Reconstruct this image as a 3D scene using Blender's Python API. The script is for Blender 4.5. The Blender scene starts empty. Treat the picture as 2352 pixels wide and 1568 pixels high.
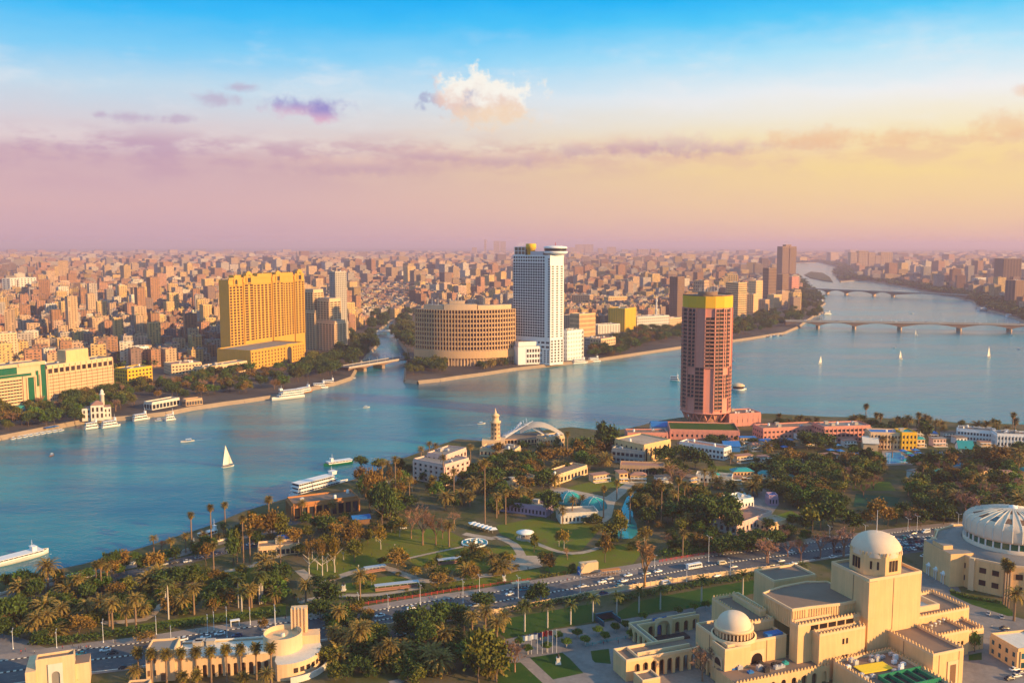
import bpy, math, random
import numpy as np
from math import sin, cos, tan, atan, atan2, hypot, pi, radians, sqrt
from mathutils import Vector
random.seed(7)
RN = np.random.default_rng(11)
S = bpy.context.scene
COL = S.collection

# ------------------------------------------------------------------ camera
H, F, CX, CY, YH = 170.0, 2100.0, 1176.0, 784.0, 560.0   # metres above the river; focal length in pixels of a 2352 px wide view
PIT = atan((CY - YH) / F)
CP, SP = cos(PIT), sin(PIT)
cd = bpy.data.cameras.new('camera')
cam = bpy.data.objects.new('camera', cd)
COL.objects.link(cam)
cam.location = (0, 0, H)
cam.rotation_euler = (pi / 2 - PIT, 0, 0)
cd.sensor_width = 36.0
cd.lens = 36.0 * F / 2352.0
cd.clip_start = 1.0
cd.clip_end = 90000.0
S.camera = cam

# ------------------------------------------------------------------ light, sky, exposure
SUN_AZ, SUN_EL = radians(-26), radians(16.5)      # azimuth measured from +X towards +Y
sd = (cos(SUN_AZ) * cos(SUN_EL), sin(SUN_AZ) * cos(SUN_EL), sin(SUN_EL))
sl = bpy.data.lights.new('sun', 'SUN')
sl.energy = 5.0
sl.angle = radians(0.7)
sl.color = (1.0, 0.60, 0.24)
so = bpy.data.objects.new('sun', sl)
COL.objects.link(so)
so.rotation_euler = Vector(sd).to_track_quat('Z', 'Y').to_euler()
S.view_settings.view_transform = 'Standard'
S.view_settings.look = 'None'
S.view_settings.exposure = 0.72
S.view_settings.gamma = 1.0
S.render.engine = 'CYCLES'
S.cycles.use_denoising = True
S.cycles.max_bounces = 5
S.cycles.diffuse_bounces = 2
S.cycles.glossy_bounces = 2
S.cycles.volume_bounces = 0
S.cycles.use_adaptive_sampling = True
S.cycles.adaptive_threshold = 0.02


def lin(c):
    return tuple((v / 255 / 12.92 if v <= 10 else ((v / 255 + 0.055) / 1.055) ** 2.4) for v in c)


def ray(x, y):
    dx, dy = (x - CX) / F, -(y - CY) / F
    return Vector((dx, CP + dy * SP, -SP + dy * CP))


W = bpy.data.worlds.new('World')
S.world = W
W.use_nodes = True
nt = W.node_tree
nt.nodes.clear()


class NT:
    """short hand for building node trees"""
    def __init__(s, t): s.t = t

    def n(s, kind, **kw):
        nd = s.t.nodes.new(kind)
        for k, v in kw.items():
            setattr(nd, k, v)
        return nd

    def put(s, sock, v):
        if isinstance(v, bpy.types.NodeSocket):
            s.t.links.new(v, sock)
        elif v is not None:
            sock.default_value = v

    def m(s, op, a, b=None, c=None, clamp=False):
        nd = s.n('ShaderNodeMath', operation=op, use_clamp=clamp)
        for i, v in enumerate((a, b, c)):
            s.put(nd.inputs[i], v)
        return nd.outputs[0]

    def mix(s, f, a, b, blend='MIX'):
        nd = s.n('ShaderNodeMix', data_type='RGBA', blend_type=blend)
        s.put(nd.inputs[0], f)
        for i, v in ((6, a), (7, b)):
            s.put(nd.inputs[i], v if isinstance(v, bpy.types.NodeSocket) else (*v[:3], 1))
        return nd.outputs[2]

    def ramp(s, f, stops, interp='LINEAR'):
        nd = s.n('ShaderNodeValToRGB')
        nd.color_ramp.interpolation = interp
        e = nd.color_ramp.elements
        while len(e) > 1: e.remove(e[-1])
        for i, (p, c) in enumerate(stops):
            q = e[0] if i == 0 else e.new(p)
            q.position = p
            q.color = (*c[:3], 1) if not isinstance(c, (int, float)) else (c, c, c, 1)
        s.put(nd.inputs[0], f)
        return nd.outputs[0]

    def noise(s, vec, scale, detail=3, rough=0.5, dim='3D'):
        nd = s.n('ShaderNodeTexNoise', noise_dimensions=dim)
        s.put(nd.inputs['Vector'], vec)
        nd.inputs['Scale'].default_value = scale
        nd.inputs['Detail'].default_value = detail
        nd.inputs['Roughness'].default_value = rough
        return nd.outputs[0]

    def smooth(s, v, a, b):
        nd = s.n('ShaderNodeMapRange', interpolation_type='SMOOTHSTEP')
        s.put(nd.inputs[0], v)
        nd.inputs[1].default_value, nd.inputs[2].default_value = a, b
        return nd.outputs[0]


def build_world():
    t = NT(nt)
    tc = t.n('ShaderNodeTexCoord')
    sep = t.n('ShaderNodeSeparateXYZ')
    t.put(sep.inputs[0], tc.outputs['Generated'])
    x, y, z = sep.outputs
    hyp = t.m('SQRT', t.m('ADD', t.m('MULTIPLY', x, x), t.m('MULTIPLY', y, y)))
    el = t.m('ARCTAN2', z, hyp)                       # elevation, radians
    az = t.m('ARCTAN2', x, y)                         # azimuth from the middle of the view, to the right
    def E(py): r = ray(CX, py); return atan2(r.z, r.y)
    def A(px): r = ray(px, 400); return atan2(r.x, r.y)
    wv = t.n('ShaderNodeCombineXYZ')
    t.put(wv.inputs[0], t.m('MULTIPLY', az, 7.0)); t.put(wv.inputs[1], t.m('MULTIPLY', el, 22.0))
    wob = t.m('MULTIPLY', t.m('SUBTRACT', t.noise(wv.outputs[0], 1.6, 7, 0.6), 0.5), 0.022)
    e01 = t.m('DIVIDE', t.m('ADD', el, wob), 1.36, clamp=True)
    P = lambda py: max(0.0, E(py) / 1.36)
    left = t.ramp(e01, [(0.0, lin((208, 170, 184))), (P(480), lin((220, 180, 184))), (P(372), lin((212, 178, 188))),
                        (P(338), lin((230, 212, 214))), (P(310), lin((222, 210, 216))), (P(220), lin((196, 222, 240))), (P(140), lin((128, 208, 250))),
                        (P(60), lin((52, 190, 252))), (P(0), lin((0, 176, 250))), (0.27, lin((30, 172, 240))), (0.55, lin((100, 180, 232))), (1.0, lin((180, 194, 208)))])
    right = t.ramp(e01, [(0.0, lin((232, 184, 178))), (P(500), lin((246, 205, 168))), (P(400), lin((254, 222, 156))), (P(362), lin((253, 220, 164))),
                         (P(330), lin((254, 234, 184))), (P(230), lin((246, 246, 246))), (P(140), lin((180, 232, 254))),
                         (P(60), lin((84, 206, 254))), (P(0), lin((16, 186, 252))), (0.27, lin((40, 178, 242))), (0.55, lin((110, 184, 232))), (1.0, lin((180, 194, 208)))])
    f = t.smooth(az, A(250), A(2250))
    skyc = t.mix(f, left, right)
    # the low stratus: stretched noise in a belt above the horizon
    cv = t.n('ShaderNodeCombineXYZ')
    t.put(cv.inputs[0], t.m('MULTIPLY', az, 9.0)); t.put(cv.inputs[1], t.m('MULTIPLY', el, 24.0))
    nz = t.noise(cv.outputs[0], 1.3, 6, 0.55)
    belt = t.m('MULTIPLY', t.smooth(el, E(470), E(360)), t.smooth(el, E(290), E(345)))
    band = t.m('MULTIPLY', belt, t.smooth(nz, 0.40, 0.66))
    bcol = t.mix(f, lin((196, 156, 180)), lin((246, 208, 168)))
    skyc = t.mix(t.m('MULTIPLY', band, 0.62), skyc, bcol)
    wide = t.m('MULTIPLY', t.m('MULTIPLY', t.smooth(el, E(420), E(345)), t.smooth(el, E(318), E(350))), t.smooth(t.noise(cv.outputs[0], 2.6, 7, 0.6), 0.42, 0.6))
    skyc = t.mix(t.m('MULTIPLY', wide, 0.45), skyc, t.mix(f, lin((190, 152, 182)), lin((238, 194, 164))))
    # cirrus veils higher up
    veil = t.m('MULTIPLY', t.smooth(t.noise(cv.outputs[0], 0.9, 6, 0.6), 0.48, 0.75), t.m('MULTIPLY', t.smooth(el, E(330), E(250)), t.smooth(el, E(20), E(180))))
    skyc = t.mix(t.m('MULTIPLY', veil, 0.5), skyc, lin((244, 242, 244)))
    # separate clouds
    pv = t.n('ShaderNodeCombineXYZ')
    t.put(pv.inputs[0], az); t.put(pv.inputs[1], el)
    n1 = t.noise(pv.outputs[0], 38, 6, 0.62)
    n2 = t.noise(pv.outputs[0], 90, 5, 0.6)
    for (px, py, wx, wy, kind) in [(1105, 224, 128, 60, 'w'), (1060, 212, 80, 46, 'w'), (1150, 235, 80, 46, 'w'), (1140, 266, 110, 34, 'y'), (700, 254, 88, 26, 'p'), (745, 268, 50, 22, 'p'),
                                   (508, 243, 52, 17, 'm'), (300, 291, 80, 13, 'm'), (416, 290, 40, 12, 'm'), (560, 216, 40, 12, 'm'), (240, 288, 34, 9, 'm'),
                                   (1450, 336, 75, 24, 'b'), (1560, 332, 80, 26, 'b'), (1660, 345, 120, 22, 'b'), (980, 356, 110, 20, 'b'), (1150, 366, 130, 20, 'b'), (820, 385, 170, 24, 'b'),
                                   (2310, 320, 90, 34, 'r'), (2345, 250, 24, 14, 'r'), (1880, 330, 120, 26, 'r'), (2080, 335, 90, 26, 'r'), (1330, 340, 90, 22, 'b')]:
        ca, ce = A(px), E(py)
        sx, se = wx / F, wy / F * 0.97
        dx = t.m('DIVIDE', t.m('SUBTRACT', az, ca), sx)
        dz = t.m('DIVIDE', t.m('SUBTRACT', el, ce), se)
        d = t.m('SQRT', t.m('ADD', t.m('MULTIPLY', dx, dx), t.m('MULTIPLY', dz, dz)))
        d = t.m('ADD', d, t.m('ADD', t.m('MULTIPLY', t.m('SUBTRACT', n1, 0.5), 2.3), t.m('MULTIPLY', t.m('SUBTRACT', n2, 0.5), 1.0)))
        soft = (1.05, 0.55) if kind == 'w' else (1.2, 0.1)
        k = t.smooth(d, *soft)
        if kind == 'w':
            shade = t.smooth(t.m('ADD', t.m('ADD', dz, t.m('MULTIPLY', dx, 0.5)), t.m('MULTIPLY', t.m('SUBTRACT', n1, 0.5), 5)), -1.1, 0.7)
            c = t.mix(shade, lin((236, 206, 196)), lin((255, 250, 240)))
            edge = t.m('MULTIPLY', t.smooth(dx, -0.5, -1.0), 0.6)
            c = t.mix(edge, c, lin((120, 170, 225)))
            a = 0.96
        elif kind == 'y': c, a = lin((250, 222, 190)), 0.75
        elif kind == 'p':
            c = t.mix(t.smooth(dz, -0.8, 0.6), lin((226, 176, 200)), lin((146, 140, 206))); a = 0.85
        elif kind == 'm': c, a = lin((190, 166, 196)), 0.6
        elif kind == 'b': c, a = t.mix(t.smooth(dz, -0.6, 0.9), lin((196, 158, 178)), lin((238, 204, 190))), 0.6
        else: c, a = lin((244, 190, 150)), 0.5
        skyc = t.mix(t.m('MULTIPLY', k, a), skyc, c)
    # physical sky under it all
    sky = t.n('ShaderNodeTexSky', sky_type='NISHITA')
    sky.sun_disc = False
    sky.sun_elevation = SUN_EL
    sky.sun_rotation = pi / 2 - SUN_AZ
    sky.air_density = 1.0
    sky.dust_density = 3.0
    phys = t.mix(1.0, sky.outputs[0], (0.1, 0.1, 0.1), 'MULTIPLY')
    low = t.mix(t.smooth(el, -0.03, 0.0), lin((150, 120, 150)), skyc)
    out = t.mix(0.06, low, phys)
    bg = t.n('ShaderNodeBackground')
    t.put(bg.inputs[0], out)
    bg.inputs[1].default_value = 0.61
    wo = t.n('ShaderNodeOutputWorld')
    t.put(wo.inputs[0], bg.outputs[0])


build_world()

# ------------------------------------------------------------------ helpers
LZ = 4.0           # the land stands this far above the river


def at(x, y, z=LZ):
    """the point of the horizontal plane z that the view ray through (x, y) meets"""
    r = ray(x, y)
    k = (z - H) / r.z
    return Vector((r.x * k, r.y * k, z))


def topz(p, y):
    r = ray(CX, y)
    return H + r.z / r.y * p[1]


def zoomer(ox, oy, k):
    return lambda a, b: ((ox + a / k) / 1.0663, (oy + b / k) / 1.0663)


Z1, Z2, Z3, Z4 = zoomer(0, 1040, 2.481), zoomer(600, 1040, 2.481), zoomer(1200, 1040, 2.481), zoomer(1808, 1040, 2.481)
R1, R2 = zoomer(1480, 1280, 4.0), zoomer(1980, 1240, 3.629)
ZA, ZB, ZC, ZR = zoomer(0, 580, 3.136), zoomer(500, 580, 3.136), zoomer(1100, 560, 3.563), zoomer(1600, 560, 2.59)


class MB:
    """collects faces and links them as ONE mesh object"""
    def __init__(s):
        s.v, s.f, s.mi, s.uv, s.col, s.sm = [], [], [], [], [], []

    def face(s, pts, mi=0, uv=None, col=(1, 1, 1), smooth=False):
        b = len(s.v)
        s.v.extend(tuple(p) for p in pts)
        n = len(pts)
        s.f.append(tuple(range(b, b + n)))
        s.mi.append(mi); s.col.append(col); s.sm.append(smooth)
        s.uv.extend(uv if uv else [(0.0, 0.0)] * n)

    def grid(s, rows, closed=False, mi=0, smooth=True, col=(1, 1, 1)):
        b = len(s.v)
        m = len(rows[0])
        for r in rows: s.v.extend(tuple(p) for p in r)
        for i in range(len(rows) - 1):
            for j in range(m if closed else m - 1):
                k = (j + 1) % m
                s.f.append((b + i * m + j, b + i * m + k, b + (i + 1) * m + k, b + (i + 1) * m + j))
                s.mi.append(mi); s.col.append(col); s.sm.append(smooth)
                s.uv.extend([(0.0, 0.0)] * 4)

    def prism(s, poly, z0, z1, wi=0, ri=None, col=(1, 1, 1), taper=1.0, bottom=False, u0=0.0):
        """poly counter-clockwise seen from above"""
        cx = sum(p[0] for p in poly) / len(poly); cy = sum(p[1] for p in poly) / len(poly)
        tp = [(cx + (p[0] - cx) * taper, cy + (p[1] - cy) * taper) for p in poly]
        n = len(poly); u = u0
        for i in range(n):
            a, b, c, d = poly[i], poly[(i + 1) % n], tp[(i + 1) % n], tp[i]
            L = hypot(b[0] - a[0], b[1] - a[1])
            s.face([(a[0], a[1], z0), (b[0], b[1], z0), (c[0], c[1], z1), (d[0], d[1], z1)], wi,
                   [(u, 0), (u + L, 0), (u + L, z1 - z0), (u, z1 - z0)], col)
            u += L
        s.face([(p[0], p[1], z1) for p in tp], wi if ri is None else ri, None, col)
        if bottom: s.face([(p[0], p[1], z0) for p in reversed(poly)], wi, None, col)

    def box(s, x0, x1, y0, y1, z0, z1, wi=0, ri=None, col=(1, 1, 1), bottom=True):
        s.prism([(x0, y0), (x1, y0), (x1, y1), (x0, y1)], z0, z1, wi, ri, col, 1.0, bottom)

    def obox(s, c, ang, sx, sy, z0, z1, wi=0, ri=None, col=(1, 1, 1)):
        ca, sa = cos(ang), sin(ang)
        pl = [(c[0] + ca * a - sa * b, c[1] + sa * a + ca * b) for a, b in ((-sx / 2, -sy / 2), (sx / 2, -sy / 2), (sx / 2, sy / 2), (-sx / 2, sy / 2))]
        s.prism(pl, z0, z1, wi, ri, col, 1.0, True)

    def lathe(s, c, prof, n=24, mi=0, smooth=True, a0=0.0, a1=2 * pi, col=(1, 1, 1)):
        full = abs(a1 - a0 - 2 * pi) < 1e-6
        k = n if full else n + 1
        rows = []
        for r, z in prof:
            rows.append([(c[0] + r * cos(a0 + (a1 - a0) * j / n), c[1] + r * sin(a0 + (a1 - a0) * j / n), c[2] + z) for j in range(k)])
        s.grid(rows, full, mi, smooth, col)

    def tube(s, p, q, r0, r1=None, n=6, mi=0, cap=True, col=(1, 1, 1)):
        p, q = Vector(p), Vector(q)
        r1 = r0 if r1 is None else r1
        d = (q - p).normalized()
        a = d.orthogonal().normalized(); b = d.cross(a)
        r_ = lambda o, r: [o + a * (r * cos(2 * pi * i / n)) + b * (r * sin(2 * pi * i / n)) for i in range(n)]
        lo, hi = r_(p, r0), r_(q, r1)
        s.grid([lo, hi], True, mi, True, col)
        if cap: s.face(hi, mi, None, col)

    def bar(s, p, q, w, h=None, mi=0):
        p, q = Vector(p), Vector(q)
        h = w if h is None else h
        d = (q - p).normalized()
        up = Vector((0, 0, 1)) if abs(d.z) < 0.95 else Vector((1, 0, 0))
        a = d.cross(up).normalized() * (w / 2); b = a.cross(d).normalized() * (h / 2)
        c0 = [p - a - b, p + a - b, p + a + b, p - a + b]; c1 = [x + (q - p) for x in c0]
        for i in range(4):
            j = (i + 1) % 4
            s.face([c0[i], c0[j], c1[j], c1[i]], mi)
        s.face(c0[::-1], mi); s.face(c1, mi)

    def mesh(s, name, mats):
        me = bpy.data.meshes.new(name)
        me.from_pydata(s.v, [], s.f)
        for m in (mats if isinstance(mats, (list, tuple)) else [mats]): me.materials.append(m)
        if s.f:
            me.polygons.foreach_set('material_index', s.mi)
            me.polygons.foreach_set('use_smooth', s.sm)
            uv = me.uv_layers.new(name='UVMap')
            uv.data.foreach_set('uv', [c for p in s.uv for c in p])
            if any(c != (1, 1, 1) for c in s.col):
                ca = me.color_attributes.new('Col', 'FLOAT_COLOR', 'CORNER')
                arr = []
                for f_, c in zip(s.f, s.col): arr.extend((*c, 1.0) * len(f_))
                ca.data.foreach_set('color', arr)
        me.update()
        return me

    def build(s, name, mats, parent=None):
        return put(name, s.mesh(name, mats), parent)


def put(name, me, parent=None, loc=None, rz=None, scale=None):
    o = bpy.data.objects.new(name, me)
    COL.objects.link(o)
    if parent is not None: o.parent = parent
    if loc is not None: o.location = loc
    if rz is not None: o.rotation_euler = (0, 0, rz)
    if scale is not None: o.scale = scale
    return o


AUTO, LANDMARKS = [], []


def tag(o, label, cat, group=None, kind=None):
    """label None with a (descriptor) tuple means: told apart later by what it stands closest to"""
    if isinstance(label, tuple): AUTO.append((o, label[0]))
    elif label: o['label'] = label
    if cat: o['category'] = cat
    if group: o['group'] = group
    if kind: o['kind'] = kind
    return o


def thing(name, label, cat, loc=(0, 0, 0), rz=0.0, group=None, mark=None):
    o = bpy.data.objects.new(name, None)
    o.empty_display_size = 1.0
    COL.objects.link(o)
    o.location = loc; o.rotation_euler = (0, 0, rz)
    tag(o, label, cat, group)
    if mark: LANDMARKS.append((mark, loc[0], loc[1]))
    return o


def copy_thing(src, kids, loc, rz=0.0, scale=None, label=None, group=None):
    r = src.copy(); COL.objects.link(r)
    r.location = loc; r.rotation_euler = (0, 0, rz)
    if scale is not None: r.scale = scale
    for k in ('label', 'group'):
        if k in r: del r[k]
    if isinstance(label, tuple): AUTO.append((r, label[0]))
    elif label: r['label'] = label
    if group: r['group'] = group
    for ch in kids:
        c = ch.copy(); COL.objects.link(c); c.parent = r
    return r


# ------------------------------------------------------------------ materials
def mat(name, col, rough=0.8, var=0.12, scale=0.35, metal=0.0, spec=0.3, obj_var=0.0, attr=False, streak=False, emit=None):
    m = bpy.data.materials.new(name); m.use_nodes = True
    t = NT(m.node_tree); bs = m.node_tree.nodes['Principled BSDF']
    tc = t.n('ShaderNodeTexCoord')
    nz = t.noise(tc.outputs['Object'], scale, 5, 0.6)
    base = (*col, 1)
    c = base
    if attr:
        at_ = t.n('ShaderNodeVertexColor', layer_name='Col'); c = at_.outputs[0]
    f = t.m('ADD', 1 - var, t.m('MULTIPLY', nz, 2 * var))
    if streak:
        mp = t.n('ShaderNodeMapping'); mp.inputs['Scale'].default_value = (1.0, 1.0, 0.06)
        t.put(mp.inputs[0], tc.outputs['Object'])
        f = t.m('MULTIPLY', f, t.m('ADD', 0.76, t.m('MULTIPLY', t.noise(mp.outputs[0], 0.9, 6, 0.68), 0.46)))
    if obj_var:
        oi = t.n('ShaderNodeObjectInfo')
        f = t.m('MULTIPLY', f, t.m('ADD', 1 - obj_var, t.m('MULTIPLY', oi.outputs['Random'], 2 * obj_var)))
    vm = t.n('ShaderNodeVectorMath', operation='SCALE')
    if isinstance(c, tuple): vm.inputs[0].default_value = c[:3]
    else: t.put(vm.inputs[0], c)
    t.put(vm.inputs['Scale'], f)
    t.put(bs.inputs['Base Color'], vm.outputs[0])
    bs.inputs['Roughness'].default_value = rough
    bs.inputs['Metallic'].default_value = metal
    bs.inputs['Specular IOR Level'].default_value = spec
    if emit:
        bs.inputs['Emission Color'].default_value = (*emit[0], 1); bs.inputs['Emission Strength'].default_value = emit[1]
    return m


def city_mat(name, du=3.4, dz=3.1, wf=0.42, hf=0.44):
    """wall colour from the mesh, rows of window openings from its metre-scaled UV"""
    m = bpy.data.materials.new(name); m.use_nodes = True
    t = NT(m.node_tree); bs = m.node_tree.nodes['Principled BSDF']
    uv = t.n('ShaderNodeUVMap')
    sp = t.n('ShaderNodeSeparateXYZ'); t.put(sp.inputs[0], uv.outputs[0])
    cu, cz = t.m('DIVIDE', sp.outputs[0], du), t.m('DIVIDE', sp.outputs[1], dz)
    fu, fz = t.m('FRACT', cu), t.m('FRACT', cz)
    inside = lambda f, w: t.m('LESS_THAN', t.m('ABSOLUTE', t.m('SUBTRACT', f, 0.5)), w / 2)
    wn = t.n('ShaderNodeTexWhiteNoise', noise_dimensions='2D')
    cc = t.n('ShaderNodeCombineXYZ'); t.put(cc.inputs[0], t.m('FLOOR', cu)); t.put(cc.inputs[1], t.m('FLOOR', cz))
    t.put(wn.inputs['Vector'], cc.outputs[0])
    msk = t.m('MULTIPLY', t.m('MULTIPLY', inside(fu, wf), inside(fz, hf)), t.m('GREATER_THAN', wn.outputs[0], 0.12))
    band = t.m('MULTIPLY', t.m('LESS_THAN', fz, 0.1), 0.18)
    at_ = t.n('ShaderNodeVertexColor', layer_name='Col')
    tc = t.n('ShaderNodeTexCoord')
    nz = t.noise(tc.outputs['Object'], 0.13, 4, 0.6)
    vm = t.n('ShaderNodeVectorMath', operation='SCALE'); t.put(vm.inputs[0], at_.outputs[0])
    t.put(vm.inputs['Scale'], t.m('SUBTRACT', t.m('ADD', 0.72, t.m('MULTIPLY', nz, 0.5)), band))
    wc = t.mix(wn.outputs[0], (0.02, 0.025, 0.035), (0.10, 0.09, 0.08))
    t.put(bs.inputs['Base Color'], t.mix(msk, vm.outputs[0], wc))
    t.put(bs.inputs['Roughness'], t.m('SUBTRACT', 0.85, t.m('MULTIPLY', msk, 0.5)))
    return m


M = {}
def mk(n, *a, **k): M[n] = mat(n, *a, **k)


mk('glass', (0.025, 0.03, 0.04), 0.3, 0.3, 0.2, spec=0.3, obj_var=0.6)
mk('glass_brown', (0.04, 0.025, 0.022), 0.4, 0.3, 0.2, spec=0.25, obj_var=0.6)
mk('glass_green', (0.01, 0.12, 0.06), 0.2, 0.3, 0.1, spec=0.6)
mk('glass_teal', (0.02, 0.09, 0.12), 0.2, 0.3, 0.1, spec=0.6, obj_var=0.4)
mk('white', (0.78, 0.77, 0.74), 0.5, 0.06, 0.3)
mk('offwhite', (0.66, 0.62, 0.54), 0.75, 0.1, 0.25, streak=True)
mk('cream', (0.72, 0.50, 0.29), 0.85, 0.1, 0.2, streak=True)
mk('gold', (0.60, 0.33, 0.05), 0.75, 0.1, 0.1, streak=True)
mk('hotel_tan', (0.62, 0.385, 0.19), 0.85, 0.12, 0.1, streak=True)
mk('sand', (0.77, 0.495, 0.235), 0.85, 0.16, 0.12, streak=True)
mk('sand_trim', (0.78, 0.54, 0.31), 0.8, 0.08, 0.3)
mk('roof_brown', (0.22, 0.155, 0.115), 0.95, 0.22, 0.12)
mk('roof_grey', (0.24, 0.22, 0.20), 0.95, 0.25, 0.15)
mk('concrete', (0.42, 0.38, 0.33), 0.9, 0.15, 0.2, streak=True)
mk('beige', (0.66, 0.46, 0.28), 0.85, 0.12, 0.1, streak=True)
mk('tan', (0.52, 0.34, 0.20), 0.85, 0.12, 0.1, streak=True)
mk('brown', (0.24, 0.15, 0.10), 0.85, 0.15, 0.1)
mk('pink', (0.66, 0.28, 0.21), 0.8, 0.09, 0.12, streak=True)
mk('pale_pink', (0.68, 0.47, 0.40), 0.8, 0.09, 0.2, streak=True)
mk('dome', (0.70, 0.55, 0.40), 0.7, 0.14, 0.25)
mk('yellow', (0.76, 0.44, 0.025), 0.7, 0.08, 0.2)
mk('yellow_cloth', (0.85, 0.62, 0.04), 0.7, 0.06, 0.3)
mk('window_dark', (0.045, 0.022, 0.018), 0.6, 0.3, 0.3, spec=0.15, obj_var=0.5)
mk('dark', (0.035, 0.032, 0.035), 0.7, 0.3, 0.3)
mk('steel', (0.5, 0.52, 0.55), 0.4, 0.08, 0.5, metal=0.3)
mk('white_steel', (0.75, 0.76, 0.78), 0.4, 0.05, 0.5)
mk('green_paint', (0.01, 0.2, 0.10), 0.6, 0.12, 0.3)
mk('teal_paint', (0.02, 0.30, 0.30), 0.6, 0.12, 0.3)
mk('blue_paint', (0.02, 0.16, 0.46), 0.6, 0.12, 0.3)
mk('red_paint', (0.42, 0.04, 0.03), 0.6, 0.12, 0.3)
mk('orange_brick', (0.46, 0.20, 0.07), 0.85, 0.15, 0.5)
mk('terracotta', (0.36, 0.19, 0.14), 0.9, 0.15, 0.4)
mk('mauve', (0.40, 0.28, 0.38), 0.8, 0.1, 0.4)
mk('timber', (0.20, 0.11, 0.06), 0.8, 0.2, 0.8)
mk('stone_quay', (0.31, 0.235, 0.16), 0.9, 0.25, 0.12)
mk('skin', (0.42, 0.25, 0.17), 0.6, 0.05, 5)
mk('hair', (0.02, 0.015, 0.012), 0.7, 0.1, 5)
mk('rubber', (0.02, 0.02, 0.02), 0.8, 0.1, 2)
mk('cloth_dark', (0.05, 0.05, 0.07), 0.9, 0.2, 4, obj_var=0.5)
mk('cloth_white', (0.6, 0.58, 0.55), 0.9, 0.1, 4)
mk('sail', (0.80, 0.74, 0.64), 0.8, 0.08, 0.3)
mk('bark', (0.14, 0.095, 0.065), 0.95, 0.3, 1.5)
mk('palm_bark', (0.24, 0.155, 0.095), 0.95, 0.3, 2.5)
mk('pale_bark', (0.50, 0.44, 0.37), 0.9, 0.15, 2.0)
mk('dead_frond', (0.26, 0.14, 0.06), 0.95, 0.3, 1.0)
# ------------------------------------------------------------------ river, land, lawns, roads
def ground_mat(name, a, b, scale, c=None, rough=0.95, fine=1.2):
    m = bpy.data.materials.new(name); m.use_nodes = True
    t = NT(m.node_tree); bs = m.node_tree.nodes['Principled BSDF']
    tc = t.n('ShaderNodeTexCoord')
    n1 = t.noise(tc.outputs['Object'], scale, 6, 0.6)
    n2 = t.noise(tc.outputs['Object'], fine, 4, 0.7)
    col = t.mix(t.smooth(n1, 0.36, 0.64), a, b)
    if c: col = t.mix(t.smooth(t.noise(tc.outputs['Object'], scale * 2.7, 5, 0.6), 0.56, 0.7), col, c)
    col = t.mix(t.m('MULTIPLY', n2, 0.55), col, (0, 0, 0))
    t.put(bs.inputs['Base Color'], col)
    bs.inputs['Roughness'].default_value = rough
    bs.inputs['Specular IOR Level'].default_value = 0.15
    return m


M['city_ground'] = ground_mat('city_ground', (0.10, 0.085, 0.075), (0.17, 0.13, 0.10), 0.012, (0.05, 0.06, 0.035), fine=0.08)
M['park_soil'] = ground_mat('park_soil', (0.19, 0.15, 0.085), (0.105, 0.115, 0.03), 0.05, (0.06, 0.085, 0.02))
M['lawn'] = ground_mat('lawn', (0.15, 0.205, 0.018), (0.20, 0.20, 0.022), 0.07, (0.19, 0.155, 0.045))
M['lawn_lush'] = ground_mat('lawn_lush', (0.035, 0.105, 0.012), (0.06, 0.125, 0.015), 0.08, (0.085, 0.12, 0.02))
M['sport_turf'] = ground_mat('sport_turf', (0.02, 0.10, 0.05), (0.025, 0.12, 0.06), 0.1)
M['asphalt'] = ground_mat('asphalt', (0.13, 0.135, 0.15), (0.17, 0.17, 0.18), 0.05, (0.10, 0.10, 0.115), fine=0.5)
M['paving'] = ground_mat('paving', (0.42, 0.34, 0.29), (0.34, 0.28, 0.25), 0.08, (0.46, 0.38, 0.31), fine=0.7)
M['path'] = ground_mat('path', (0.60, 0.49, 0.38), (0.48, 0.39, 0.30), 0.09, fine=0.7)
M['concrete_ground'] = ground_mat('concrete_ground', (0.33, 0.30, 0.28), (0.26, 0.235, 0.225), 0.06, fine=0.4)


def water_mat():
    m = bpy.data.materials.new('river_water'); m.use_nodes = True
    t = NT(m.node_tree); bs = m.node_tree.nodes['Principled BSDF']
    tc = t.n('ShaderNodeTexCoord')
    mp = t.n('ShaderNodeMapping'); mp.inputs['Rotation'].default_value = (0, 0, radians(25)); mp.inputs['Scale'].default_value = (0.55, 1.0, 1.0)
    t.put(mp.inputs[0], tc.outputs['Object'])
    mq = t.n('ShaderNodeMapping'); mq.inputs['Rotation'].default_value = (0, 0, radians(-14)); mq.inputs['Scale'].default_value = (0.28, 1.5, 1.0); t.put(mq.inputs[0], tc.outputs['Object'])
    big = t.m('ADD', t.m('MULTIPLY', t.noise(mp.outputs[0], 0.006, 5, 0.6), 0.5), t.m('MULTIPLY', t.noise(mq.outputs[0], 0.009, 6, 0.65), 0.5))
    w1 = t.noise(mp.outputs[0], 0.11, 5, 0.68)
    w2 = t.noise(mp.outputs[0], 0.6, 3, 0.6)
    h = t.m('ADD', t.m('MULTIPLY', w1, 1.0), t.m('MULTIPLY', w2, 0.32))
    calm = t.smooth(big, 0.38, 0.6)
    bp = t.n('ShaderNodeBump'); bp.inputs['Distance'].default_value = 2.2
    t.put(bp.inputs['Strength'], t.m('ADD', 0.16, t.m('MULTIPLY', calm, 0.30)))
    t.put(bp.inputs['Height'], h)
    t.put(bs.inputs['Normal'], bp.outputs[0])
    t.put(bs.inputs['Base Color'], t.mix(calm, (0.0, 0.105, 0.165), (0.0, 0.26, 0.295)))
    bs.inputs['Roughness'].default_value = 0.13
    bs.inputs['IOR'].default_value = 1.27
    return m


M['river'] = water_mat()


def struct(o): o['kind'] = 'structure'; return o


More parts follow.
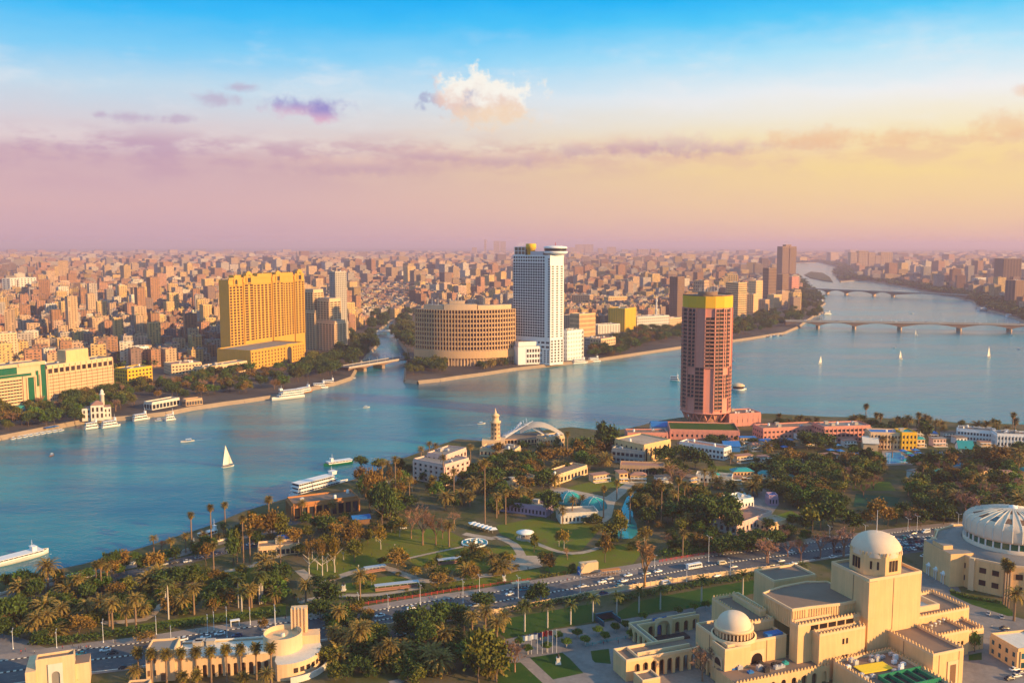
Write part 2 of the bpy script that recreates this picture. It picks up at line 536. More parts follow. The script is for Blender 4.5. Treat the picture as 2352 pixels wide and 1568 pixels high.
w = MB(); w.face([(-40000, -500, 0), (40000, -500, 0), (40000, 60000, 0), (-40000, 60000, 0)])
struct(w.build('river_water', M['river']))


def g0(pts): return [at(x, y, 0) for x, y in pts]


def land(name, pts, m, edge, z=LZ):
    """a raised sheet of land with a sloping stone bank"""
    mb = MB()
    if sum(a.x * b.y - b.x * a.y for a, b in zip(pts, pts[1:] + pts[:1])) < 0: pts = pts[::-1]
    mb.face([(p[0], p[1], z) for p in pts])
    n = len(pts)
    for i in range(n):
        a, b = Vector(pts[i][:2]), Vector(pts[(i + 1) % n][:2])
        d = (b - a).normalized(); nrm = Vector((d.y, -d.x)) * 3.0
        mb.face([(a.x + nrm.x, a.y + nrm.y, -0.5), (b.x + nrm.x, b.y + nrm.y, -0.5), (b.x, b.y, z), (a.x, a.y, z)], 1)
    return struct(mb.build(name, [m, edge]))


BANK = [(-500, 1100), (-150, 1035), (0, 1010), (100, 990), (190, 972), (300, 963), (380, 954), (440, 942), (520, 930), (560, 925), (620, 916), (680, 905), (720, 895), (770, 884), (805, 872),
        (816, 852), (840, 822), (862, 800), (871, 788), (862, 772), (872, 758), (888, 746), (893, 738), (905, 738),
        (906, 752), (912, 775), (922, 792), (935, 808), (938, 830), (933, 850), (931, 878), (960, 881), (1010, 876), (1050, 870), (1110, 862), (1180, 851), (1240, 844), (1290, 838), (1345, 834), (1400, 825), (1480, 813), (1560, 801), (1640, 791), (1720, 780),
        (1800, 767), (1835, 752), (1850, 740), (1868, 728), (1893, 719), (1884, 706), (1895, 698), (1886, 680), (1862, 664), (1846, 650), (1836, 640), (1815, 626), (1760, 623), (1690, 622), (1600, 616), (1600, 606), (1700, 605), (1800, 606), (1880, 603),
        (1922, 613), (1914, 628), (1930, 648), (1970, 645), (2002, 648), (2040, 654), (2076, 660), (2123, 671), (2190, 680), (2236, 694), (2254, 710), (2300, 722), (2360, 742), (2700, 830)]
land('city_ground', g0(BANK) + [Vector((9000, 500, 0)), Vector((38000, 2000, 0)), Vector((38000, 55000, 0)), Vector((-38000, 55000, 0)), Vector((-38000, 900, 0)), Vector((-4000, 500, 0))], M['city_ground'], M['stone_quay'])
land('island_ground', g0([(1848, 632), (1862, 625), (1890, 628), (1906, 638), (1912, 648), (1890, 645), (1862, 639)]), M['park_soil'], M['park_soil'])
NEAR = [(-300, 1410), (-60, 1362), (0, 1350), (70, 1336), (190, 1312), (330, 1272), (480, 1222), (560, 1188), (650, 1160), (760, 1128), (830, 1108), (930, 1062), (1050, 1018), (1120, 1024), (1200, 1004), (1310, 990),
        (1400, 1000), (1450, 992), (1520, 974), (1600, 962), (1760, 958), (1900, 966), (2000, 968), (2120, 972), (2200, 980), (2360, 984), (2700, 990)]
land('park_ground', g0(NEAR) + [Vector((900, 350, 0)), Vector((700, 150, 0)), Vector((-500, 150, 0)), Vector((-500, 250, 0))], M['park_soil'], M['stone_quay'])


def sheet(name, pts, m, z):
    mb = MB()
    q = [at(x, y, z) for x, y in pts]
    if sum(a.x * b.y - b.x * a.y for a, b in zip(q, q[1:] + q[:1])) < 0: q = q[::-1]
    mb.face(q)
    return struct(mb.build(name, M[m]))


def densify(pts, step=6.0):
    """Catmull-Rom through the points"""
    out = []
    n = len(pts)
    for i in range(n - 1):
        p0, p1, p2, p3 = (Vector(pts[max(0, min(n - 1, i + k))][:2]) for k in (-1, 0, 1, 2))
        m = max(2, int((p2 - p1).length / step))
        for j in range(m):
            u = j / m
            out.append(0.5 * ((2 * p1) + (p2 - p0) * u + (2 * p0 - 5 * p1 + 4 * p2 - p3) * u * u + (3 * p1 - p0 - 3 * p2 + p3) * u ** 3))
    out.append(Vector(pts[-1][:2]))
    return out


def offs(line, d):
    out = []
    for i, p in enumerate(line):
        a, b = line[max(0, i - 1)], line[min(len(line) - 1, i + 1)]
        t = (b - a).normalized()
        out.append(p + Vector((-t.y, t.x)) * d)
    return out


def strip(name, l1, l2, m, z, h=None):
    mb = MB()
    for i in range(len(l1) - 1):
        mb.face([(*l1[i], z), (*l1[i + 1], z), (*l2[i + 1], z), (*l2[i], z)])
    return struct(mb.build(name, M[m]))


def ribbon(name, pts, width, m, z):
    ln = densify([at(x, y, z) for x, y in pts])
    return strip(name, offs(ln, -width / 2), offs(ln, width / 2), m, z)


# main riverside road, two carriageways
MED = [(-200, 1571), (0, 1545), (170, 1520), (321, 1502), (450, 1482), (600, 1461), (760, 1440), (860, 1426), (1000, 1402), (1125, 1384), (1212, 1369), (1390, 1339), (1503, 1321), (1655, 1294), (1782, 1277), (1900, 1260), (2040, 1243), (2160, 1228), (2300, 1215), (2500, 1200)]
med = densify([at(x, y) for x, y in MED], 4.0)
RW = 11.5
strip('road', offs(med, -RW), offs(med, -0.5), 'asphalt', LZ + 0.06)
strip('road', offs(med, 0.5), offs(med, RW), 'asphalt', LZ + 0.06)
strip('pavement', offs(med, RW), offs(med, RW + 6.5), 'paving', LZ + 0.18)
strip('pavement', offs(med, -RW - 2.2), offs(med, -RW), 'paving', LZ + 0.18)


def kerb(line, side, name='kerb', stripes=True, w=0.5, h=0.2, base=LZ):
    """kerb stones painted alternately black and white"""
    mb = MB()
    a, b = offs(line, side - w / 2), offs(line, side + w / 2)
    for i in range(len(line) - 1):
        for k in range(4):
            f0, f1 = k / 4, (k + 1) / 4
            p, q, r, s_ = a[i].lerp(a[i + 1], f0), a[i].lerp(a[i + 1], f1), b[i].lerp(b[i + 1], f1), b[i].lerp(b[i + 1], f0)
            mb.prism([p, q, r, s_], base, base + h, k % 2 if stripes else 0)
    return struct(mb.build(name, [M['offwhite'], M['dark']]))


kerb(med, 0.0, w=0.8, h=0.28)
kerb(med, RW, h=0.24)
kerb(med, -RW, h=0.24, stripes=False)
# dashed lane lines
for sgn in (-1, 1):
    for lane in (RW / 3 + 0.2, 2 * RW / 3):
        mb = MB()
        a, b = offs(med, sgn * lane - 0.06), offs(med, sgn * lane + 0.06)
        for i in range(0, len(med) - 1, 2):
            z = LZ + 0.075
            mb.face([(*a[i], z), (*a[i].lerp(a[i + 1], 0.5), z), (*b[i].lerp(b[i + 1], 0.5), z), (*b[i], z)])
        struct(mb.build('road_marking', M['concrete']))
# waterside street on the left, promenade and the forecourts
ribbon('road', [Z1(-150, 1150), Z1(120, 1085), Z1(420, 1000), Z1(700, 925), Z1(1000, 855), Z1(1400, 755), Z1(1740, 680), Z2(180, 620), Z2(420, 560)], 11, 'asphalt', LZ + 0.05)
ribbon('pavement', [Z1(-100, 1080), Z1(350, 955), Z1(700, 880), Z1(1000, 815), Z1(1400, 700), Z1(1700, 640)], 5, 'paving', LZ + 0.12)
sheet('plaza', [Z1(-150, 1240), Z1(130, 1290), Z1(330, 1375), Z1(300, 1600), Z1(-150, 1600)], 'concrete_ground', LZ + 0.05)
# lawns of the park
LAWN = [
    [Z2(760, 690), Z2(900, 640), Z2(1100, 630), Z2(1250, 650), Z2(1330, 690), Z2(1300, 735), Z2(1150, 770), Z2(980, 812), Z2(900, 835), Z2(740, 855), Z2(600, 900), Z2(480, 935), Z2(400, 895), Z2(380, 800), Z2(480, 770), Z2(640, 755)],
    [Z2(990, 820), Z2(1160, 778), Z2(1330, 735), Z2(1400, 760), Z2(1500, 748), Z2(1600, 730), Z2(1645, 770), Z2(1640, 815), Z2(1590, 855), Z2(1480, 890), Z2(1330, 900), Z2(1180, 860), Z2(1040, 855)],
    [Z2(600, 965), Z2(760, 935), Z2(900, 912), Z2(1000, 932), Z2(1075, 952), Z2(1050, 975), Z2(800, 1015), Z2(610, 1018)],
    [Z2(1240, 948), Z2(1500, 925), Z3(0, 905), Z3(300, 875), Z3(310, 920), Z3(0, 985), Z2(1450, 985), Z2(1230, 1005)],
    [Z3(40, 610), Z3(150, 590), Z3(300, 560), Z3(450, 600), Z3(640, 585), Z3(660, 640), Z3(560, 760), Z3(420, 775), Z3(330, 795), Z3(215, 800), Z3(170, 730), Z3(130, 690), Z3(60, 660)],
    [Z3(420, 790), Z3(560, 785), Z3(700, 740), Z3(860, 715), Z3(920, 780), Z3(860, 855), Z3(640, 890), Z3(420, 915), Z3(330, 880)],
    [Z3(430, 392), Z3(720, 315), Z3(850, 337), Z3(840, 362), Z3(560, 422)],
    [Z1(1240, 925), Z1(1400, 870), Z1(1737, 830), Z1(1737, 930), Z1(1400, 990), Z1(1220, 1000)],
    [Z1(880, 960), Z1(1000, 900), Z1(1180, 870), Z1(1200, 900), Z1(1000, 970)],
    [Z1(650, 1240), Z1(900, 1200), Z1(1350, 1140), Z1(1737, 1080), Z1(1737, 1150), Z1(1300, 1200), Z1(800, 1250)],
    [Z1(560, 1180), Z1(760, 1090), Z1(960, 1080), Z1(900, 1150), Z1(700, 1190)],
    [Z3(1330, 250), Z3(1500, 250), Z3(1480, 300), Z3(1380, 310), Z3(1310, 280)],
    [Z4(700, 350), Z4(920, 345), Z4(960, 400), Z4(690, 398)],
    [Z4(200, 560), Z4(320, 520), Z4(390, 560), Z4(330, 590)],
    [Z4(1400, 350), Z4(1737, 330), Z4(1737, 400), Z4(1430, 420)],
]
for k, pl in enumerate(LAWN): sheet('lawn', pl, 'lawn', LZ + 0.05 + 0.01 * (k % 3))
LUSH = [
    [Z3(700, 1185), Z3(880, 1075), Z3(1100, 1030), Z3(1400, 975), Z3(1660, 932), Z4(250, 905), Z4(250, 960), Z3(1640, 1012), Z3(1300, 1100), Z3(1000, 1140), Z3(820, 1175)],
    [Z3(90, 1175), Z3(350, 1130), Z3(620, 1085), Z3(650, 1190), Z3(400, 1232), Z3(100, 1295), Z3(40, 1250)],
    [Z3(242, 1412), Z3(440, 1382), Z3(592, 1500), Z3(380, 1545)],
    [Z3(60, 1450), Z3(190, 1440), Z3(330, 1568), Z3(40, 1600)],
    [Z3(612, 1372), Z3(722, 1358), Z3(735, 1450), Z3(625, 1440)],
    [Z4(1285, 1000), Z4(1420, 1040), Z4(1600, 1070), Z4(1690, 1160), Z4(1640, 1160), Z4(1420, 1090), Z4(1290, 1030)],
    [Z4(1400, 1395), Z4(1480, 1380), Z4(1480, 1425), Z4(1400, 1430)],
]
for k, pl in enumerate(LUSH): sheet('lawn', pl, 'lawn_lush', LZ + 0.06)
sheet('sports_court', [Z4(715, 418), Z4(985, 440), Z4(960, 490), Z4(700, 495)], 'sport_turf', LZ + 0.08)
# park paths
ribbon('path', [Z2(330, 880), Z2(440, 960), Z2(560, 925), Z2(690, 882), Z2(830, 860), Z2(960, 905), Z2(1080, 945), Z2(1210, 945), Z2(1350, 925), Z2(1560, 900), Z2(1690, 850), Z3(190, 790), Z3(140, 720), Z3(40, 680), Z2(1500, 690), Z2(1330, 660)], 5.0, 'path', LZ + 0.1)
ribbon('path', [Z2(980, 812), Z2(1160, 772), Z2(1330, 738)], 2.2, 'path', LZ + 0.1)
ribbon('path', [Z1(620, 1200), Z1(880, 1180), Z1(960, 1110), Z1(1230, 930), Z1(1420, 880), Z1(1600, 840), Z2(60, 840), Z2(320, 760)], 4.0, 'path', LZ + 0.1)
ribbon('path', [Z2(330, 1080), Z2(480, 1040), Z2(800, 1030), Z2(1080, 985)], 3.4, 'path', LZ + 0.09)
ribbon('path', [Z3(210, 690), Z3(420, 770), Z3(560, 775), Z3(660, 745)], 3.5, 'path', LZ + 0.1)
sheet('plaza', [Z3(50, 880), Z3(150, 790), Z3(310, 795), Z3(320, 860), Z3(180, 885)], 'path', LZ + 0.11)
sheet('plaza', [Z3(360, 370), Z3(440, 380), Z3(720, 440), Z3(700, 600), Z3(640, 560), Z3(560, 470), Z3(380, 430)], 'path', LZ + 0.1)
sheet('plaza', [Z3(850, 335), Z3(880, 360), Z3(760, 470), Z3(740, 560), Z3(690, 600), Z3(700, 440)], 'path', LZ + 0.09)
sheet('plaza', [Z3(1500, 380), Z3(1737, 380), Z4(250, 480), Z4(190, 560), Z3(1640, 560), Z3(1590, 470)], 'concrete_ground', LZ + 0.09)
sheet('pavement', [Z3(440, 935), Z3(900, 865), Z3(900, 905), Z3(640, 925), Z3(420, 965)], 'paving', LZ + 0.2)
# opera forecourt
sheet('plaza', [Z3(100, 1300), Z3(400, 1240), Z3(700, 1195), Z3(1000, 1150), Z3(1420, 1080), Z3(1500, 1600), Z3(300, 1660), Z3(60, 1420)], 'concrete_ground', LZ + 0.04)
sheet('path', [Z3(180, 1435), Z3(240, 1412), Z3(400, 1560), Z3(330, 1575)], 'paving', LZ + 0.07)
sheet('path', [Z3(440, 1370), Z3(540, 1345), Z3(760, 1560), Z3(620, 1560)], 'concrete_ground', LZ + 0.07)
sheet('road', [Z4(1100, 890), Z4(1280, 900), Z4(1400, 1080), Z4(1737, 1180), Z4(1737, 1700), Z4(1300, 1700), Z4(1100, 1050)], 'concrete_ground', LZ + 0.05)
sheet('car_park', [Z4(900, 690), Z4(1020, 650), Z4(1190, 640), Z4(1190, 760), Z4(960, 790)], 'asphalt', LZ + 0.09)
sheet('road', [Z2(740, 1255), Z2(1000, 1215), Z2(1060, 1290), Z2(780, 1310)], 'asphalt', LZ + 0.05)
ribbon('path', [Z2(880, 1568), Z2(1000, 1530), Z2(1090, 1440), Z2(1200, 1340)], 3.5, 'concrete_ground', LZ + 0.08)


# ponds and pools
def pool_mat(name, c):
    m = bpy.data.materials.new(name); m.use_nodes = True
    t = NT(m.node_tree); bs = m.node_tree.nodes['Principled BSDF']
    tc = t.n('ShaderNodeTexCoord')
    n_ = t.noise(tc.outputs['Object'], 1.2, 3)
    bp = t.n('ShaderNodeBump'); bp.inputs['Strength'].default_value = 0.15; t.put(bp.inputs['Height'], n_); t.put(bs.inputs['Normal'], bp.outputs[0])
    t.put(bs.inputs['Base Color'], t.mix(n_, c, tuple(v * 1.4 for v in c)))
    bs.inputs['Roughness'].default_value = 0.08
    return m


M['pond'] = pool_mat('pond', (0.02, 0.22, 0.22))
M['pool'] = pool_mat('pool', (0.03, 0.30, 0.52))
for pl in ([Z3(690, 640), Z3(790, 590), Z3(890, 600), Z3(900, 660), Z3(860, 690), Z3(780, 690)], [Z3(830, 600), Z3(800, 510), Z3(830, 440), Z3(880, 400), Z3(920, 410), Z3(870, 470), Z3(870, 560), Z3(890, 600)],
           [Z3(1440, 420), Z3(1520, 405), Z3(1600, 430), Z3(1560, 450), Z3(1460, 470)]):
    sheet('pond_water', pl, 'pond', LZ + 0.16)
for pl in ([Z4(895, 168), Z4(985, 165), Z4(1045, 230), Z4(905, 235)], [Z4(1250, 175), Z4(1310, 180), Z4(1400, 245), Z4(1310, 250), Z4(1250, 205)]):
    sheet('pool_deck', [(x + (x - sum(p[0] for p in pl) / len(pl)) * 0.35, y + (y - sum(p[1] for p in pl) / len(pl)) * 0.35) for x, y in pl], 'paving', LZ + 0.14)
    sheet('pool_water', pl, 'pool', LZ + 0.2)
# ------------------------------------------------------------------ facades
_wb = MB(); _wb.box(-0.5, 0.5, -0.1, 0.1, -0.5, 0.5)
WIN_ME = {}


def emit_windows(root, wins, m, name='window', cap=100):
    """each opening a pane of its own; past a hundred on one building the remainder is one mesh"""
    if not wins: return
    key = m
    if key not in WIN_ME: WIN_ME[key] = _wb.mesh('window', M[m])
    loc, rz = root.location, root.rotation_euler[2]
    ca, sa = cos(rz), sin(rz)
    def dist(w_):
        c = w_[0]; X = loc[0] + ca * c[0] - sa * c[1]; Y = loc[1] + sa * c[0] + ca * c[1]
        return X * X + Y * Y + (H - c[2]) ** 2 * 0.2 - w_[2] * w_[3] * 2000
    wins = sorted(wins, key=dist)
    for c, a, ww, hh in wins[:cap]:
        o = put(name, WIN_ME[key], root, c, a, (ww, 1, hh))
    rest = wins[cap:]
    if rest:
        mb = MB()
        for c, a, ww, hh in rest: mb.obox(c, a, ww, 0.2, c[2] - hh / 2, c[2] + hh / 2)
        mb.build('glazing', M[m], root)['kind'] = 'stuff'


def facade(mb, wins, P, Q, z0, z1, nx, nz, fw=0.55, fh=0.5, proud=0.5, mi=0, pier=True, sill=True, mx=0.0, skip=None):
    """openings in nx by nz bays on the wall P to Q (outside on the right), with piers and floor bands standing proud"""
    P, Q = Vector(P[:2]), Vector(Q[:2])
    L = (Q - P).length; d = (Q - P) / L; n = Vector((d.y, -d.x)); a = atan2(d.y, d.x)
    bx, bz = (L - 2 * mx) / nx, (z1 - z0) / nz
    for i in range(nx):
        for k in range(nz):
            if skip and skip(i, k): continue
            c = P + d * (mx + (i + 0.5) * bx) + n * 0.06
            wins.append(((c.x, c.y, z0 + (k + 0.5) * bz), a, bx * fw, bz * fh))
    if pier:
        for i in range(nx + 1):
            wd = bx * (1 - fw)
            c = P + d * min(max(mx + i * bx, wd / 4), L - wd / 4) + n * proud / 2
            mb.obox(c, a, wd if 0 < i < nx else wd / 2, proud, z0, z1, mi)
    if sill:
        c = P + d * (L / 2) + n * (proud * 0.35)
        for k in range(nz + 1):
            hh = bz * (1 - fh)
            zc = z0 + k * bz
            mb.obox(c, a, L - 0.3, proud * 0.7, max(z0 + 0.01, zc - hh / 2), min(z1 - 0.01, zc + hh / 2), mi)


def rect(x0, x1, y0, y1): return [(x0, y0), (x1, y0), (x1, y1), (x0, y1)]


def base_frame(A, B, z=LZ):
    """a building's own axes from the two ground ends of its front wall"""
    a, b = at(*A, z), at(*B, z)
    return a, atan2(b.y - a.y, b.x - a.x), hypot(b.x - a.x, b.y - a.y)


def parapet(mb, poly, z, h=1.0, t=0.4, mi=0):
    n = len(poly)
    for i in range(n):
        a, b = Vector(poly[i][:2]), Vector(poly[(i + 1) % n][:2])
        d = (b - a).normalized(); nn = Vector((-d.y, d.x)) * (t / 2 + 0.02)
        c = (a + b) / 2 + nn
        mb.obox(c, atan2(d.y, d.x), (b - a).length - 0.04 - (t if i % 2 else 0), t, z, z + h, mi)


def roof_clutter(root, x0, x1, y0, y1, z, n, rnd):
    """stair huts, tanks and cooling units standing on a flat roof"""
    for _ in range(n):
        x, y = rnd.uniform(x0, x1), rnd.uniform(y0, y1)
        mb = MB()
        k = rnd.random()
        if k < 0.4:
            mb.box(x - 1.6, x + 1.6, y - 1.2, y + 1.2, z, z + 2.2); mb.box(x - 1.8, x + 1.8, y - 1.4, y + 1.4, z + 2.2, z + 2.4)
            mb.build('stair_hut', M['concrete'], root)
        elif k < 0.75:
            mb.box(x - 1.2, x + 1.2, y - 0.8, y + 0.8, z + 0.3, z + 1.7); mb.lathe((x, y, z + 1.7), [(0.6, 0), (0.6, 0.25), (0, 0.25)], 8)
            mb.build('cooling_unit', M['steel'], root)
        else:
            mb.lathe((x, y, z), [(0.9, 0.4), (0.9, 2.0), (0.5, 2.3), (0, 2.35)], 10); mb.box(x - 0.8, x + 0.8, y - 0.8, y + 0.8, z, z + 0.4)
            mb.build('water_tank', M['white'], root)


def block_thing(name, label, cat, A, B, depth, ytop, wall='cream', roof='roof_grey', nx=8, nz=6, fw=0.55, fh=0.5, win='glass', proud=0.4, z0=0.0, clutter=4,
                side=True, mark=None, seed=1, zmax=None, base=LZ, group=None, h=None, sill=True, pier=True, para=1.0, bottom_gap=0.0):
    """a plain slab of a building from its front wall in the picture: walls, roof, parapet, openings, roof clutter"""
    loc, rz, Wd = base_frame(A, B, base)
    if h is None: h = topz(loc, ytop) - base
    t = thing(name, label, cat, loc, rz, group, mark)
    pl = rect(0, Wd, 0, depth)
    mb = MB(); mb.prism(pl, -1, h, 0, 1)
    parapet(mb, pl, h, para)
    mb.build('wall', [M[wall], M[roof]], t)
    fm, wins = MB(), []
    lo = bottom_gap
    facade(fm, wins, (0, 0), (Wd, 0), lo, h - 0.8, nx, nz, fw, fh, proud, pier=pier, sill=sill)
    if side:
        n2 = max(1, round(nx * depth / Wd))
        facade(fm, wins, (Wd, 0), (Wd, depth), lo, h - 0.8, n2, nz, fw, fh, proud, pier=pier, sill=sill)
        facade(fm, wins, (0, depth), (0, 0), lo, h - 0.8, n2, nz, fw, fh, proud, pier=pier, sill=sill)
    if fm.f: fm.build('facade_frame', M[wall], t)
    emit_windows(t, wins, win)
    if clutter: roof_clutter(t, 2, Wd - 2, 2, max(3, depth - 2), h, clutter, random.Random(seed))
    return t, Wd, h


def arch_wall(mb, P, Q, z0, z1, n, aw, ah, depth=0.6, mi=0, back=None, bi=1, margin=0.0, spring=0.5):
    """a wall pierced by n round-headed openings; P to Q has the outside on its right"""
    P, Q = Vector(P[:2]), Vector(Q[:2])
    L = (Q - P).length; d = (Q - P) / L; nr = Vector((d.y, -d.x))
    bay = (L - 2 * margin) / n
    def pt(u, z, off=0.0):
        q = P + d * u + nr * off
        return (q.x, q.y, z)
    def quad(u0, u1, za, zb):
        mb.face([pt(u0, za), pt(u1, za), pt(u1, zb), pt(u0, zb)], mi)
    if margin > 0: quad(0, margin, z0, z1); quad(L - margin, L, z0, z1)
    zs = z0 + ah - aw / 2 * 2 * spring
    NS = 8
    for i in range(n):
        u0 = margin + i * bay; uc = u0 + bay / 2
        quad(u0, uc - aw / 2, z0, z1); quad(uc + aw / 2, u0 + bay, z0, z1)
        cur = [(uc - aw / 2 * cos(pi * k / NS), zs + aw / 2 * 2 * spring * sin(pi * k / NS)) for k in range(NS + 1)]
        for (ua, za), (ub, zb) in zip(cur, cur[1:]):
            mb.face([pt(ua, za), pt(ub, zb), pt(ub, z1), pt(ua, z1)], mi)
            mb.face([pt(ua, za), pt(ua, za, -depth), pt(ub, zb, -depth), pt(ub, zb)], mi)
        mb.face([pt(uc - aw / 2, z0), pt(uc - aw / 2, z0, -depth), pt(uc - aw / 2, zs, -depth), pt(uc - aw / 2, zs)], mi)
        mb.face([pt(uc + aw / 2, z0), pt(uc + aw / 2, zs), pt(uc + aw / 2, zs, -depth), pt(uc + aw / 2, z0, -depth)], mi)
        if back is not None: mb.face([pt(uc - aw / 2 - 0.2, z0, -back), pt(uc + aw / 2 + 0.2, z0, -back), pt(uc + aw / 2 + 0.2, z0 + ah + 0.1, -back), pt(uc - aw / 2 - 0.2, z0 + ah + 0.1, -back)], bi)


# ------------------------------------------------------------------ the golden hotel on the far bank
def golden_hotel():
    A, rz, Wd = base_frame((531, 838), (700, 808))
    t = thing('hotel', 'tall golden hotel slab with arched rooftop gables on the far riverbank', 'hotel', A, rz, mark='golden hotel tower')
    D = 17.0
    ztop = topz(A, 640) - LZ
    # slab in five stepped bays
    cuts = [0, 0.17, 0.30, 0.55, 0.70, 0.86, 1.0]; offs_ = [0.0, -1.8, 0.6, -1.4, 0.6, -1.6]; hts = [0.985, 1.0, 0.99, 1.0, 0.99, 1.0]
    mb, fm, wins = MB(), MB(), []
    cols = [4, 2, 5, 3, 4, 3]
    for i in range(6):
        x0, x1 = Wd * cuts[i], Wd * cuts[i + 1]; y0 = offs_[i]; hh = ztop * hts[i]
        mb.prism([(x0, y0), (x1, y0), (x1, D), (x0, D)], -1, hh, 0, 1)
        facade(fm, wins, (x0, y0), (x1, y0), 30 if i else 2, hh - 9, cols[i], 22 if i else 27, 0.64, 0.66, 0.4)
    facade(fm, wins, (Wd, offs_[5]), (Wd, D), 30, ztop - 9, 3, 25, 0.5, 0.55, 0.8)
    mb.build('wall', [M['gold'], M['roof_grey']], t)
    fm.build('facade_frame', M['gold'], t)
    emit_windows(t, wins, 'window_dark')
    cr = MB()
    for i in range(6):                                   # overhanging cornice and parapet
        x0, x1 = Wd * cuts[i], Wd * cuts[i + 1]; y0 = offs_[i]
        cr.box(x0, x1, y0 - 1.3, y0 - 0.02, ztop * hts[i] - 8, ztop * hts[i] - 6.6)
        cr.box(x0 + 0.05, x1 - 0.05, y0 - 0.9, y0 + 0.6, ztop * hts[i] + 0.01, ztop * hts[i] + 2.6)
    cr.build('cornice', M['gold'], t)
    for i, sc in ((0, 0.7), (1, 1.0), (3, 0.9), (5, 1.0)):  # gables with a round-headed niche
        g = MB(); x0, x1 = Wd * cuts[i], Wd * cuts[i + 1]; xc = (x0 + x1) / 2; y0 = offs_[i] - 1.5; hw = 6.5 * sc
        zb = ztop * hts[i] - 9; zt = ztop * hts[i] + 6.5 * sc
        arch_wall(g, (xc - hw, y0), (xc + hw, y0), zb, zt, 1, 7 * sc, 13 * sc, 1.4, 0, 1.4, 1)
        g.face([(xc - hw, y0, zb), (xc - hw, y0, zt), (xc - hw, y0 + 4, zt), (xc - hw, y0 + 4, zb)]); g.face([(xc + hw, y0, zb), (xc + hw, y0 + 4, zb), (xc + hw, y0 + 4, zt), (xc + hw, y0, zt)])
        g.face([(xc - hw, y0, zt), (xc + hw, y0, zt), (xc + hw, y0 + 4, zt), (xc - hw, y0 + 4, zt)])
        g.prism([(xc - hw * 0.6, y0 + 0.2), (xc + hw * 0.6, y0 + 0.2), (xc + hw * 0.6, y0 + 3), (xc - hw * 0.6, y0 + 3)], zt, zt + 2.4 * sc, 0, None, (1, 1, 1), 0.7)
        g.tube((xc, y0 + 1.5, zt + 2), (xc, y0 + 1.5, zt + 8 * sc), 0.25, 0.08)
        g.build('gable', [M['gold'], M['dark']], t)
    rp = MB()
    rp.box(Wd * 0.1, Wd * 0.27, 6, 14, ztop, ztop + 4); rp.box(Wd * 0.4, Wd * 0.9, 5, 15, ztop, ztop + 4.5)
    for k in range(12): rp.box(Wd * (0.42 + k * 0.04), Wd * (0.425 + k * 0.04), 4.6, 15.4, ztop + 4.5, ztop + 5.4)
    rp.build('plant_room', M['gold'], t)
    ms = MB()
    for x_ in (0.12, 0.5, 0.8): ms.tube((Wd * x_, 9, ztop + 4), (Wd * x_, 9, ztop + 14), 0.25, 0.1)
    ms.build('mast', M['steel'], t)
    # podium towards the river
    a, b = at(566, 849), at(709, 827)
    inv = lambda p: (cos(rz) * (p.x - A.x) + sin(rz) * (p.y - A.y), -sin(rz) * (p.x - A.x) + cos(rz) * (p.y - A.y))
    (px0, py0), (px1, py1) = inv(a), inv(b)
    py = (py0 + py1) / 2; hp = topz(a, 806) - LZ
    pd = MB(); pd.prism([(px0, py), (px1, py), (px1, -2.6), (px0, -2.6)], -1, hp, 0, 1)
    parapet(pd, [(px0, py), (px1, py), (px1, -2.6), (px0, -2.6)], hp, 1.2, 0.8)
    pf, pw = MB(), []
    L = px1 - px0; ax = px0 + L * 0.70; aw = L * 0.11
    facade(pf, pw, (px0, py), (ax - aw / 2 - 1, py), 1, hp - 1.5, 11, 5, 0.42, 0.5, 0.5)
    facade(pf, pw, (ax + aw / 2 + 1, py), (px1, py), 1, hp - 1.5, 5, 5, 0.42, 0.5, 0.5)
    facade(pf, pw, (px1, py), (px1, -2.6), 1, hp - 1.5, 4, 5, 0.42, 0.5, 0.5)
    arch_wall(pf, (ax - aw / 2 - 1, py - 0.9), (ax + aw / 2 + 1, py - 0.9), 0, hp + 2, 1, aw * 0.8, hp * 0.92, 0.8, 0, 0.8, 1)
    pf.box(px0 - 0.6, px1 + 0.6, py - 0.7, py - 0.51, hp - 1.2, hp - 0.2)
    pd.build('podium', [M['gold'], M['roof_grey']], t)
    pf.build('podium_frame', [M['gold'], M['dark']], t)
    emit_windows(t, pw, 'window_dark', 'podium_window', 60)


golden_hotel()


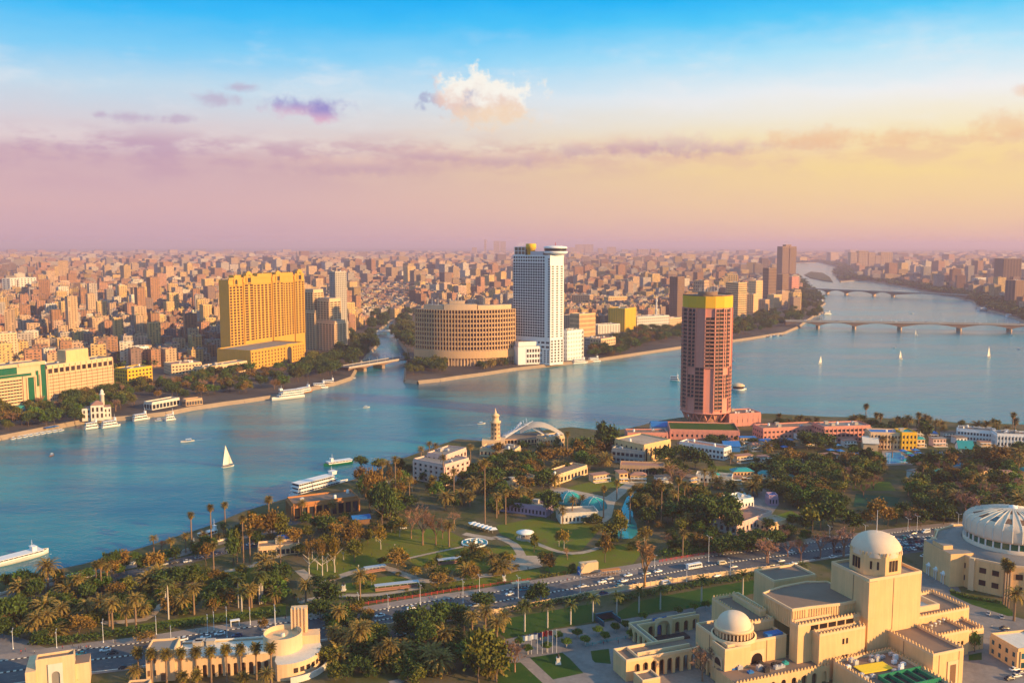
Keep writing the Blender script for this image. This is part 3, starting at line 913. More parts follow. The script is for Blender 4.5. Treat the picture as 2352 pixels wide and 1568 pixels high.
# ------------------------------------------------------------------ white tower with the round rooftop restaurant
def white_tower():
    A, B = at(1179, 830.2), at(1263, 837)
    C = B + Vector((19, 13.5, 0)); Dp = C + Vector((-10, 24, 0)); E_ = A + Vector((8, 22, 0))
    loc = A.copy()
    t = thing('hotel', 'white high-rise hotel topped by a round disc restaurant', 'hotel', loc, 0, mark='white disc-topped tower')
    f = lambda p: ((p - loc).x, (p - loc).y)
    pl = [f(A), f(B), f(C), f(Dp), f(E_)]
    h = topz(B, 586) - LZ
    zp = topz(B, 776) - LZ
    mb = MB(); mb.prism(pl, -1, h, 0, 1); mb.build('wall', [M['white'], M['roof_grey']], t)
    fm, wins = MB(), []
    a, b, c = (Vector(p) for p in pl[:3])
    b1 = a.lerp(b, 0.86)
    facade(fm, wins, a, b1, zp, h - 10.5, 13, 28, 0.80, 0.74, 0.35)
    facade(fm, wins, a, b1, h - 10, h - 1, 13, 2, 0.7, 0.6, 0.5, sill=False)
    facade(fm, wins, a.lerp(b, 0.93), b, zp, h - 4, 1, 32, 0.7, 0.6, 0.4)
    facade(fm, wins, b, c, zp, h - 14, 3, 30, 0.5, 0.5, 0.6)
    facade(fm, wins, a, b, zp - 16, zp - 4, 8, 2, 0.7, 0.45, 0.5)
    facade(fm, wins, b, c, 2, zp - 3, 4, 8, 0.6, 0.6, 0.8)
    facade(fm, wins, a.lerp(b, 0.55), b, 2, zp - 17, 5, 6, 0.6, 0.55, 0.8)
    fm.build('facade_frame', M['white'], t)
    emit_windows(t, wins, 'glass')
    d = (b - a).normalized(); nn = Vector((-d.y, d.x))
    pm = MB(); q = a + d * 9 + nn * 9
    pm.obox(q, atan2(d.y, d.x), 17, 12, h, h + 11)
    fr = MB()
    for k in range(4): fr.obox(q - d * (8.6 - k * 5.7) - nn * 6.1, atan2(d.y, d.x), 0.7, 0.4, h, h + 11.2)
    for zz in (0, 5.2, 10.6): fr.obox(q - nn * 6.15, atan2(d.y, d.x), 17.4, 0.3, h + zz, h + zz + 0.7)
    fr.build('penthouse_frame', M['white'], t)
    pm.build('penthouse', M['brown'], t)
    sg = MB(); q2 = a + d * 24 + nn * 8
    sg.lathe((q2.x, q2.y, h), [(5, 0), (5, 3), (5.8, 3.2), (5.8, 8), (7.2, 8.4), (7.2, 15), (6.6, 15.6), (0, 15.8)], 20)
    sg.build('roof_drum', M['yellow'], t)
    lb = MB(); lb.obox(a + d * 37 + nn * 9, atan2(d.y, d.x), 20, 14, h, h + 5); lb.build('roof_storey', M['steel'], t)
    an = MB()
    for k in range(7): an.tube((q.x - 6 + k * 2, q.y, h + 11), (q.x - 6 + k * 2, q.y, h + 15 + (k * 37 % 5)), 0.25, 0.1)
    an.build('antenna', M['white_steel'], t)
    cxy = (b + c) / 2 - d * 5 + nn * 4
    rs = MB(); zc = h - 4
    rs.lathe((cxy.x, cxy.y, zc - 4), [(4, 0), (4, 8), (14.5, 9.5), (16.8, 11), (16.8, 13.2), (15.2, 13.4)], 40)
    rs.lathe((cxy.x, cxy.y, zc + 13), [(15.8, 0), (16.6, 0.3), (16.0, 2.2), (9, 3.6), (0, 4.0)], 40)
    rs.build('restaurant_disc', M['white'], t)
    rg = MB(); rg.lathe((cxy.x, cxy.y, zc + 9.4), [(15.2, 0), (15.4, 3.6)], 40); rg.build('window_band', M['glass'], t)
    mm = MB(); mm.tube((cxy.x, cxy.y, zc + 16.5), (cxy.x, cxy.y, zc + 22), 0.6, 0.2); mm.build('mast', M['red_paint'], t)
    # white terraced podium in front
    loc2, rz2, W2 = base_frame((1190, 838), (1252, 835))
    p = thing('podium_building', 'white terraced hotel podium in front of the disc-topped tower', 'building', loc2, rz2)
    pm = MB(); hp = topz(loc2, 786) - LZ
    pm.box(0, W2, 0, 22, -1, hp * 0.8, 0, 1); pm.box(2, W2 - 8, 4, 20, hp * 0.8, hp, 0, 1)
    pm.build('wall', [M['white'], M['roof_grey']], p)
    fm, wins = MB(), []
    facade(fm, wins, (W2 * 0.3, 0), (W2, 0), 1, hp * 0.72, 7, 3, 0.7, 0.6, 0.6)
    facade(fm, wins, (W2, 0), (W2, 20), 1, hp * 0.72, 4, 3, 0.7, 0.6, 0.6)
    fm.build('balcony_frame', M['white'], p); emit_windows(p, wins, 'glass_brown')


white_tower()


# ------------------------------------------------------------------ round tan hotel on the island tip
def drum_hotel():
    L_, R_ = at(953, 836), at(1183, 832)
    wd = R_.x - L_.x; rad = wd / 2 / sin(radians(44)); hw = radians(44)
    c = Vector(((L_.x + R_.x) / 2, (L_.y + R_.y) / 2 + rad * cos(hw), LZ))
    front = c.y - rad
    t = thing('hotel', 'broad curved tan hotel with honeycomb balconies at the island tip', 'hotel', c, 0, mark='curved tan hotel')
    h1 = topz((0, front), 712) - LZ; z1 = topz((0, front), 806) - LZ; z0 = topz((0, front), 823) - LZ
    a0, a1 = -pi / 2 - hw, -pi / 2 + hw
    N = 36; NZ = 9
    arc = lambda r: [(r * cos(a0 + (a1 - a0) * i / N), r * sin(a0 + (a1 - a0) * i / N)) for i in range(N + 1)]
    body = arc(rad - 1.6) + arc(rad - 24)[::-1]
    mb = MB(); mb.prism(body, -1, h1, 0, 1); mb.build('wall', [M['tan'], M['roof_grey']], t)
    fm, wins = MB(), []
    bz = (h1 - z1) / NZ
    for i in range(N + 1):
        aa = a0 + (a1 - a0) * i / N
        fm.obox(((rad - 0.8) * cos(aa), (rad - 0.8) * sin(aa)), aa + pi / 2, 1.1, 2.4, z1, h1 - 0.02)
    for k in range(NZ + 1):
        zz = z1 + k * bz
        for i in range(N):
            aa = a0 + (a1 - a0) * (i + 0.5) / N
            fm.obox(((rad - 0.9) * cos(aa), (rad - 0.9) * sin(aa)), aa + pi / 2, rad * (a1 - a0) / N - 1.15, 1.5, zz - 0.75 if k else zz, min(zz + 1.0, h1 - 0.04))
    for k in range(NZ):
        for i in range(N):
            aa = a0 + (a1 - a0) * (i + 0.5) / N
            wins.append((((rad - 1.55) * cos(aa), (rad - 1.55) * sin(aa), z1 + (k + 0.56) * bz), aa + pi / 2, rad * (a1 - a0) / N - 1.1, bz - 1.8))
    fm.build('balcony_grid', M['hotel_tan'], t)
    emit_windows(t, wins, 'window_dark')
    bd = MB(); bd.prism(arc(rad + 2.6) + arc(rad - 20)[::-1], z0, z1 - 0.03, 0, 1, bottom=True); bd.build('terrace_band', [M['hotel_tan'], M['roof_grey']], t)
    co = MB()
    for i in range(0, N + 1):
        aa = a0 + (a1 - a0) * i / N
        co.tube(((rad + 1.6) * cos(aa), (rad + 1.6) * sin(aa), -1), ((rad + 1.6) * cos(aa), (rad + 1.6) * sin(aa), z0 - 0.02), 0.55, 0.55, 6, cap=False)
    co.build('colonnade', M['cream'], t)
    rp = MB()
    f2 = lambda r0, r1, u0, u1, za, zb: rp.prism([(r1 * cos(a0 + (a1 - a0) * (u0 + (u1 - u0) * i / 10)), r1 * sin(a0 + (a1 - a0) * (u0 + (u1 - u0) * i / 10))) for i in range(11)] + [(r0 * cos(a0 + (a1 - a0) * (u0 + (u1 - u0) * i / 10)), r0 * sin(a0 + (a1 - a0) * (u0 + (u1 - u0) * i / 10))) for i in range(10, -1, -1)], za, zb, 0, 1)
    f2(rad - 20, rad - 5, 0.08, 0.30, h1, h1 + 6); f2(rad - 20, rad - 3.5, 0.31, 0.62, h1, h1 + 7.5); f2(rad - 20, rad - 4.5, 0.63, 0.98, h1, h1 + 6)
    f2(rad - 18, rad - 10, 0.35, 0.5, h1 + 7.5, h1 + 12)
    rp.build('penthouse', [M['beige'], M['roof_grey']], t)
    an = MB()
    for u in (0.15, 0.22, 0.36, 0.41, 0.47, 0.7): 
        aa = a0 + (a1 - a0) * u
        an.tube(((rad - 12) * cos(aa), (rad - 12) * sin(aa), h1), ((rad - 12) * cos(aa), (rad - 12) * sin(aa), h1 + 16), 0.35, 0.12)
    an.build('antenna', M['white_steel'], t)


drum_hotel()


# ------------------------------------------------------------------ pink cylinder tower with the yellow crown
def pink_tower():
    c0 = at(1619, 972); k = F / c0.y
    R = 59.0 / k * 1.0
    t = thing('hotel', 'round pink balcony tower with a yellow band round its top', 'hotel', c0, 0, mark='pink round tower')
    zt, zy, zb = topz((0, c0.y - R), 681) - LZ, topz((0, c0.y - R), 708) - LZ, topz((0, c0.y - R), 950) - LZ
    N = 16; rot = radians(6)
    ring = lambda r, n=N: [(r * cos(rot + 2 * pi * i / n), r * sin(rot + 2 * pi * i / n)) for i in range(n)]
    rc = R - 1.6
    mb = MB(); mb.prism(ring(rc), zb, zy, 0, 1, bottom=True); mb.build('wall', [M['pink'], M['roof_grey']], t)
    yb = MB(); yb.prism(ring(rc + 0.7), zy, zt, 0, 1, bottom=True)
    rim = ring(rc + 0.7); yb.build('crown_band', [M['yellow'], M['roof_grey']], t)
    rl = MB()
    rl.lathe((0, 0, zt), [(rc + 0.6, 0), (rc + 0.6, 1.2)], N, 0, False)
    rl.lathe((0, 0, zt), [(9, 0), (9, 3.2), (0, 3.2)], N); rl.build('roof_railing', M['brown'], t)
    an = MB()
    for i in range(10):
        an.tube((-8 + i * 2.0, 3 * sin(i * 2.2), zt + 3), (-8 + i * 2.0, 3 * sin(i * 2.2), zt + 7 + 5 * (i * 7 % 5) / 5), 0.22, 0.1)
    an.build('antenna', M['steel'], t)
    # columns of dark balconies: (first facet, floor from, floor to)
    NF = 26; fz = (zy - zb - 4) / NF
    pts = ring(rc)
    slabs, wins = MB(), []
    rr = random.Random(3)
    def floors(i):
        for k in range(NF):
            lower = k < NF * 0.42
            if lower and (i % 2 == 0 or (i % 4 == 1 and k % 9 > 2)): yield k
            if not lower and i % 4 in (0, 1, 3) and not (i % 4 == 3 and k > NF * 0.9): yield k
    for i in range(N):
        P, Q = Vector(pts[i]), Vector(pts[(i + 1) % N])
        d = (Q - P).normalized(); n = Vector((d.y, -d.x)); L = (Q - P).length; a = atan2(d.y, d.x)
        for k in floors(i):
            z = zb + 3 + k * fz
            half = 0.72 if i % 4 != 1 else 0.5
            for s_ in ((-0.24, 0.24)):
                ctr = P.lerp(Q, 0.5 + s_)
                wd = L * 0.42 * (1 if half > 0.6 else 0.8)
                wins.append(((ctr.x + n.x * 0.06, ctr.y + n.y * 0.06, z + fz * 0.55), a, wd, fz * 0.72))
                q = ctr + n * 0.75
                slabs.obox(q, a, wd * 0.98, 1.5, z - 0.35, z + 0.22, 2)
                q2 = ctr + n * 1.42
                slabs.obox(q2, a, wd * 0.98, 0.12, z + 0.22, z + 1.0, 0)
        # pink ribs between the stacks
        c1 = P + n * 0.4
        slabs.obox(c1, a, 0.9, 1.4, zb + 1, zy - 0.5, 2)
    slabs.build('balcony_rail', [M['brown'], M['dark'], M['pink']], t)
    emit_windows(t, wins, 'dark')
    # flared foot: slanting struts round a narrow core
    st = MB()
    for i in range(N):
        a0, a1 = rot + 2 * pi * i / N, rot + 2 * pi * (i + 0.5) / N
        foot = (R * 0.76 * cos(a1), R * 0.76 * sin(a1), 5)
        for aa in (a0, a0 + 2 * pi / N):
            st.bar(foot, ((R - 1.2) * cos(aa), (R - 1.2) * sin(aa), zb + 0.4), 1.0, 1.0)
    st.build('foot_strut', M['pink'], t)
    co = MB(); co.lathe((0, 0, -1), [(R * 0.6, 0), (R * 0.62, zb)], 24); co.build('foot_core', M['terracotta'], t)
    sk = MB(); sk.lathe((0, 0, zb - 1.2), [(R * 0.62, -1.0), (R - 0.4, 0.2), (R - 0.4, 1.15), (R * 0.62, 1.15)], N * 2); sk.build('foot_ring', M['pink'], t)


pink_tower()
# ------------------------------------------------------------------ far bank: named buildings
BT = block_thing


def grid_office():
    t, Wd, h = BT('office_building', 'cream riverside office block with a tight window grid and rooftop box', 'building', (112, 931), (262, 905), 24, 841, 'cream', nx=12, nz=1, fw=0.72, fh=0.9, sill=False, pier=False, clutter=5, side=False, mark='cream grid office')
    fm, wins = MB(), []
    facade(fm, wins, (0, 0), (Wd, 0), 1, h - 9, 36, 9, 0.5, 0.55, 0.3)
    facade(fm, wins, (0, 0), (Wd, 0), h - 8.5, h - 2.5, 12, 1, 0.72, 0.8, 0.6)
    facade(fm, wins, (0, 24), (0, 0), 1, h - 3, 4, 10, 0.3, 0.5, 1.0)
    for i in range(13): fm.obox((min(max(Wd * i / 12, 0.4), Wd - 0.4), -0.45), 0, 0.8, 0.9, 0, h - 0.05)
    for o in [c for c in t.children if c.name.split('.')[0] in ('window', 'glazing')]: bpy.data.objects.remove(o)
    fm.build('facade_grid', M['cream'], t); emit_windows(t, wins, 'glass_brown')
    mb = MB(); mb.box(Wd * 0.34, Wd * 0.68, 6, 20, h, h + 13); mb.box(Wd * 0.33, Wd * 0.69, 5.5, 20.5, h, h + 2); mb.build('rooftop_box', M['sand'], t)


grid_office()


def green_office():
    t, Wd, h = BT('office_building', 'cream and green office block with banded windows at the left bank', 'building', (-60, 957), (108, 931), 22, 850, 'beige', nx=1, nz=1, fw=0.01, fh=0.01, pier=False, sill=False, side=False, clutter=3, mark='green and cream office')
    for o in [c for c in t.children if c.name.split('.')[0] in ('window', 'glazing')]: bpy.data.objects.remove(o)
    fm, wins = MB(), []
    facade(fm, wins, (0, 0), (Wd * 0.66, 0), 3, h - 14, 16, 9, 0.9, 0.45, 0.5)
    fm.build('facade_band', M['cream'], t); emit_windows(t, wins, 'glass_brown')
    g = MB()
    g.box(Wd * 0.74, Wd * 0.83, -0.5, -0.05, 6, h - 14); g.box(Wd * 0.935, Wd * 0.995, -0.6, -0.05, 2, h - 2)
    g.box(Wd * 0.25, Wd * 0.6, -0.5, -0.05, h - 9, h - 2); g.box(0, Wd * 0.8, -0.5, -0.05, h - 12, h - 9.4); g.box(Wd * 0.86, Wd * 0.9, -0.5, -0.05, h - 24, h - 8)
    g.build('glass_panel', M['glass_green'], t)
    fr = MB()
    for x in (0.67, 0.72, 0.845, 0.91): fr.box(Wd * x, Wd * (x + 0.018), -1.2, -0.03, 0, h - 12.2)
    fr.box(Wd * 0.67, Wd * 0.863, -1.1, -0.04, h - 13.8, h - 12.3); fr.box(Wd * 0.62, Wd * 1.0, -1.3, -0.02, h - 2, h + 1.5)
    fr.build('portal_frame', M['beige'], t)
    lb = MB(); lb.box(Wd * 0.2, Wd * 0.9, -9, -0.05, -1, 5); lb.build('entrance_canopy', M['teal_paint'], t)


green_office()


def villa():
    loc, rz, Wd = base_frame((189, 965), (256, 960))
    t = thing('villa', 'small cream classical villa with columns and a slim turret at the quay', 'villa', loc, rz, mark='columned riverside villa')
    h = topz(loc, 932) - LZ
    mb = MB(); mb.box(0, Wd, 0, 14, -1, h * 0.8, 0, 1); mb.box(Wd * 0.3, Wd * 0.75, -3, 12, -1, h, 0, 1)
    mb.build('wall', [M['offwhite'], M['terracotta']], t)
    rf = MB(); c = (Wd * 0.52, 4.5); rf.prism([(Wd * 0.3, -3.2), (Wd * 0.75, -3.2), (Wd * 0.75, 12.2), (Wd * 0.3, 12.2)], h + 0.02, h + 3.5, 0, None, (1, 1, 1), 0.15); rf.build('roof', M['terracotta'], t)
    fm, wins = MB(), []
    facade(fm, wins, (Wd * 0.3, -3), (Wd * 0.75, -3), 1, h - 1, 3, 2, 0.5, 0.7, 0.5)
    facade(fm, wins, (0, 0), (Wd * 0.3, 0), 1, h * 0.8 - 1, 2, 2, 0.4, 0.6, 0.3); facade(fm, wins, (Wd * 0.75, 0), (Wd, 0), 1, h * 0.8 - 1, 2, 2, 0.4, 0.6, 0.3)
    fm.build('column_frame', M['offwhite'], t); emit_windows(t, wins, 'glass_brown')
    tw = MB(); tw.lathe((Wd * 0.72, 15, -1), [(2, 0), (2, h + 8), (2.6, h + 8.4), (2.6, h + 9.2), (1.6, h + 9.6), (1.6, h + 12), (0, h + 14)], 12); tw.build('turret', M['offwhite'], t)


villa()
BT('apartment_building', 'yellow mansion block with bracketed balconies right of the cream grid office', 'building', ZA(985, 1165), ZA(1172, 1135), 22, 849, 'yellow', nx=7, nz=5, clutter=4, win='glass_brown', seed=4)
BT('apartment_building', 'narrow yellow block squeezed beside the cream grid office', 'building', ZA(885, 1150), ZA(980, 1140), 20, 854, 'gold', nx=4, nz=5, clutter=2, win='glass_brown', seed=5)
BT('pavilion_building', 'cream mansion with red roof terraces behind the far bank trees', 'building', ZA(1320, 1060), ZA(1550, 1040), 30, 838, 'cream', 'terracotta', nx=9, nz=3, clutter=8, seed=6)
BT('hotel_wing', 'long low cream terrace wing at the foot of the golden hotel', 'building', ZA(1570, 1085), ZA(1900, 1030), 18, 868 - 26, 'cream', nx=14, nz=2, fw=0.6, fh=0.35, clutter=6, seed=7, h=13)
BT('cafe_pavilion', 'flat roofed cafe pavilion on the far quay among trees', 'pavilion', ZA(1170, 1330), ZA(1380, 1290), 12, 0, 'offwhite', 'roof_brown', nx=8, nz=1, fw=0.8, fh=0.7, clutter=0, h=7)
BT('cafe_pavilion', 'low tan kiosk pavilion at the tip of the far quay garden', 'pavilion', ZA(1430, 1300), ZA(1555, 1285), 9, 0, 'tan', 'roof_brown', nx=6, nz=1, fw=0.8, fh=0.7, clutter=0, h=6)
BT('office_building', 'bluish white stepped building among dark roofs left of the golden hotel', 'building', ZA(1000, 975), ZA(1145, 960), 20, 800, 'white', nx=8, nz=8, clutter=4, seed=8)
BT('apartment_building', 'wide orange tan block at the left edge behind the green and cream office', 'building', ZA(-120, 985), ZA(140, 960), 26, 770, 'beige', nx=10, nz=11, fw=0.4, fh=0.4, clutter=5, seed=9, win='glass_brown')
BT('apartment_building', 'white flat roofed block with a bright roof above the green office', 'building', ZA(60, 1000), ZA(230, 985), 16, 835, 'white', nx=6, nz=7, clutter=3, seed=10)
BT('office_building', 'ochre slab with a long lit facade left of the golden hotel', 'building', ZA(1390, 745), ZA(1610, 690), 26, 778, 'sand', nx=10, nz=6, clutter=4, seed=11, win='glass_brown')
BT('office_building', 'low purple grey slab with strip windows in the middle of the left city', 'building', ZA(380, 890), ZA(600, 870), 20, 812, 'concrete', nx=10, nz=6, fw=0.85, clutter=3, seed=12)
BT('government_building', 'large pale pylon-shaped building on the left skyline', 'building', ZA(85, 470), ZA(285, 455), 30, 640, 'offwhite', nx=8, nz=10, fw=0.4, clutter=2, seed=13)
BT('museum_building', 'long pale yellow monumental building amid the left city', 'building', ZA(1110, 520), ZA(1480, 500), 40, 690, 'offwhite', nx=18, nz=4, fw=0.4, clutter=6, seed=14)


def stepped_towers():
    loc, rz, Wd = base_frame(ZB(772, 860), ZB(858, 868))
    t = thing('apartment_tower', 'stepped tan apartment towers with white balcony bands right of the golden hotel', 'building', loc, rz, mark='stepped tan towers')
    h = topz(loc, 664) - LZ
    mb, fm, wins = MB(), MB(), []
    for (x0, x1, y0, y1, hh) in ((0, Wd, 0, 26, h * 0.66), (1, Wd - 6, 3, 24, h), (Wd + 0.05, Wd + 26, 6, 30, h * 0.86), (Wd + 0.1, Wd + 40, 3, 26, h * 0.5)):
        mb.prism(rect(x0, x1, y0, y1), -1, hh, 0, 1)
        nz = max(6, int(hh / 3.6))
        facade(fm, wins, (x0, y0), (x1, y0), 0, hh - 5, max(3, int((x1 - x0) / 6)), nz, 0.82, 0.5, 1.2)
        facade(fm, wins, (x1, y0), (x1, y1), 0, hh - 5, 3, nz, 0.82, 0.5, 1.2)
    mb.build('wall', [M['beige'], M['roof_grey']], t); fm.build('balcony_band', M['cream'], t); emit_windows(t, wins, 'glass_brown')


stepped_towers()
BT('apartment_tower', 'thin grey cream slab tower standing alone left of the canal mouth', 'building', ZB(1018, 848), ZB(1102, 838), 14, 625, 'concrete', nx=6, nz=34, fw=0.45, fh=0.45, proud=0.5, clutter=3, seed=15, mark='thin slab tower')

# island, right of the white tower
BT('apartment_building', 'cream corner block with curved balconies right of the white tower', 'building', ZC(1000, 1148), ZC(1030, 1152), 30, ZC(0, 897)[1], 'white', nx=2, nz=7, fw=0.3, clutter=4, seed=16)
BT('apartment_building', 'white framed balcony block with dark glass beside the white tower', 'building', ZC(1032, 1150), ZC(1168, 1132), 18, ZC(0, 893)[1], 'offwhite', nx=5, nz=7, fw=0.78, fh=0.6, proud=1.4, clutter=5, seed=17)
BT('office_building', 'shaded brown window grid block behind the white framed balcony block', 'building', ZC(985, 900), ZC(1130, 912), 30, ZC(0, 755)[1], 'tan', nx=9, nz=8, fw=0.4, clutter=4, seed=18)
BT('office_building', 'ochre sunlit block with vertical fins right of the white tower', 'building', ZC(1135, 945), ZC(1275, 932), 24, ZC(0, 748)[1], 'sand', nx=14, nz=5, fw=0.45, fh=0.7, clutter=4, seed=19, win='glass_brown', mark='ochre finned block')
BT('hospital_building', 'tan block with orange window frames on the island behind the ochre finned block', 'building', ZC(1068, 740), ZC(1225, 745), 26, ZC(0, 578)[1], 'tan', nx=10, nz=9, fw=0.5, clutter=6, seed=20)
BT('apartment_building', 'bright yellow sunlit apartment block right of the ochre finned block', 'building', ZC(1390, 890), ZC(1532, 900), 40, ZC(0, 692)[1], 'yellow', nx=7, nz=12, fw=0.4, fh=0.4, clutter=3, seed=21, win='glass_brown', mark='bright yellow block')
BT('office_building', 'sand coloured block with comb-like roof above the bright yellow block', 'building', ZC(1390, 720), ZC(1550, 715), 24, ZC(0, 598)[1], 'sand', nx=9, nz=6, clutter=7, seed=22)
BT('apartment_building', 'low white block with brown awnings left of the bright yellow block', 'building', ZC(1300, 920), ZC(1490, 905), 22, ZC(0, 845)[1], 'offwhite', nx=8, nz=4, clutter=5, seed=23)
BT('school_building', 'low cream terrace building on the island quay between trees', 'building', ZC(1325, 1080), ZC(1450, 1060), 20, ZC(0, 965)[1], 'cream', 'terracotta', nx=8, nz=4, clutter=5, seed=24)
BT('school_building', 'low grey roofed building on the island quay in tree shade', 'building', ZC(1185, 1050), ZC(1330, 1060), 20, ZC(0, 955)[1], 'concrete', nx=8, nz=4, clutter=5, seed=25)
BT('palace_building', 'long pale row of riverside mansions left of the pink round tower', 'building', ZC(1640, 880), ZC(1920, 860), 26, ZC(0, 775)[1], 'offwhite', nx=16, nz=4, fw=0.5, clutter=9, seed=26)
BT('palace_building', 'pale two storey mansion nearest to the pink round tower', 'building', ZC(1925, 850), ZC(2040, 838), 22, ZC(0, 785)[1], 'cream', nx=8, nz=3, clutter=4, seed=27)
BT('apartment_tower', 'dark shaded tower block left of the pink round tower', 'building', ZR(100, 560), ZR(150, 563), 30, 636, 'brown', nx=5, nz=22, fw=0.5, clutter=2, seed=28, mark='dark shaded tower')
BT('apartment_tower', 'sunlit ochre tower with dark floor bands right of the pink round tower', 'building', ZR(455, 548), ZR(535, 556), 26, ZR(0, 340)[1], 'sand', nx=6, nz=15, fw=0.9, fh=0.4, clutter=4, seed=29, win='glass_brown', mark='ochre banded tower')
BT('apartment_tower', 'plain ochre tower stub rising behind the ochre banded tower', 'building', ZR(470, 530), ZR(530, 531), 22, ZR(0, 292)[1], 'sand', nx=4, nz=20, fw=0.3, clutter=2, seed=30)
for k, (x0, x1, yb, yt, wl, lb) in enumerate([(570, 645, 530, 415, 'sand', 'stocky sand block on the island bank right of the ochre banded tower'), (648, 720, 520, 450, 'tan', 'low tan block lower down the island bank'),
                                            (722, 775, 505, 418, 'sand', 'sand block with square top along the island bank'), (776, 826, 480, 395, 'tan', 'tan tenement above the island bank trees'),
                                            (836, 888, 415, 305, 'pink', 'rosy tower block below the far twin tower'), (768, 828, 420, 290, 'brown', 'dark mauve tower block left of the rosy tower block'),
                                            (600, 660, 480, 330, 'sand', 'tall sand block behind the stocky sand block'), (690, 740, 440, 250, 'brown', 'hazy dark block on the island skyline'),
                                            (250, 330, 545, 330, 'tan', 'shaded tan block showing behind the pink round tower')]):
    BT('apartment_building', lb, 'building', ZR(x0, yb), ZR(x1 - 12, yb + 3), 30, ZR(0, yt)[1], wl, nx=5, nz=10, fw=0.4, fh=0.4, clutter=2, seed=40 + k)


def spire(name, label, cat, px, py, yt, r, m, mark=None):
    c = at(px, py); h = topz(c, yt) - LZ
    t = thing(name, label, cat, c, 0, mark=mark)
    mb = MB(); mb.lathe((0, 0, -1), [(r, 0), (r * 0.9, h * 0.55)], 10); mb.build('shaft', M[m], t)
    b2 = MB(); b2.lathe((0, 0, h * 0.55 - 1), [(r * 1.5, 0), (r * 1.5, 2), (r * 0.75, 2.2), (r * 0.7, h * 0.3)], 10); b2.build('balcony', M[m], t)
    b3 = MB(); b3.lathe((0, 0, h * 0.85 - 1), [(r * 1.1, 0), (r * 0.9, h * 0.06), (0, h * 0.16)], 10); b3.build('cap', M[m], t)


spire('minaret', 'slender pale minaret above the riverside mansions', 'minaret', *ZC(1806, 850), ZC(0, 590)[1], 2.2, 'offwhite')


# ------------------------------------------------------------------ right-hand far bank and the distant skyline
def twin_tower():
    c, rz, Wd = base_frame((1795, 646), (1827, 645))
    t = thing('apartment_tower', 'tall dark twin tower with antennas beside the distant river', 'building', c, rz, mark='far twin tower')
    h = topz(c, 566) - LZ
    mb, fm, wins = MB(), MB(), []
    for x0, x1 in ((0, Wd * 0.47), (Wd * 0.53, Wd)):
        mb.prism(rect(x0, x1, 0, 30), -1, h, 0, 0); facade(fm, wins, (x0, 0), (x1, 0), 4, h - 6, 6, 34, 0.55, 0.5, 0.8)
    mb.box(Wd * 0.47, Wd * 0.53, 4, 28, 0, h * 0.97); mb.build('wall', M['brown'], t); fm.build('facade_frame', M['brown'], t); emit_windows(t, wins, 'glass_brown', cap=40)
    cp = MB(); cp.box(Wd * 0.1, Wd * 0.9, -2, 32, h * 0.955, h * 0.975); cp.box(Wd * 0.3, Wd * 0.7, 6, 24, h, h + 8); cp.build('cap', M['brown'], t)
    an = MB()
    for k in range(5): an.tube((Wd * (0.3 + 0.1 * k), 15, h + 8), (Wd * (0.3 + 0.1 * k), 15, h + 22), 0.6, 0.3)
    an.build('antenna', M['steel'], t)


twin_tower()
BT('apartment_tower', 'big brown tower block on the right-hand river bank', 'building', ZR(2155, 385), ZR(2215, 392), 60, ZR(0, 190)[1], 'brown', nx=8, nz=26, fw=0.5, clutter=4, seed=60, mark='brown right-bank tower')
BT('apartment_building', 'pale wide block left of the brown right-bank tower', 'building', ZR(2058, 375), ZR(2152, 372), 24, ZR(0, 315)[1], 'offwhite', nx=9, nz=6, clutter=4, seed=61)
BT('apartment_building', 'brown block cut by the right edge below the brown right-bank tower', 'building', ZR(2290, 480), ZR(2400, 475), 30, ZR(0, 330)[1], 'brown', nx=7, nz=12, clutter=4, seed=62)
BT('apartment_tower', 'narrow hazy tower with a round top right of the far cluster', 'building', ZR(2030, 290), ZR(2062, 290), 30, ZR(0, 192)[1], 'tan', nx=4, nz=14, clutter=1, seed=63)
for (x0, x1, yb, yt, lb) in [(1250, 1292, 245, 150, 'left slab of the hazy tower cluster beyond the far bridge'), (1300, 1360, 245, 142, 'tallest slab of the hazy tower cluster beyond the far bridge'), (1365, 1405, 245, 152, 'middle slab of the hazy tower cluster beyond the far bridge'),
                             (1408, 1440, 245, 172, 'low stepped slab of the hazy tower cluster beyond the far bridge'), (1442, 1515, 245, 150, 'right broad slab of the hazy tower cluster beyond the far bridge')]:
    BT('tower_block', lb, 'building', ZR(x0, yb), ZR(x1, yb), 60, ZR(0, yt)[1], 'tan', nx=6, nz=10, fw=0.4, clutter=0, side=False, group='hazy towers beyond the far bridge')
for (x0, x1, yb, yt, lb) in [(306, 324, 235, 95, 'thin far skyline tower left of the white tower'), (388, 440, 235, 108, 'left of the twin skyline towers beside the white tower'), (446, 494, 235, 110, 'right of the twin skyline towers beside the white tower'),
                             (1045, 1100, 235, 165, 'lowest step of the hazy skyline block right of the white tower'), (1102, 1180, 235, 138, 'left half of the hazy skyline block right of the white tower'), (1184, 1258, 235, 138, 'right half of the hazy skyline block right of the white tower'),
                             (1300, 1340, 240, 172, 'small left slab of the second hazy skyline pair'), (1380, 1455, 240, 160, 'broad right slab of the second hazy skyline pair'), (1645, 1740, 250, 180, 'blue grey skyline slab between the white and pink towers'), (1760, 1830, 255, 178, 'rosy skyline slab right of the blue grey skyline slab'),
                             (200, 240, 240, 165, 'short hazy skyline block far left of the white tower')]:
    BT('tower_block', lb, 'building', ZC(x0, yb), ZC(x1, yb), 80, ZC(0, yt)[1], 'tan', nx=6, nz=10, fw=0.4, clutter=0, side=False, group='hazy towers on the skyline')
BT('office_building', 'long dark slab building behind the curved tan hotel', 'building', ZC(75, 540), ZC(298, 540), 22, ZC(0, 455)[1], 'concrete', nx=22, nz=6, fw=0.6, clutter=3, seed=70)


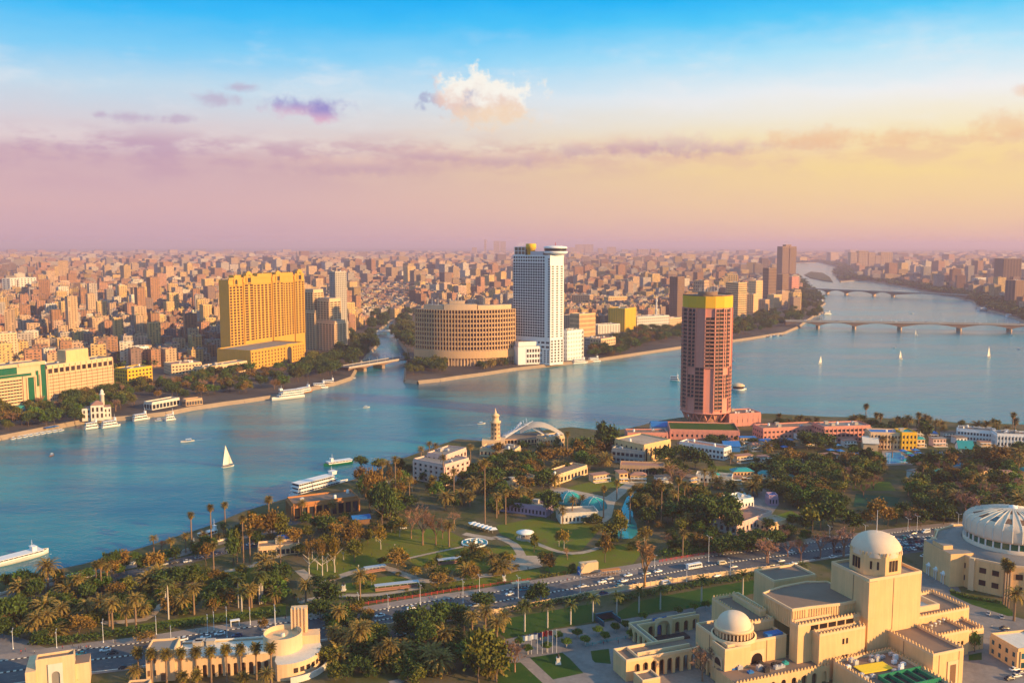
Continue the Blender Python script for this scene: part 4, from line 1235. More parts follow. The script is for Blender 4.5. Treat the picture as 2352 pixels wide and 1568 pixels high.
# ------------------------------------------------------------------ bridges
def bridge(name, label, ends, zd, wd, piers, thick, arch, mark=None, lamps=0, white=False):
    a, b = at(*ends[0], zd), at(*ends[1], zd)
    rz = atan2(b.y - a.y, b.x - a.x); L = hypot(b.x - a.x, b.y - a.y)
    t = thing(name, label, 'bridge', (a.x, a.y, 0), rz, mark=mark)
    ca, sa = cos(rz), sin(rz)
    us = []
    for p in piers:
        q = at(*p, 1.0); us.append((q.x - a.x) * ca + (q.y - a.y) * sa)
    us = sorted(us)
    m1 = M['white'] if white else M['concrete']
    mb = MB(); mb.box(0, L, 0, wd, zd - 1.0, zd); mb.build('deck', M['asphalt'], t)
    rl = MB()
    for y0 in (-0.5, wd + 0.02): rl.box(0, L, y0, y0 + 0.48, zd - 1.4, zd + 1.0)
    rl.build('parapet', m1, t)
    gd = MB()
    nodes = [0.0] + us + [L]
    for u0, u1 in zip(nodes, nodes[1:]):
        n = 12
        for y0 in (0.6,):
            for i in range(n):
                f = lambda q: zd - 1.02 - thick - arch * (abs(2 * q - 1) ** 2.0)
                p0, p1 = i / n, (i + 1) / n
                x0, x1 = u0 + (u1 - u0) * p0, u0 + (u1 - u0) * p1
                for y in (y0, wd - 0.6):
                    pts = [(x0, y, f(p0)), (x1, y, f(p1)), (x1, y, zd - 1.02), (x0, y, zd - 1.02)]
                    gd.face(pts if y == y0 else pts[::-1])
                gd.face([(x0, wd - 0.6, f(p0)), (x1, wd - 0.6, f(p1)), (x1, y0, f(p1)), (x0, y0, f(p0))])
    gd.build('arch_girder', m1 if white else M['brown'], t)
    for u in us:
        p = MB(); p.prism([(u - 2.6, 1), (u, -2), (u + 2.6, 1), (u + 2.6, wd - 1), (u, wd + 2), (u - 2.6, wd - 1)], -3, zd - 1.03 - thick - arch); p.build('pier', M['tan'], t)
    if lamps:
        for i in range(lamps):
            u = L * (i + 0.5) / lamps
            lp = MB(); lp.tube((u, -0.25, zd), (u, -0.25, zd + 8), 0.22, 0.15); lp.bar((u, -0.3, zd + 8), (u, 1.6, zd + 8.3), 0.25); lp.build('lamp_post', M['steel'], t)
    return t, L, rz, a


BR1 = bridge('road_bridge', 'long arched road bridge with stone piers across the wide river', (ZR(840, 585), ZR(2560, 612)), 15, 20, [ZR(1055, 638), ZR(1293, 644), ZR(1590, 650), ZR(1967, 654), ZR(2275, 655)], 1.2, 7, mark='long road bridge', lamps=26)
bridge('road_bridge', 'hazy farther bridge upstream of the long road bridge', (ZR(930, 378), ZR(1990, 420)), 16, 20, [ZR(1070, 403), ZR(1200, 405), ZR(1345, 408), ZR(1570, 411), ZR(1710, 414)], 1.5, 8, mark='hazy farther bridge')
BR2 = bridge('road_bridge', 'low concrete bridge over the canal mouth left of the curved tan hotel', (ZB(1110, 1003), ZB(1590, 925)), 9, 18, [ZB(1470, 1012), ZB(1165, 1020)], 1.4, 2.2, mark='canal mouth bridge', lamps=8)
bridge('foot_bridge', 'small white arched bridge up the narrow canal', (ZB(1325, 722), ZB(1475, 722)), 9, 10, [], 0.8, 7, white=True)


# ------------------------------------------------------------------ near bank: small buildings
BT('apartment_house', 'pale pink four storey house with balconies on the near shore', 'house', Z2(1025, 330), Z2(1215, 370), 26, Z2(0, 212)[1], 'pale_pink', nx=6, nz=4, fw=0.45, fh=0.5, proud=0.8, clutter=3, seed=80, win='glass_brown', mark='pale pink house')
BT('apartment_house', 'pink annexe with arched loggia right of the pale pink house', 'house', Z2(1222, 330), Z2(1345, 280), 16, Z2(0, 190)[1], 'pale_pink', nx=6, nz=3, fw=0.5, clutter=3, seed=81, win='glass_brown')
BT('restaurant_building', 'orange brick riverside restaurant with a flat brown roof', 'restaurant', Z2(295, 582), Z2(690, 530), 17, 0, 'orange_brick', 'roof_brown', nx=9, nz=1, fw=0.75, fh=0.75, proud=1.0, clutter=3, seed=82, h=9.5, mark='orange riverside restaurant')
BT('park_cafe', 'low cream park cafe with blue awning left of the lawns', 'cafe', Z2(80, 800), Z2(330, 780), 9, 0, 'cream', 'roof_brown', nx=9, nz=1, fw=0.75, fh=0.7, clutter=1, seed=83, h=4.5, mark='park cafe')
BT('gallery_shed', 'long mauve shed with beige roof beside the park', 'shed', Z3(40, 520), Z3(340, 560), 11, 0, 'mauve', 'path', nx=14, nz=1, fw=0.5, fh=0.5, clutter=2, seed=84, h=5.5, mark='mauve shed')
BT('gallery_shed', 'cream shed with wide beige roof in front of the teal domes', 'shed', Z3(430, 600), Z3(660, 590), 13, 0, 'offwhite', 'path', nx=10, nz=1, fw=0.5, fh=0.5, clutter=0, seed=85, h=5.5)
BT('gallery_shed', 'tan walled row of small rooms below the shore trees', 'shed', Z3(70, 400), Z3(280, 360), 9, 0, 'cream', 'roof_brown', nx=10, nz=1, fw=0.4, fh=0.5, clutter=2, seed=86, h=5)
BT('gallery_shed', 'long brown roofed shed left of the oval event lawn', 'shed', Z3(380, 372), Z3(590, 300), 13, 0, 'cream', 'roof_brown', nx=10, nz=1, fw=0.6, fh=0.6, clutter=1, seed=87, h=6)
BT('gallery_shed', 'long brown pergola building behind the oval event lawn', 'shed', Z3(790, 300), Z3(1060, 310), 13, 0, 'tan', 'terracotta', nx=14, nz=1, fw=0.7, fh=0.65, clutter=0, seed=88, h=6)
BT('clubhouse', 'beige hip-roofed hall with tall windows left of the pink round tower', 'hall', Z3(935, 238), Z3(1095, 200), 30, 0, 'sand', 'path', nx=6, nz=1, fw=0.35, fh=0.75, clutter=1, seed=89, h=14, mark='beige hip-roofed hall')
BT('clubhouse', 'grey verandah wing left of the beige hip-roofed hall', 'hall', Z3(740, 225), Z3(930, 245), 22, 0, 'concrete', 'roof_grey', nx=7, nz=2, fw=0.7, fh=0.5, clutter=2, seed=90, h=10)
BT('club_building', 'white two storey club building with mauve windows and a pinkish roof', 'building', Z3(1150, 170), Z3(1420, 215), 12, 0, 'white', 'terracotta', nx=12, nz=2, fw=0.6, fh=0.5, clutter=3, seed=91, h=8.5, mark='white club building')
BT('kiosk_building', 'low white kiosk beside the dark trees behind the pond', 'kiosk', Z3(1250, 345), Z3(1470, 362), 10, 0, 'offwhite', 'roof_grey', nx=9, nz=1, fw=0.5, fh=0.5, clutter=1, seed=92, h=4.5)
BT('kiosk_building', 'white flat pavilion at the edge of the round pond', 'kiosk', Z3(1470, 530), Z3(1600, 505), 14, 0, 'white', 'offwhite', nx=7, nz=1, fw=0.5, fh=0.5, clutter=1, seed=93, h=6, mark='white pond pavilion')
BT('restaurant_building', 'brown roofed pavilion with a pink wall near the main road', 'pavilion', Z3(1500, 672), Z3(1710, 590), 16, 0, 'pale_pink', 'terracotta', nx=9, nz=1, fw=0.5, fh=0.5, clutter=0, seed=94, h=6)
BT('kiosk_building', 'cream roofed shed beyond the brown roofed pavilion', 'kiosk', Z4(190, 650), Z4(300, 620), 10, 0, 'cream', 'path', nx=5, nz=1, fw=0.5, fh=0.5, clutter=0, seed=95, h=4)
BT('hotel_wing', 'long pink terrace wing right of the pink round tower', 'building', Z4(150, 90), Z4(500, 72), 18, 0, 'pink', 'roof_brown', nx=14, nz=2, fw=0.55, fh=0.4, clutter=4, seed=96, h=9)
BT('hotel_wing', 'pink and glass wing with a cyan stair panel near the water', 'building', Z4(520, 110), Z4(800, 100), 20, 0, 'pink', 'roof_grey', nx=11, nz=3, fw=0.75, fh=0.5, proud=1.0, clutter=6, seed=97, h=13, mark='cyan panelled pink wing')
BT('hotel_wing', 'pink block on the waterfront behind the pink round tower', 'building', ZR(480, 1255), ZR(680, 1245), 22, 0, 'pink', 'roof_brown', nx=6, nz=1, fw=0.1, fh=0.3, clutter=8, seed=98, h=11)
BT('hotel_podium', 'pink podium base below the pink round tower', 'building', ZR(105, 1335), ZR(545, 1345), 34, 0, 'pink', 'lawn_lush', nx=14, nz=1, fw=0.4, fh=0.3, clutter=0, seed=99, h=8)
BT('hotel_podium', 'low pink annexe left of the pink podium', 'building', Z3(835, 95), Z3(1080, 95), 16, 0, 'pink', 'roof_brown', nx=9, nz=1, fw=0.4, fh=0.4, clutter=2, seed=100, h=6)
BT('club_building', 'cream sports club block with a blue and red roof edge', 'building', Z4(800, 145), Z4(985, 150), 16, 0, 'cream', 'blue_paint', nx=9, nz=3, fw=0.6, fh=0.5, proud=0.9, clutter=2, seed=101, h=13, mark='blue roofed club block')
BT('club_building', 'yellowish club block with a green striped top right of the blue roofed club block', 'building', Z4(990, 155), Z4(1082, 155), 16, 0, 'yellow', 'teal_paint', nx=4, nz=3, fw=0.5, fh=0.5, clutter=1, seed=102, h=14)
BT('apartment_house', 'white waterside apartment row with teal doors at the right edge', 'building', Z4(1330, 90), Z4(1560, 110), 14, 0, 'white', 'roof_brown', nx=12, nz=2, fw=0.6, fh=0.5, proud=1.0, clutter=14, seed=103, h=9, win='glass', mark='white waterside row')
BT('apartment_house', 'second white waterside row cut by the right edge', 'building', Z4(1570, 130), Z4(1800, 140), 14, 0, 'white', 'roof_brown', nx=11, nz=2, fw=0.6, fh=0.5, proud=1.0, clutter=12, seed=104, h=10, win='glass_teal')
BT('kiosk_building', 'small lavender ticket hut with pointed roof on the pond forecourt', 'kiosk', Z4(185, 490), Z4(240, 490), 7, 0, 'mauve', 'blue_paint', nx=3, nz=1, fw=0.5, fh=0.5, clutter=0, seed=105, h=6)


def gable(name, label, cat, A, B, depth, h, rise, wall, roof, mark=None):
    """a shed with a pitched roof, ridge along its front"""
    loc, rz, Wd = base_frame(A, B)
    t = thing(name, label, cat, loc, rz, mark=mark)
    mb = MB(); mb.prism(rect(0, Wd, 0, depth), -1, h); mb.face([(Wd, 0, h), (Wd, depth, h), (Wd, depth / 2, h + rise)]); mb.face([(0, depth, h), (0, 0, h), (0, depth / 2, h + rise)])
    mb.build('wall', M[wall], t)
    r = MB(); e = 0.7
    for y0, y1, z0, z1 in ((-e, depth / 2, h + 0.05, h + rise + 0.15), (depth + e, depth / 2, h + 0.05, h + rise + 0.15)):
        q = [(-e, y0, z0), (Wd + e, y0, z0), (Wd + e, y1, z1), (-e, y1, z1)]
        r.face(q if y0 < y1 else q[::-1]); r.face([(a, b, c - 0.25) for a, b, c in (q[::-1] if y0 < y1 else q)])
    r.build('roof', M[roof], t)
    return t


gable('pool_shed', 'turquoise pitched canopy beside the right-hand swimming pool', 'canopy', Z4(1340, 190), Z4(1430, 195), 16, 6, 5, 'white', 'teal_paint')
gable('hall', 'grey white pitched hall left of the blue roofed club block', 'hall', Z4(760, 155), Z4(850, 160), 18, 6, 4, 'cream', 'offwhite')
gable('canopy', 'bright blue tarpaulin canopy below the pink podium', 'canopy', Z3(1425, 165), Z3(1520, 165), 14, 4.5, 3, 'blue_paint', 'blue_paint')
gable('canopy', 'blue pitched canopy at the water left of the pink podium', 'canopy', Z3(985, 45), Z3(1080, 45), 14, 5, 3.5, 'white', 'blue_paint')
gable('canopy', 'blue awning roof over the park cafe terrace', 'canopy', Z2(205, 740), Z2(265, 735), 5, 4.6, 1.2, 'cream', 'blue_paint')
gable('canopy', 'blue awning roof right of the orange riverside restaurant', 'canopy', Z2(660, 610), Z2(760, 600), 8, 3.4, 1.4, 'timber', 'blue_paint')


def tent(px, label):
    c = at(*px)
    t = thing('tent_dome', label, 'tent', c, 0, 'teal tent domes')
    mb = MB(); mb.lathe((0, 0, 0), [(8.5, -0.2), (8.4, 1.2), (7.2, 3.6), (5, 5.4), (2.4, 6.4), (0, 6.7)], 20); mb.build('canopy', M['teal_paint'], t)
    r = MB()
    for i in range(6):
        a = i * pi / 3
        for (r0, z0), (r1, z1) in (((8.6, 1.2), (7.4, 3.7)), ((7.4, 3.7), (5.1, 5.5)), ((5.1, 5.5), (0.3, 6.85))):
            r.bar((r0 * cos(a), r0 * sin(a), z0), (r1 * cos(a), r1 * sin(a), z1), 0.3)
    r.build('rib', M['steel'], t)


tent(Z3(480, 465), 'teal tent dome farthest left by the oval event lawn')
tent(Z3(630, 500), 'teal tent dome right of its twin by the paved forecourt')


def bow_hall():
    """shore hall: round lighthouse-like tower and a bowed white truss roof"""
    c = at(*Z2(1522, 130))
    t = thing('tower', 'pale round lookout tower at the shore beside the bowed truss roof', 'tower', c, 0, mark='pale lookout tower')
    h = topz(c, 945) - LZ
    mb = MB(); mb.lathe((0, 0, -1), [(4.2, 0), (3.7, h * 0.7), (4.6, h * 0.72), (4.6, h * 0.76), (2.9, h * 0.78), (2.7, h * 0.9), (3.3, h * 0.91), (3.3, h * 0.94), (1.2, h * 0.99), (0.1, h + 4)], 16); mb.build('shaft', M['cream'], t)
    wn = []
    for k in range(5):
        for a in (-2.3, -1.5, -0.7): wn.append(((3.9 * cos(a), 3.9 * sin(a), 4 + k * h * 0.125), a + pi / 2, 0.9, 1.8))
    emit_windows(t, wn, 'dark')
    bs = MB(); bs.box(-11, 8, -6, 8, -1, 6); bs.build('base', M['cream'], t)
    p = at(*Z3(190, 105))
    t2 = thing('hall', 'low shore hall under a bowed roof of white steel trusses', 'hall', p, radians(8), mark='bowed truss hall')
    mb = MB(); mb.prism(rect(-19, 21, -9, 12), -1, 5, 0, 1); mb.build('wall', [M['terracotta'], M['roof_grey']], t2)
    sh = MB()
    rows = []
    for i in range(13):
        u = i / 12; x = -2 + 38 * u; z = 6 + 11 * sin(pi * (0.18 + 0.80 * u)) 
        rows.append([(x, -8 + 17 * j / 8, z - 3.0 * (abs(j / 4 - 1) ** 2)) for j in range(9)])
    sh.grid(rows); sh.build('roof_shell', M['concrete'], t2)
    tr = MB()
    for j in range(9):
        y = -9 + 18 * j / 8
        tr.bar((-16, y, 5), (6 + j * 0.6, y * 0.5, 17), 0.3); tr.bar((-16 + j, y, 5), (0, y * 0.4, 17), 0.25); tr.bar((22, y, 5), (2 + j, y * 0.4, 16.5), 0.25)
    for i in range(8):
        tr.bar((-14 + i * 2.5, -9, 6 + i * 1.8), (-12 + i * 2.5, 9, 6 + i * 1.8), 0.28)
    tr.build('truss', M['white_steel'], t2)
    fm, wins = MB(), []
    facade(fm, wins, (-19, -9), (21, -9), 0.5, 4.5, 14, 1, 0.7, 0.7, 0.4); fm.build('facade_frame', M['cream'], t2); emit_windows(t2, wins, 'glass_brown')
    BT('restaurant_building', 'cream shore restaurant with a yellow upper room beside the bowed truss hall', 'restaurant', Z3(330, 150), Z3(450, 135), 12, 0, 'cream', 'roof_grey', nx=7, nz=2, fw=0.6, fh=0.5, clutter=5, seed=110, h=9)
    BT('restaurant_building', 'grey roofed annexe cluttered with tanks below the pale lookout tower', 'building', Z3(-60, 190), Z3(150, 205), 16, 0, 'cream', 'roof_grey', nx=9, nz=1, fw=0.5, fh=0.5, clutter=9, seed=111, h=6)


bow_hall()


# ------------------------------------------------------------------ little pavilions and terraces of the riverside clubs
def minis():
    rm = random.Random(77)
    spots = [(Z4, x + rm.uniform(-25, 25), y + rm.uniform(-10, 10)) for x in range(40, 1740, 130) for y in (120, 215, 330)] + [(Z3, x + rm.uniform(-25, 25), y + rm.uniform(-10, 10)) for x in range(640, 1740, 140) for y in (150, 345)] + [(ZR, x, 1318 + rm.uniform(-8, 8)) for x in range(720, 1960, 105)]
    k = 0
    for conv, x, y in spots:
        if conv is Z4 and (880 < x < 1110 and 140 < y < 250 or 1230 < x < 1440 and 150 < y < 260 or 680 < x < 1000 and 300 < y < 500): continue
        k += 1
        c = at(*conv(x, y)); w_, d_, h_ = rm.uniform(6, 15), rm.uniform(5, 9), rm.uniform(3.2, 6.5)
        wl, wn = rm.choice([('offwhite', 'white'), ('pale_pink', 'pink'), ('cream', 'cream'), ('sand', 'tan'), ('white', 'white')]); rf, rn = rm.choice([('roof_brown', 'brown'), ('terracotta', 'reddish'), ('blue_paint', 'blue'), ('roof_grey', 'grey'), ('teal_paint', 'teal')])
        t = thing('club_kiosk', (f'{wn} kiosk with {rn} roof',), 'kiosk', c, radians(rm.uniform(-12, 30)), 'small kiosks of the riverside clubs')
        mb = MB(); mb.prism(rect(-w_ / 2, w_ / 2, -d_ / 2, d_ / 2), -1, h_); mb.build('wall', M[wl], t)
        r = MB(); q = rect(-w_ / 2 - .6, w_ / 2 + .6, -d_ / 2 - .6, d_ / 2 + .6); r.prism(q, h_ + .01, h_ + (1.6 if k % 3 == 0 else .35), 0, None, (1, 1, 1), .45 if k % 3 == 0 else 1.0, True); r.build('roof', M[rf], t)
        fm, wins = MB(), []
        facade(fm, wins, (-w_ / 2, -d_ / 2), (w_ / 2, -d_ / 2), .6, h_ - .4, max(2, int(w_ / 2.4)), 1 if h_ < 5 else 2, .55, .6, .15); fm.build('facade_frame', M[wl], t)
        wm = MB()
        for cc, a, ww, hh in wins: put('window', WIN_ME['glass_brown'], t, cc, a, (ww, 1, hh))
        fr = MB(); fr.box(-w_ / 2 - .3, w_ / 2 + .3, -d_ / 2 - 3.2, -d_ / 2 - .02, -.1, .25)
        for u in (-.45, .45): fr.box(w_ * u - .1, w_ * u + .1, -d_ / 2 - 3.1, -d_ / 2 - 2.9, .25, 2.6)
        fr.box(-w_ / 2, w_ / 2, -d_ / 2 - 3.2, -d_ / 2 - .05, 2.6, 2.8); fr.build('terrace', M['offwhite'], t)


minis()
# ------------------------------------------------------------------ the opera house
OA = radians(21.0)
E1, E2 = Vector((cos(OA), sin(OA))), Vector((sin(OA), -cos(OA)))     # E1 to the right and away, E2 towards the viewer
OG = 4.0
O0 = at(*R2(595, 650), 41); O0 = Vector((O0.x, O0.y))


def ol(px, z):
    """a picture point at height z in the opera's own axes (u along E1, v along -E2)"""
    p = at(*px, z); q = Vector((p.x, p.y)) - O0
    return q.dot(E1), -q.dot(E2)


opera = thing('opera_house', 'large sand coloured opera house with two pale domes and crenellated walls', 'opera house', (O0.x, O0.y, 0), OA, mark='opera house')


def merlons(mb, P, Q, z, step=1.5, w=0.8, h=0.9, t=0.4):
    P, Q = Vector(P), Vector(Q); L = (Q - P).length; d = (Q - P) / L; a = atan2(d.y, d.x); n = max(1, int(L / step))
    nr = Vector((-d.y, d.x)) * (t / 2)
    for i in range(n):
        c = P + d * ((i + 0.5) * L / n) + nr
        mb.obox(c, a, w, t, z, z + h * 0.6); mb.obox(c, a, w * 0.5, t * 0.98, z + h * 0.6 + 0.005, z + h)


def oblock(name, u0, u1, v0, v1, zt, zb=OG - 1, mer=(), ph=0.9, roof='roof_brown', wall='sand', pilaster=()):
    """one wing: walls, a sunk roof behind a parapet, crenels on the listed sides (f front, r right, l left, b back)"""
    mb = MB()
    pl = rect(u0, u1, v0, v1)
    mb.prism(pl, zb, zt - ph, 0, 1)
    for i in range(4):
        a, b = Vector(pl[i]), Vector(pl[(i + 1) % 4]); d = (b - a).normalized(); nn = Vector((-d.y, d.x)) * 0.25
        c = (a + b) / 2 + nn
        mb.obox(c, atan2(d.y, d.x), (b - a).length - (1.0 if i % 2 else 0.0), 0.5, zt - ph, zt, 2)
    sides = {'f': (pl[0], pl[1]), 'r': (pl[1], pl[2]), 'b': (pl[2], pl[3]), 'l': (pl[3], pl[0])}
    for s_ in mer: merlons(mb, *sides[s_], zt + 0.005)
    for s_, f in pilaster:                      # dark vertical joints
        a, b = Vector(sides[s_][0]), Vector(sides[s_][1]); d = (b - a).normalized(); c = a.lerp(b, f) + Vector((d.y, -d.x)) * 0.02
        mb.obox(c, atan2(d.y, d.x), 0.28, 0.1, zb, zt - ph, 3)
    # base course line
    return mb.build(name, [M[wall], M[roof], M['sand_trim'], M['timber']], opera)


def owin(parent_wins, u, v, z, w_, h_, face='f'):
    parent_wins.append(((u, v - 0.06 if face == 'f' else v, z), 0 if face == 'f' else pi / 2, w_, h_))


ow = []
# stage tower with the octagon and the big dome
tl, tf, tr = ol(R2(170, 490), 41), ol(R2(545, 645), 41), ol(R2(1000, 565), 41)
TW, TD = tr[0] - tf[0], tl[1] - tf[1]
TD = max(TD, TW * 0.8)
u0, v0 = tf[0], tf[1]
oblock('stage_tower', u0, u0 + TW, v0, v0 + TD, 41, mer=(), ph=1.1, roof='roof_grey', pilaster=(('f', 0.46), ('l', 0.6)))
cb = MB(); cb.box(u0 - 0.8, u0 + 3.6, v0 - 0.8, v0 - 0.01, 25, 40); cb.box(u0 - 0.8, u0 - 0.01, v0 - 0.0, v0 + 3.0, 25, 40); cb.build('corner_buttress', M['sand'], opera)
uc, vc = u0 + TW * 0.5, v0 + TD * 0.52
RO = TW * 0.40
oc = MB(); ring8 = lambda r, o=pi / 8: [(uc + r * cos(o + i * pi / 4), vc + r * sin(o + i * pi / 4)) for i in range(8)]
oc.prism(ring8(RO), 40, 48, 0, 0)
for i in range(8):
    a, b = Vector(ring8(RO)[i]), Vector(ring8(RO)[(i + 1) % 8]); merlons(oc, a, b, 48.0, 1.4, 0.8, 1.3)
oc.build('octagon_drum', M['sand'], opera)
for i in range(8):
    a, b = Vector(ring8(RO)[i]), Vector(ring8(RO)[(i + 1) % 8]); d = (b - a).normalized(); n = Vector((d.y, -d.x)); m_ = (a + b) / 2 + n * 0.05
    if i % 2 == 1:
        for k in (-1, 0, 1): ow.append(((m_.x + d.x * k * 1.5, m_.y + d.y * k * 1.5, 44.0), atan2(d.y, d.x), 1.1, 4.4))
    else:
        for k in (-1, 1): ow.append(((m_.x + d.x * k * 1.3, m_.y + d.y * k * 1.3, 44.2), atan2(d.y, d.x), 0.8, 3.2))


def dome(name, c, r, z, hgt, m='dome', n=40):
    mb = MB()
    mb.lathe((c[0], c[1], z), [(r * cos(pi / 2 * k / 12) ** 0.85 if k < 12 else 0.0, hgt * sin(pi / 2 * k / 12)) for k in range(13)], n)
    return mb.build(name, M[m], opera)


dome('main_dome', (uc, vc), RO * 0.95, 47.2, RO * 0.74)
fp = MB(); fp.tube((uc, vc, 47.2 + RO * 0.72), (uc, vc, 47.2 + RO * 0.74 + 9), 0.14, 0.08); fp.build('flagpole', M['white_steel'], opera)

# right-hand wings
a_, b_, c_ = ol(R2(640, 1095), 19), ol(R2(1110, 1310), 19), ol(R2(1385, 1255), 19)
oblock('gallery_wing', b_[0], c_[0], b_[1], a_[1], 19, mer=('l', 'r'), pilaster=(('l', 0.4), ('f', 0.2), ('f', 0.85)))
rb = (b_[0], c_[0], b_[1], a_[1])
pt_ = MB(); xm = (b_[0] + c_[0]) / 2 + 2.2
pt_.box(xm - 2.6, xm + 2.6, b_[1] - 0.35, b_[1] - 0.01, 4, 15); pt_.build('portal', M['sand_trim'], opera)
dk = MB(); dk.box(xm - 1.4, xm + 1.4, b_[1] - 0.42, b_[1] - 0.36, 4, 13.5); dk.build('portal_opening', M['timber'], opera)
q0, q1 = ol(R2(985, 992), 17), ol(R2(1430, 895), 17)
oblock('rear_wing', u0 + TW - 6, q1[0], q1[1], q1[1] + 20, 17, mer=('f', 'r', 'b'))
cw = MB(); um = (u0 + TW + q1[0]) / 2
for x0, x1, y0, y1 in ((um - 7, um + 7, q1[1] + 5, q1[1] + 6), (um - 7, um + 7, q1[1] + 16, q1[1] + 17), (um - 7, um - 6, q1[1] + 6.01, q1[1] + 15.99), (um + 6, um + 7, q1[1] + 6.01, q1[1] + 15.99)): cw.box(x0, x1, y0, y1, 16.0, 18.4)
cw.box(um - 5.99, um + 5.99, q1[1] + 6.01, q1[1] + 15.99, 16.0, 16.3, 1); cw.build('light_well', [M['sand_trim'], M['offwhite']], opera)
s0, s1 = ol(R2(1140, 1140), 14.5), ol(R2(1430, 1090), 14.5)
oblock('side_wing', c_[0] - 3, s1[0], s1[1], s1[1] + 15, 14.5, mer=('f', 'r'))
s2, s3 = ol(R2(1430, 1110), 13), ol(R2(1560, 1075), 13)
oblock('side_annexe', s1[0] + 0.02, s3[0], s3[1], s3[1] + 11, 13, mer=('f', 'r'))
for k in range(4):
    v = MB(); v.lathe((s1[0] - 12 + k * 3.2, s1[1] + 8 + k * 1.0, 13.6), [(0.45, 0), (0.45, 0.9), (0.7, 1.0), (0.7, 1.4), (0, 1.5)], 10); v.build('roof_vent', M['offwhite'], opera)
for k in range(2): owin(ow, s1[0] - 5.5 + k * 2.0, s1[1] - 0.05, 8, 0.9, 4.5)
# front service block with yellow tarpaulin and green well
g0_, g1_, g2_ = ol(R2(190, 1370), 13), ol(R2(690, 1270), 13), ol(R2(1165, 1510), 13)
gv1 = g1_[1]; gu1 = g2_[0]; gu0 = gu1 - abs(g1_[0] - g0_[0]); gv0 = gv1 - 40
gu0 = min(gu0, g0_[0] + 2)
oblock('service_wing', gu0, gu1, gv0, gv1, 13, mer=('l', 'r', 'b'))
tp = MB(); tp.obox((gu0 + 10.5, gv1 - 9.5), radians(-4), 13, 6, 12.4, 12.75); tp.build('yellow_tarpaulin', M['yellow_cloth'], opera)
gw = MB()
for i in range(5): gw.box(gu0 + 6 + i * 4.4, gu0 + 6.35 + i * 4.4, gv1 - 26, gv1 - 17, 12.2, 13.6)
gw.box(gu0 + 5.9, gu1 - 1, gv1 - 17, gv1 - 16.6, 12.2, 13.8); gw.box(gu0 + 5.9, gu1 - 1, gv1 - 26.5, gv1 - 26.05, 12.2, 13.8); gw.build('green_frame', M['green_paint'], opera)
gf = MB(); gf.box(gu0 + 6, gu1 - 1.2, gv1 - 26, gv1 - 17, 12.15, 12.3); gf.build('well_floor', M['dark'], opera)
rr_ = random.Random(5)
for k in range(26):
    x, y = rr_.uniform(gu0 + 1.5, gu1 - 2), rr_.uniform(gv1 - 16, gv1 - 1.5)
    if gu0 + 3.5 < x < gu0 + 17.5 and gv1 - 13 < y < gv1 - 6: continue
    b = MB(); h_ = rr_.uniform(0.8, 2.0); b.box(x - 0.9, x + 0.9, y - 0.6, y + 0.6, 12.3, 12.3 + h_); b.lathe((x, y, 12.3 + h_), [(0.45, 0), (0.45, 0.2), (0, 0.2)], 8)
    b.build('cooling_unit', M['white_steel' if rr_.random() < 0.6 else 'steel'], opera)
# main hall with the fan-shaped auditorium roof
m0, m1 = ol(R1(1900, 1000), 26), ol(R2(610, 925), 26)
m2 = ol(R1(1140, 760), 24)
oblock('main_hall', m0[0], m1[0] + 2, m0[1], v0 + 8, 26, mer=('f', 'l'), pilaster=())
l0 = ol(R1(1620, 940), 23)
oblock('foyer_wing', m2[0], m0[0] - 0.02, l0[1], l0[1] + 27, 23, mer=('f', 'l', 'b'))
oblock('inner_wing', m2[0] + 8, m0[0] - 0.1, l0[1] + 5, l0[1] + 24, 25, zb=20, mer=('f', 'l'))
fan = [R1(1560, 695), R1(1840, 850), R2(0, 895), R2(300, 862), R2(500, 822)]
fz = 29.5
fp_ = [ol(p, fz) for p in fan]
fp_ = [(u, max(v, m0[1] + 3.0 + 1.5 * (i % 2 == 0))) for i, (u, v) in enumerate(fp_)]
back = [ol(R2(165, 672), fz), ol(R2(0, 675), fz), ol(R1(1883 if False else 2000, 580), fz), ol(R1(1760, 625), fz), ol(R1(1640, 662), fz)]
poly = fp_ + back
au = MB(); au.prism(poly, 22, fz, 0, 1)
rim = MB()
for i in range(len(poly)):
    a, b = Vector(poly[i]), Vector(poly[(i + 1) % len(poly)]); d = (b - a).normalized(); n = Vector((d.y, -d.x))
    L = (b - a).length
    rim.obox((a + b) / 2 + n * 0.12, atan2(d.y, d.x), L + 0.3, 0.5, fz - 0.5 - 0.013 * i, fz + 0.5 + 0.011 * i)
    for k in range(int(L / 1.1)):
        c = a + d * (0.55 + k * 1.1) + n * 0.1
        au.obox(c, atan2(d.y, d.x), 0.35, 0.24, 22.5, fz - 0.55)
au.build('auditorium', [M['sand'], M['roof_brown']], opera)
rim.build('auditorium_rim', M['sand_trim'], opera)
k0 = ol(R1(1690, 590), 29); k1 = ol(R1(1970, 520), 29)
oblock('rear_box', k0[0] + 1, k1[0] + 6, k0[1] + 3, k0[1] + 17, 29, zb=3)
# small projecting box on the main front
p0, p1 = ol(R2(100, 1135), 23), ol(R2(520, 1065), 23)
oblock('stair_box', p0[0], p1[0], p0[1], m0[1] + 0.01, 23, mer=('f', 'l', 'r'), zb=3)
for u_ in (0.52, 0.60):
    for z in (18.5, 12): owin(ow, p0[0] + (p1[0] - p0[0]) * u_, p0[1], z, 0.8, 2.2)
for k in range(5): owin(ow, p0[0] + 1 + k * 4.2, m0[1], 24.0, 3.4, 1.8)
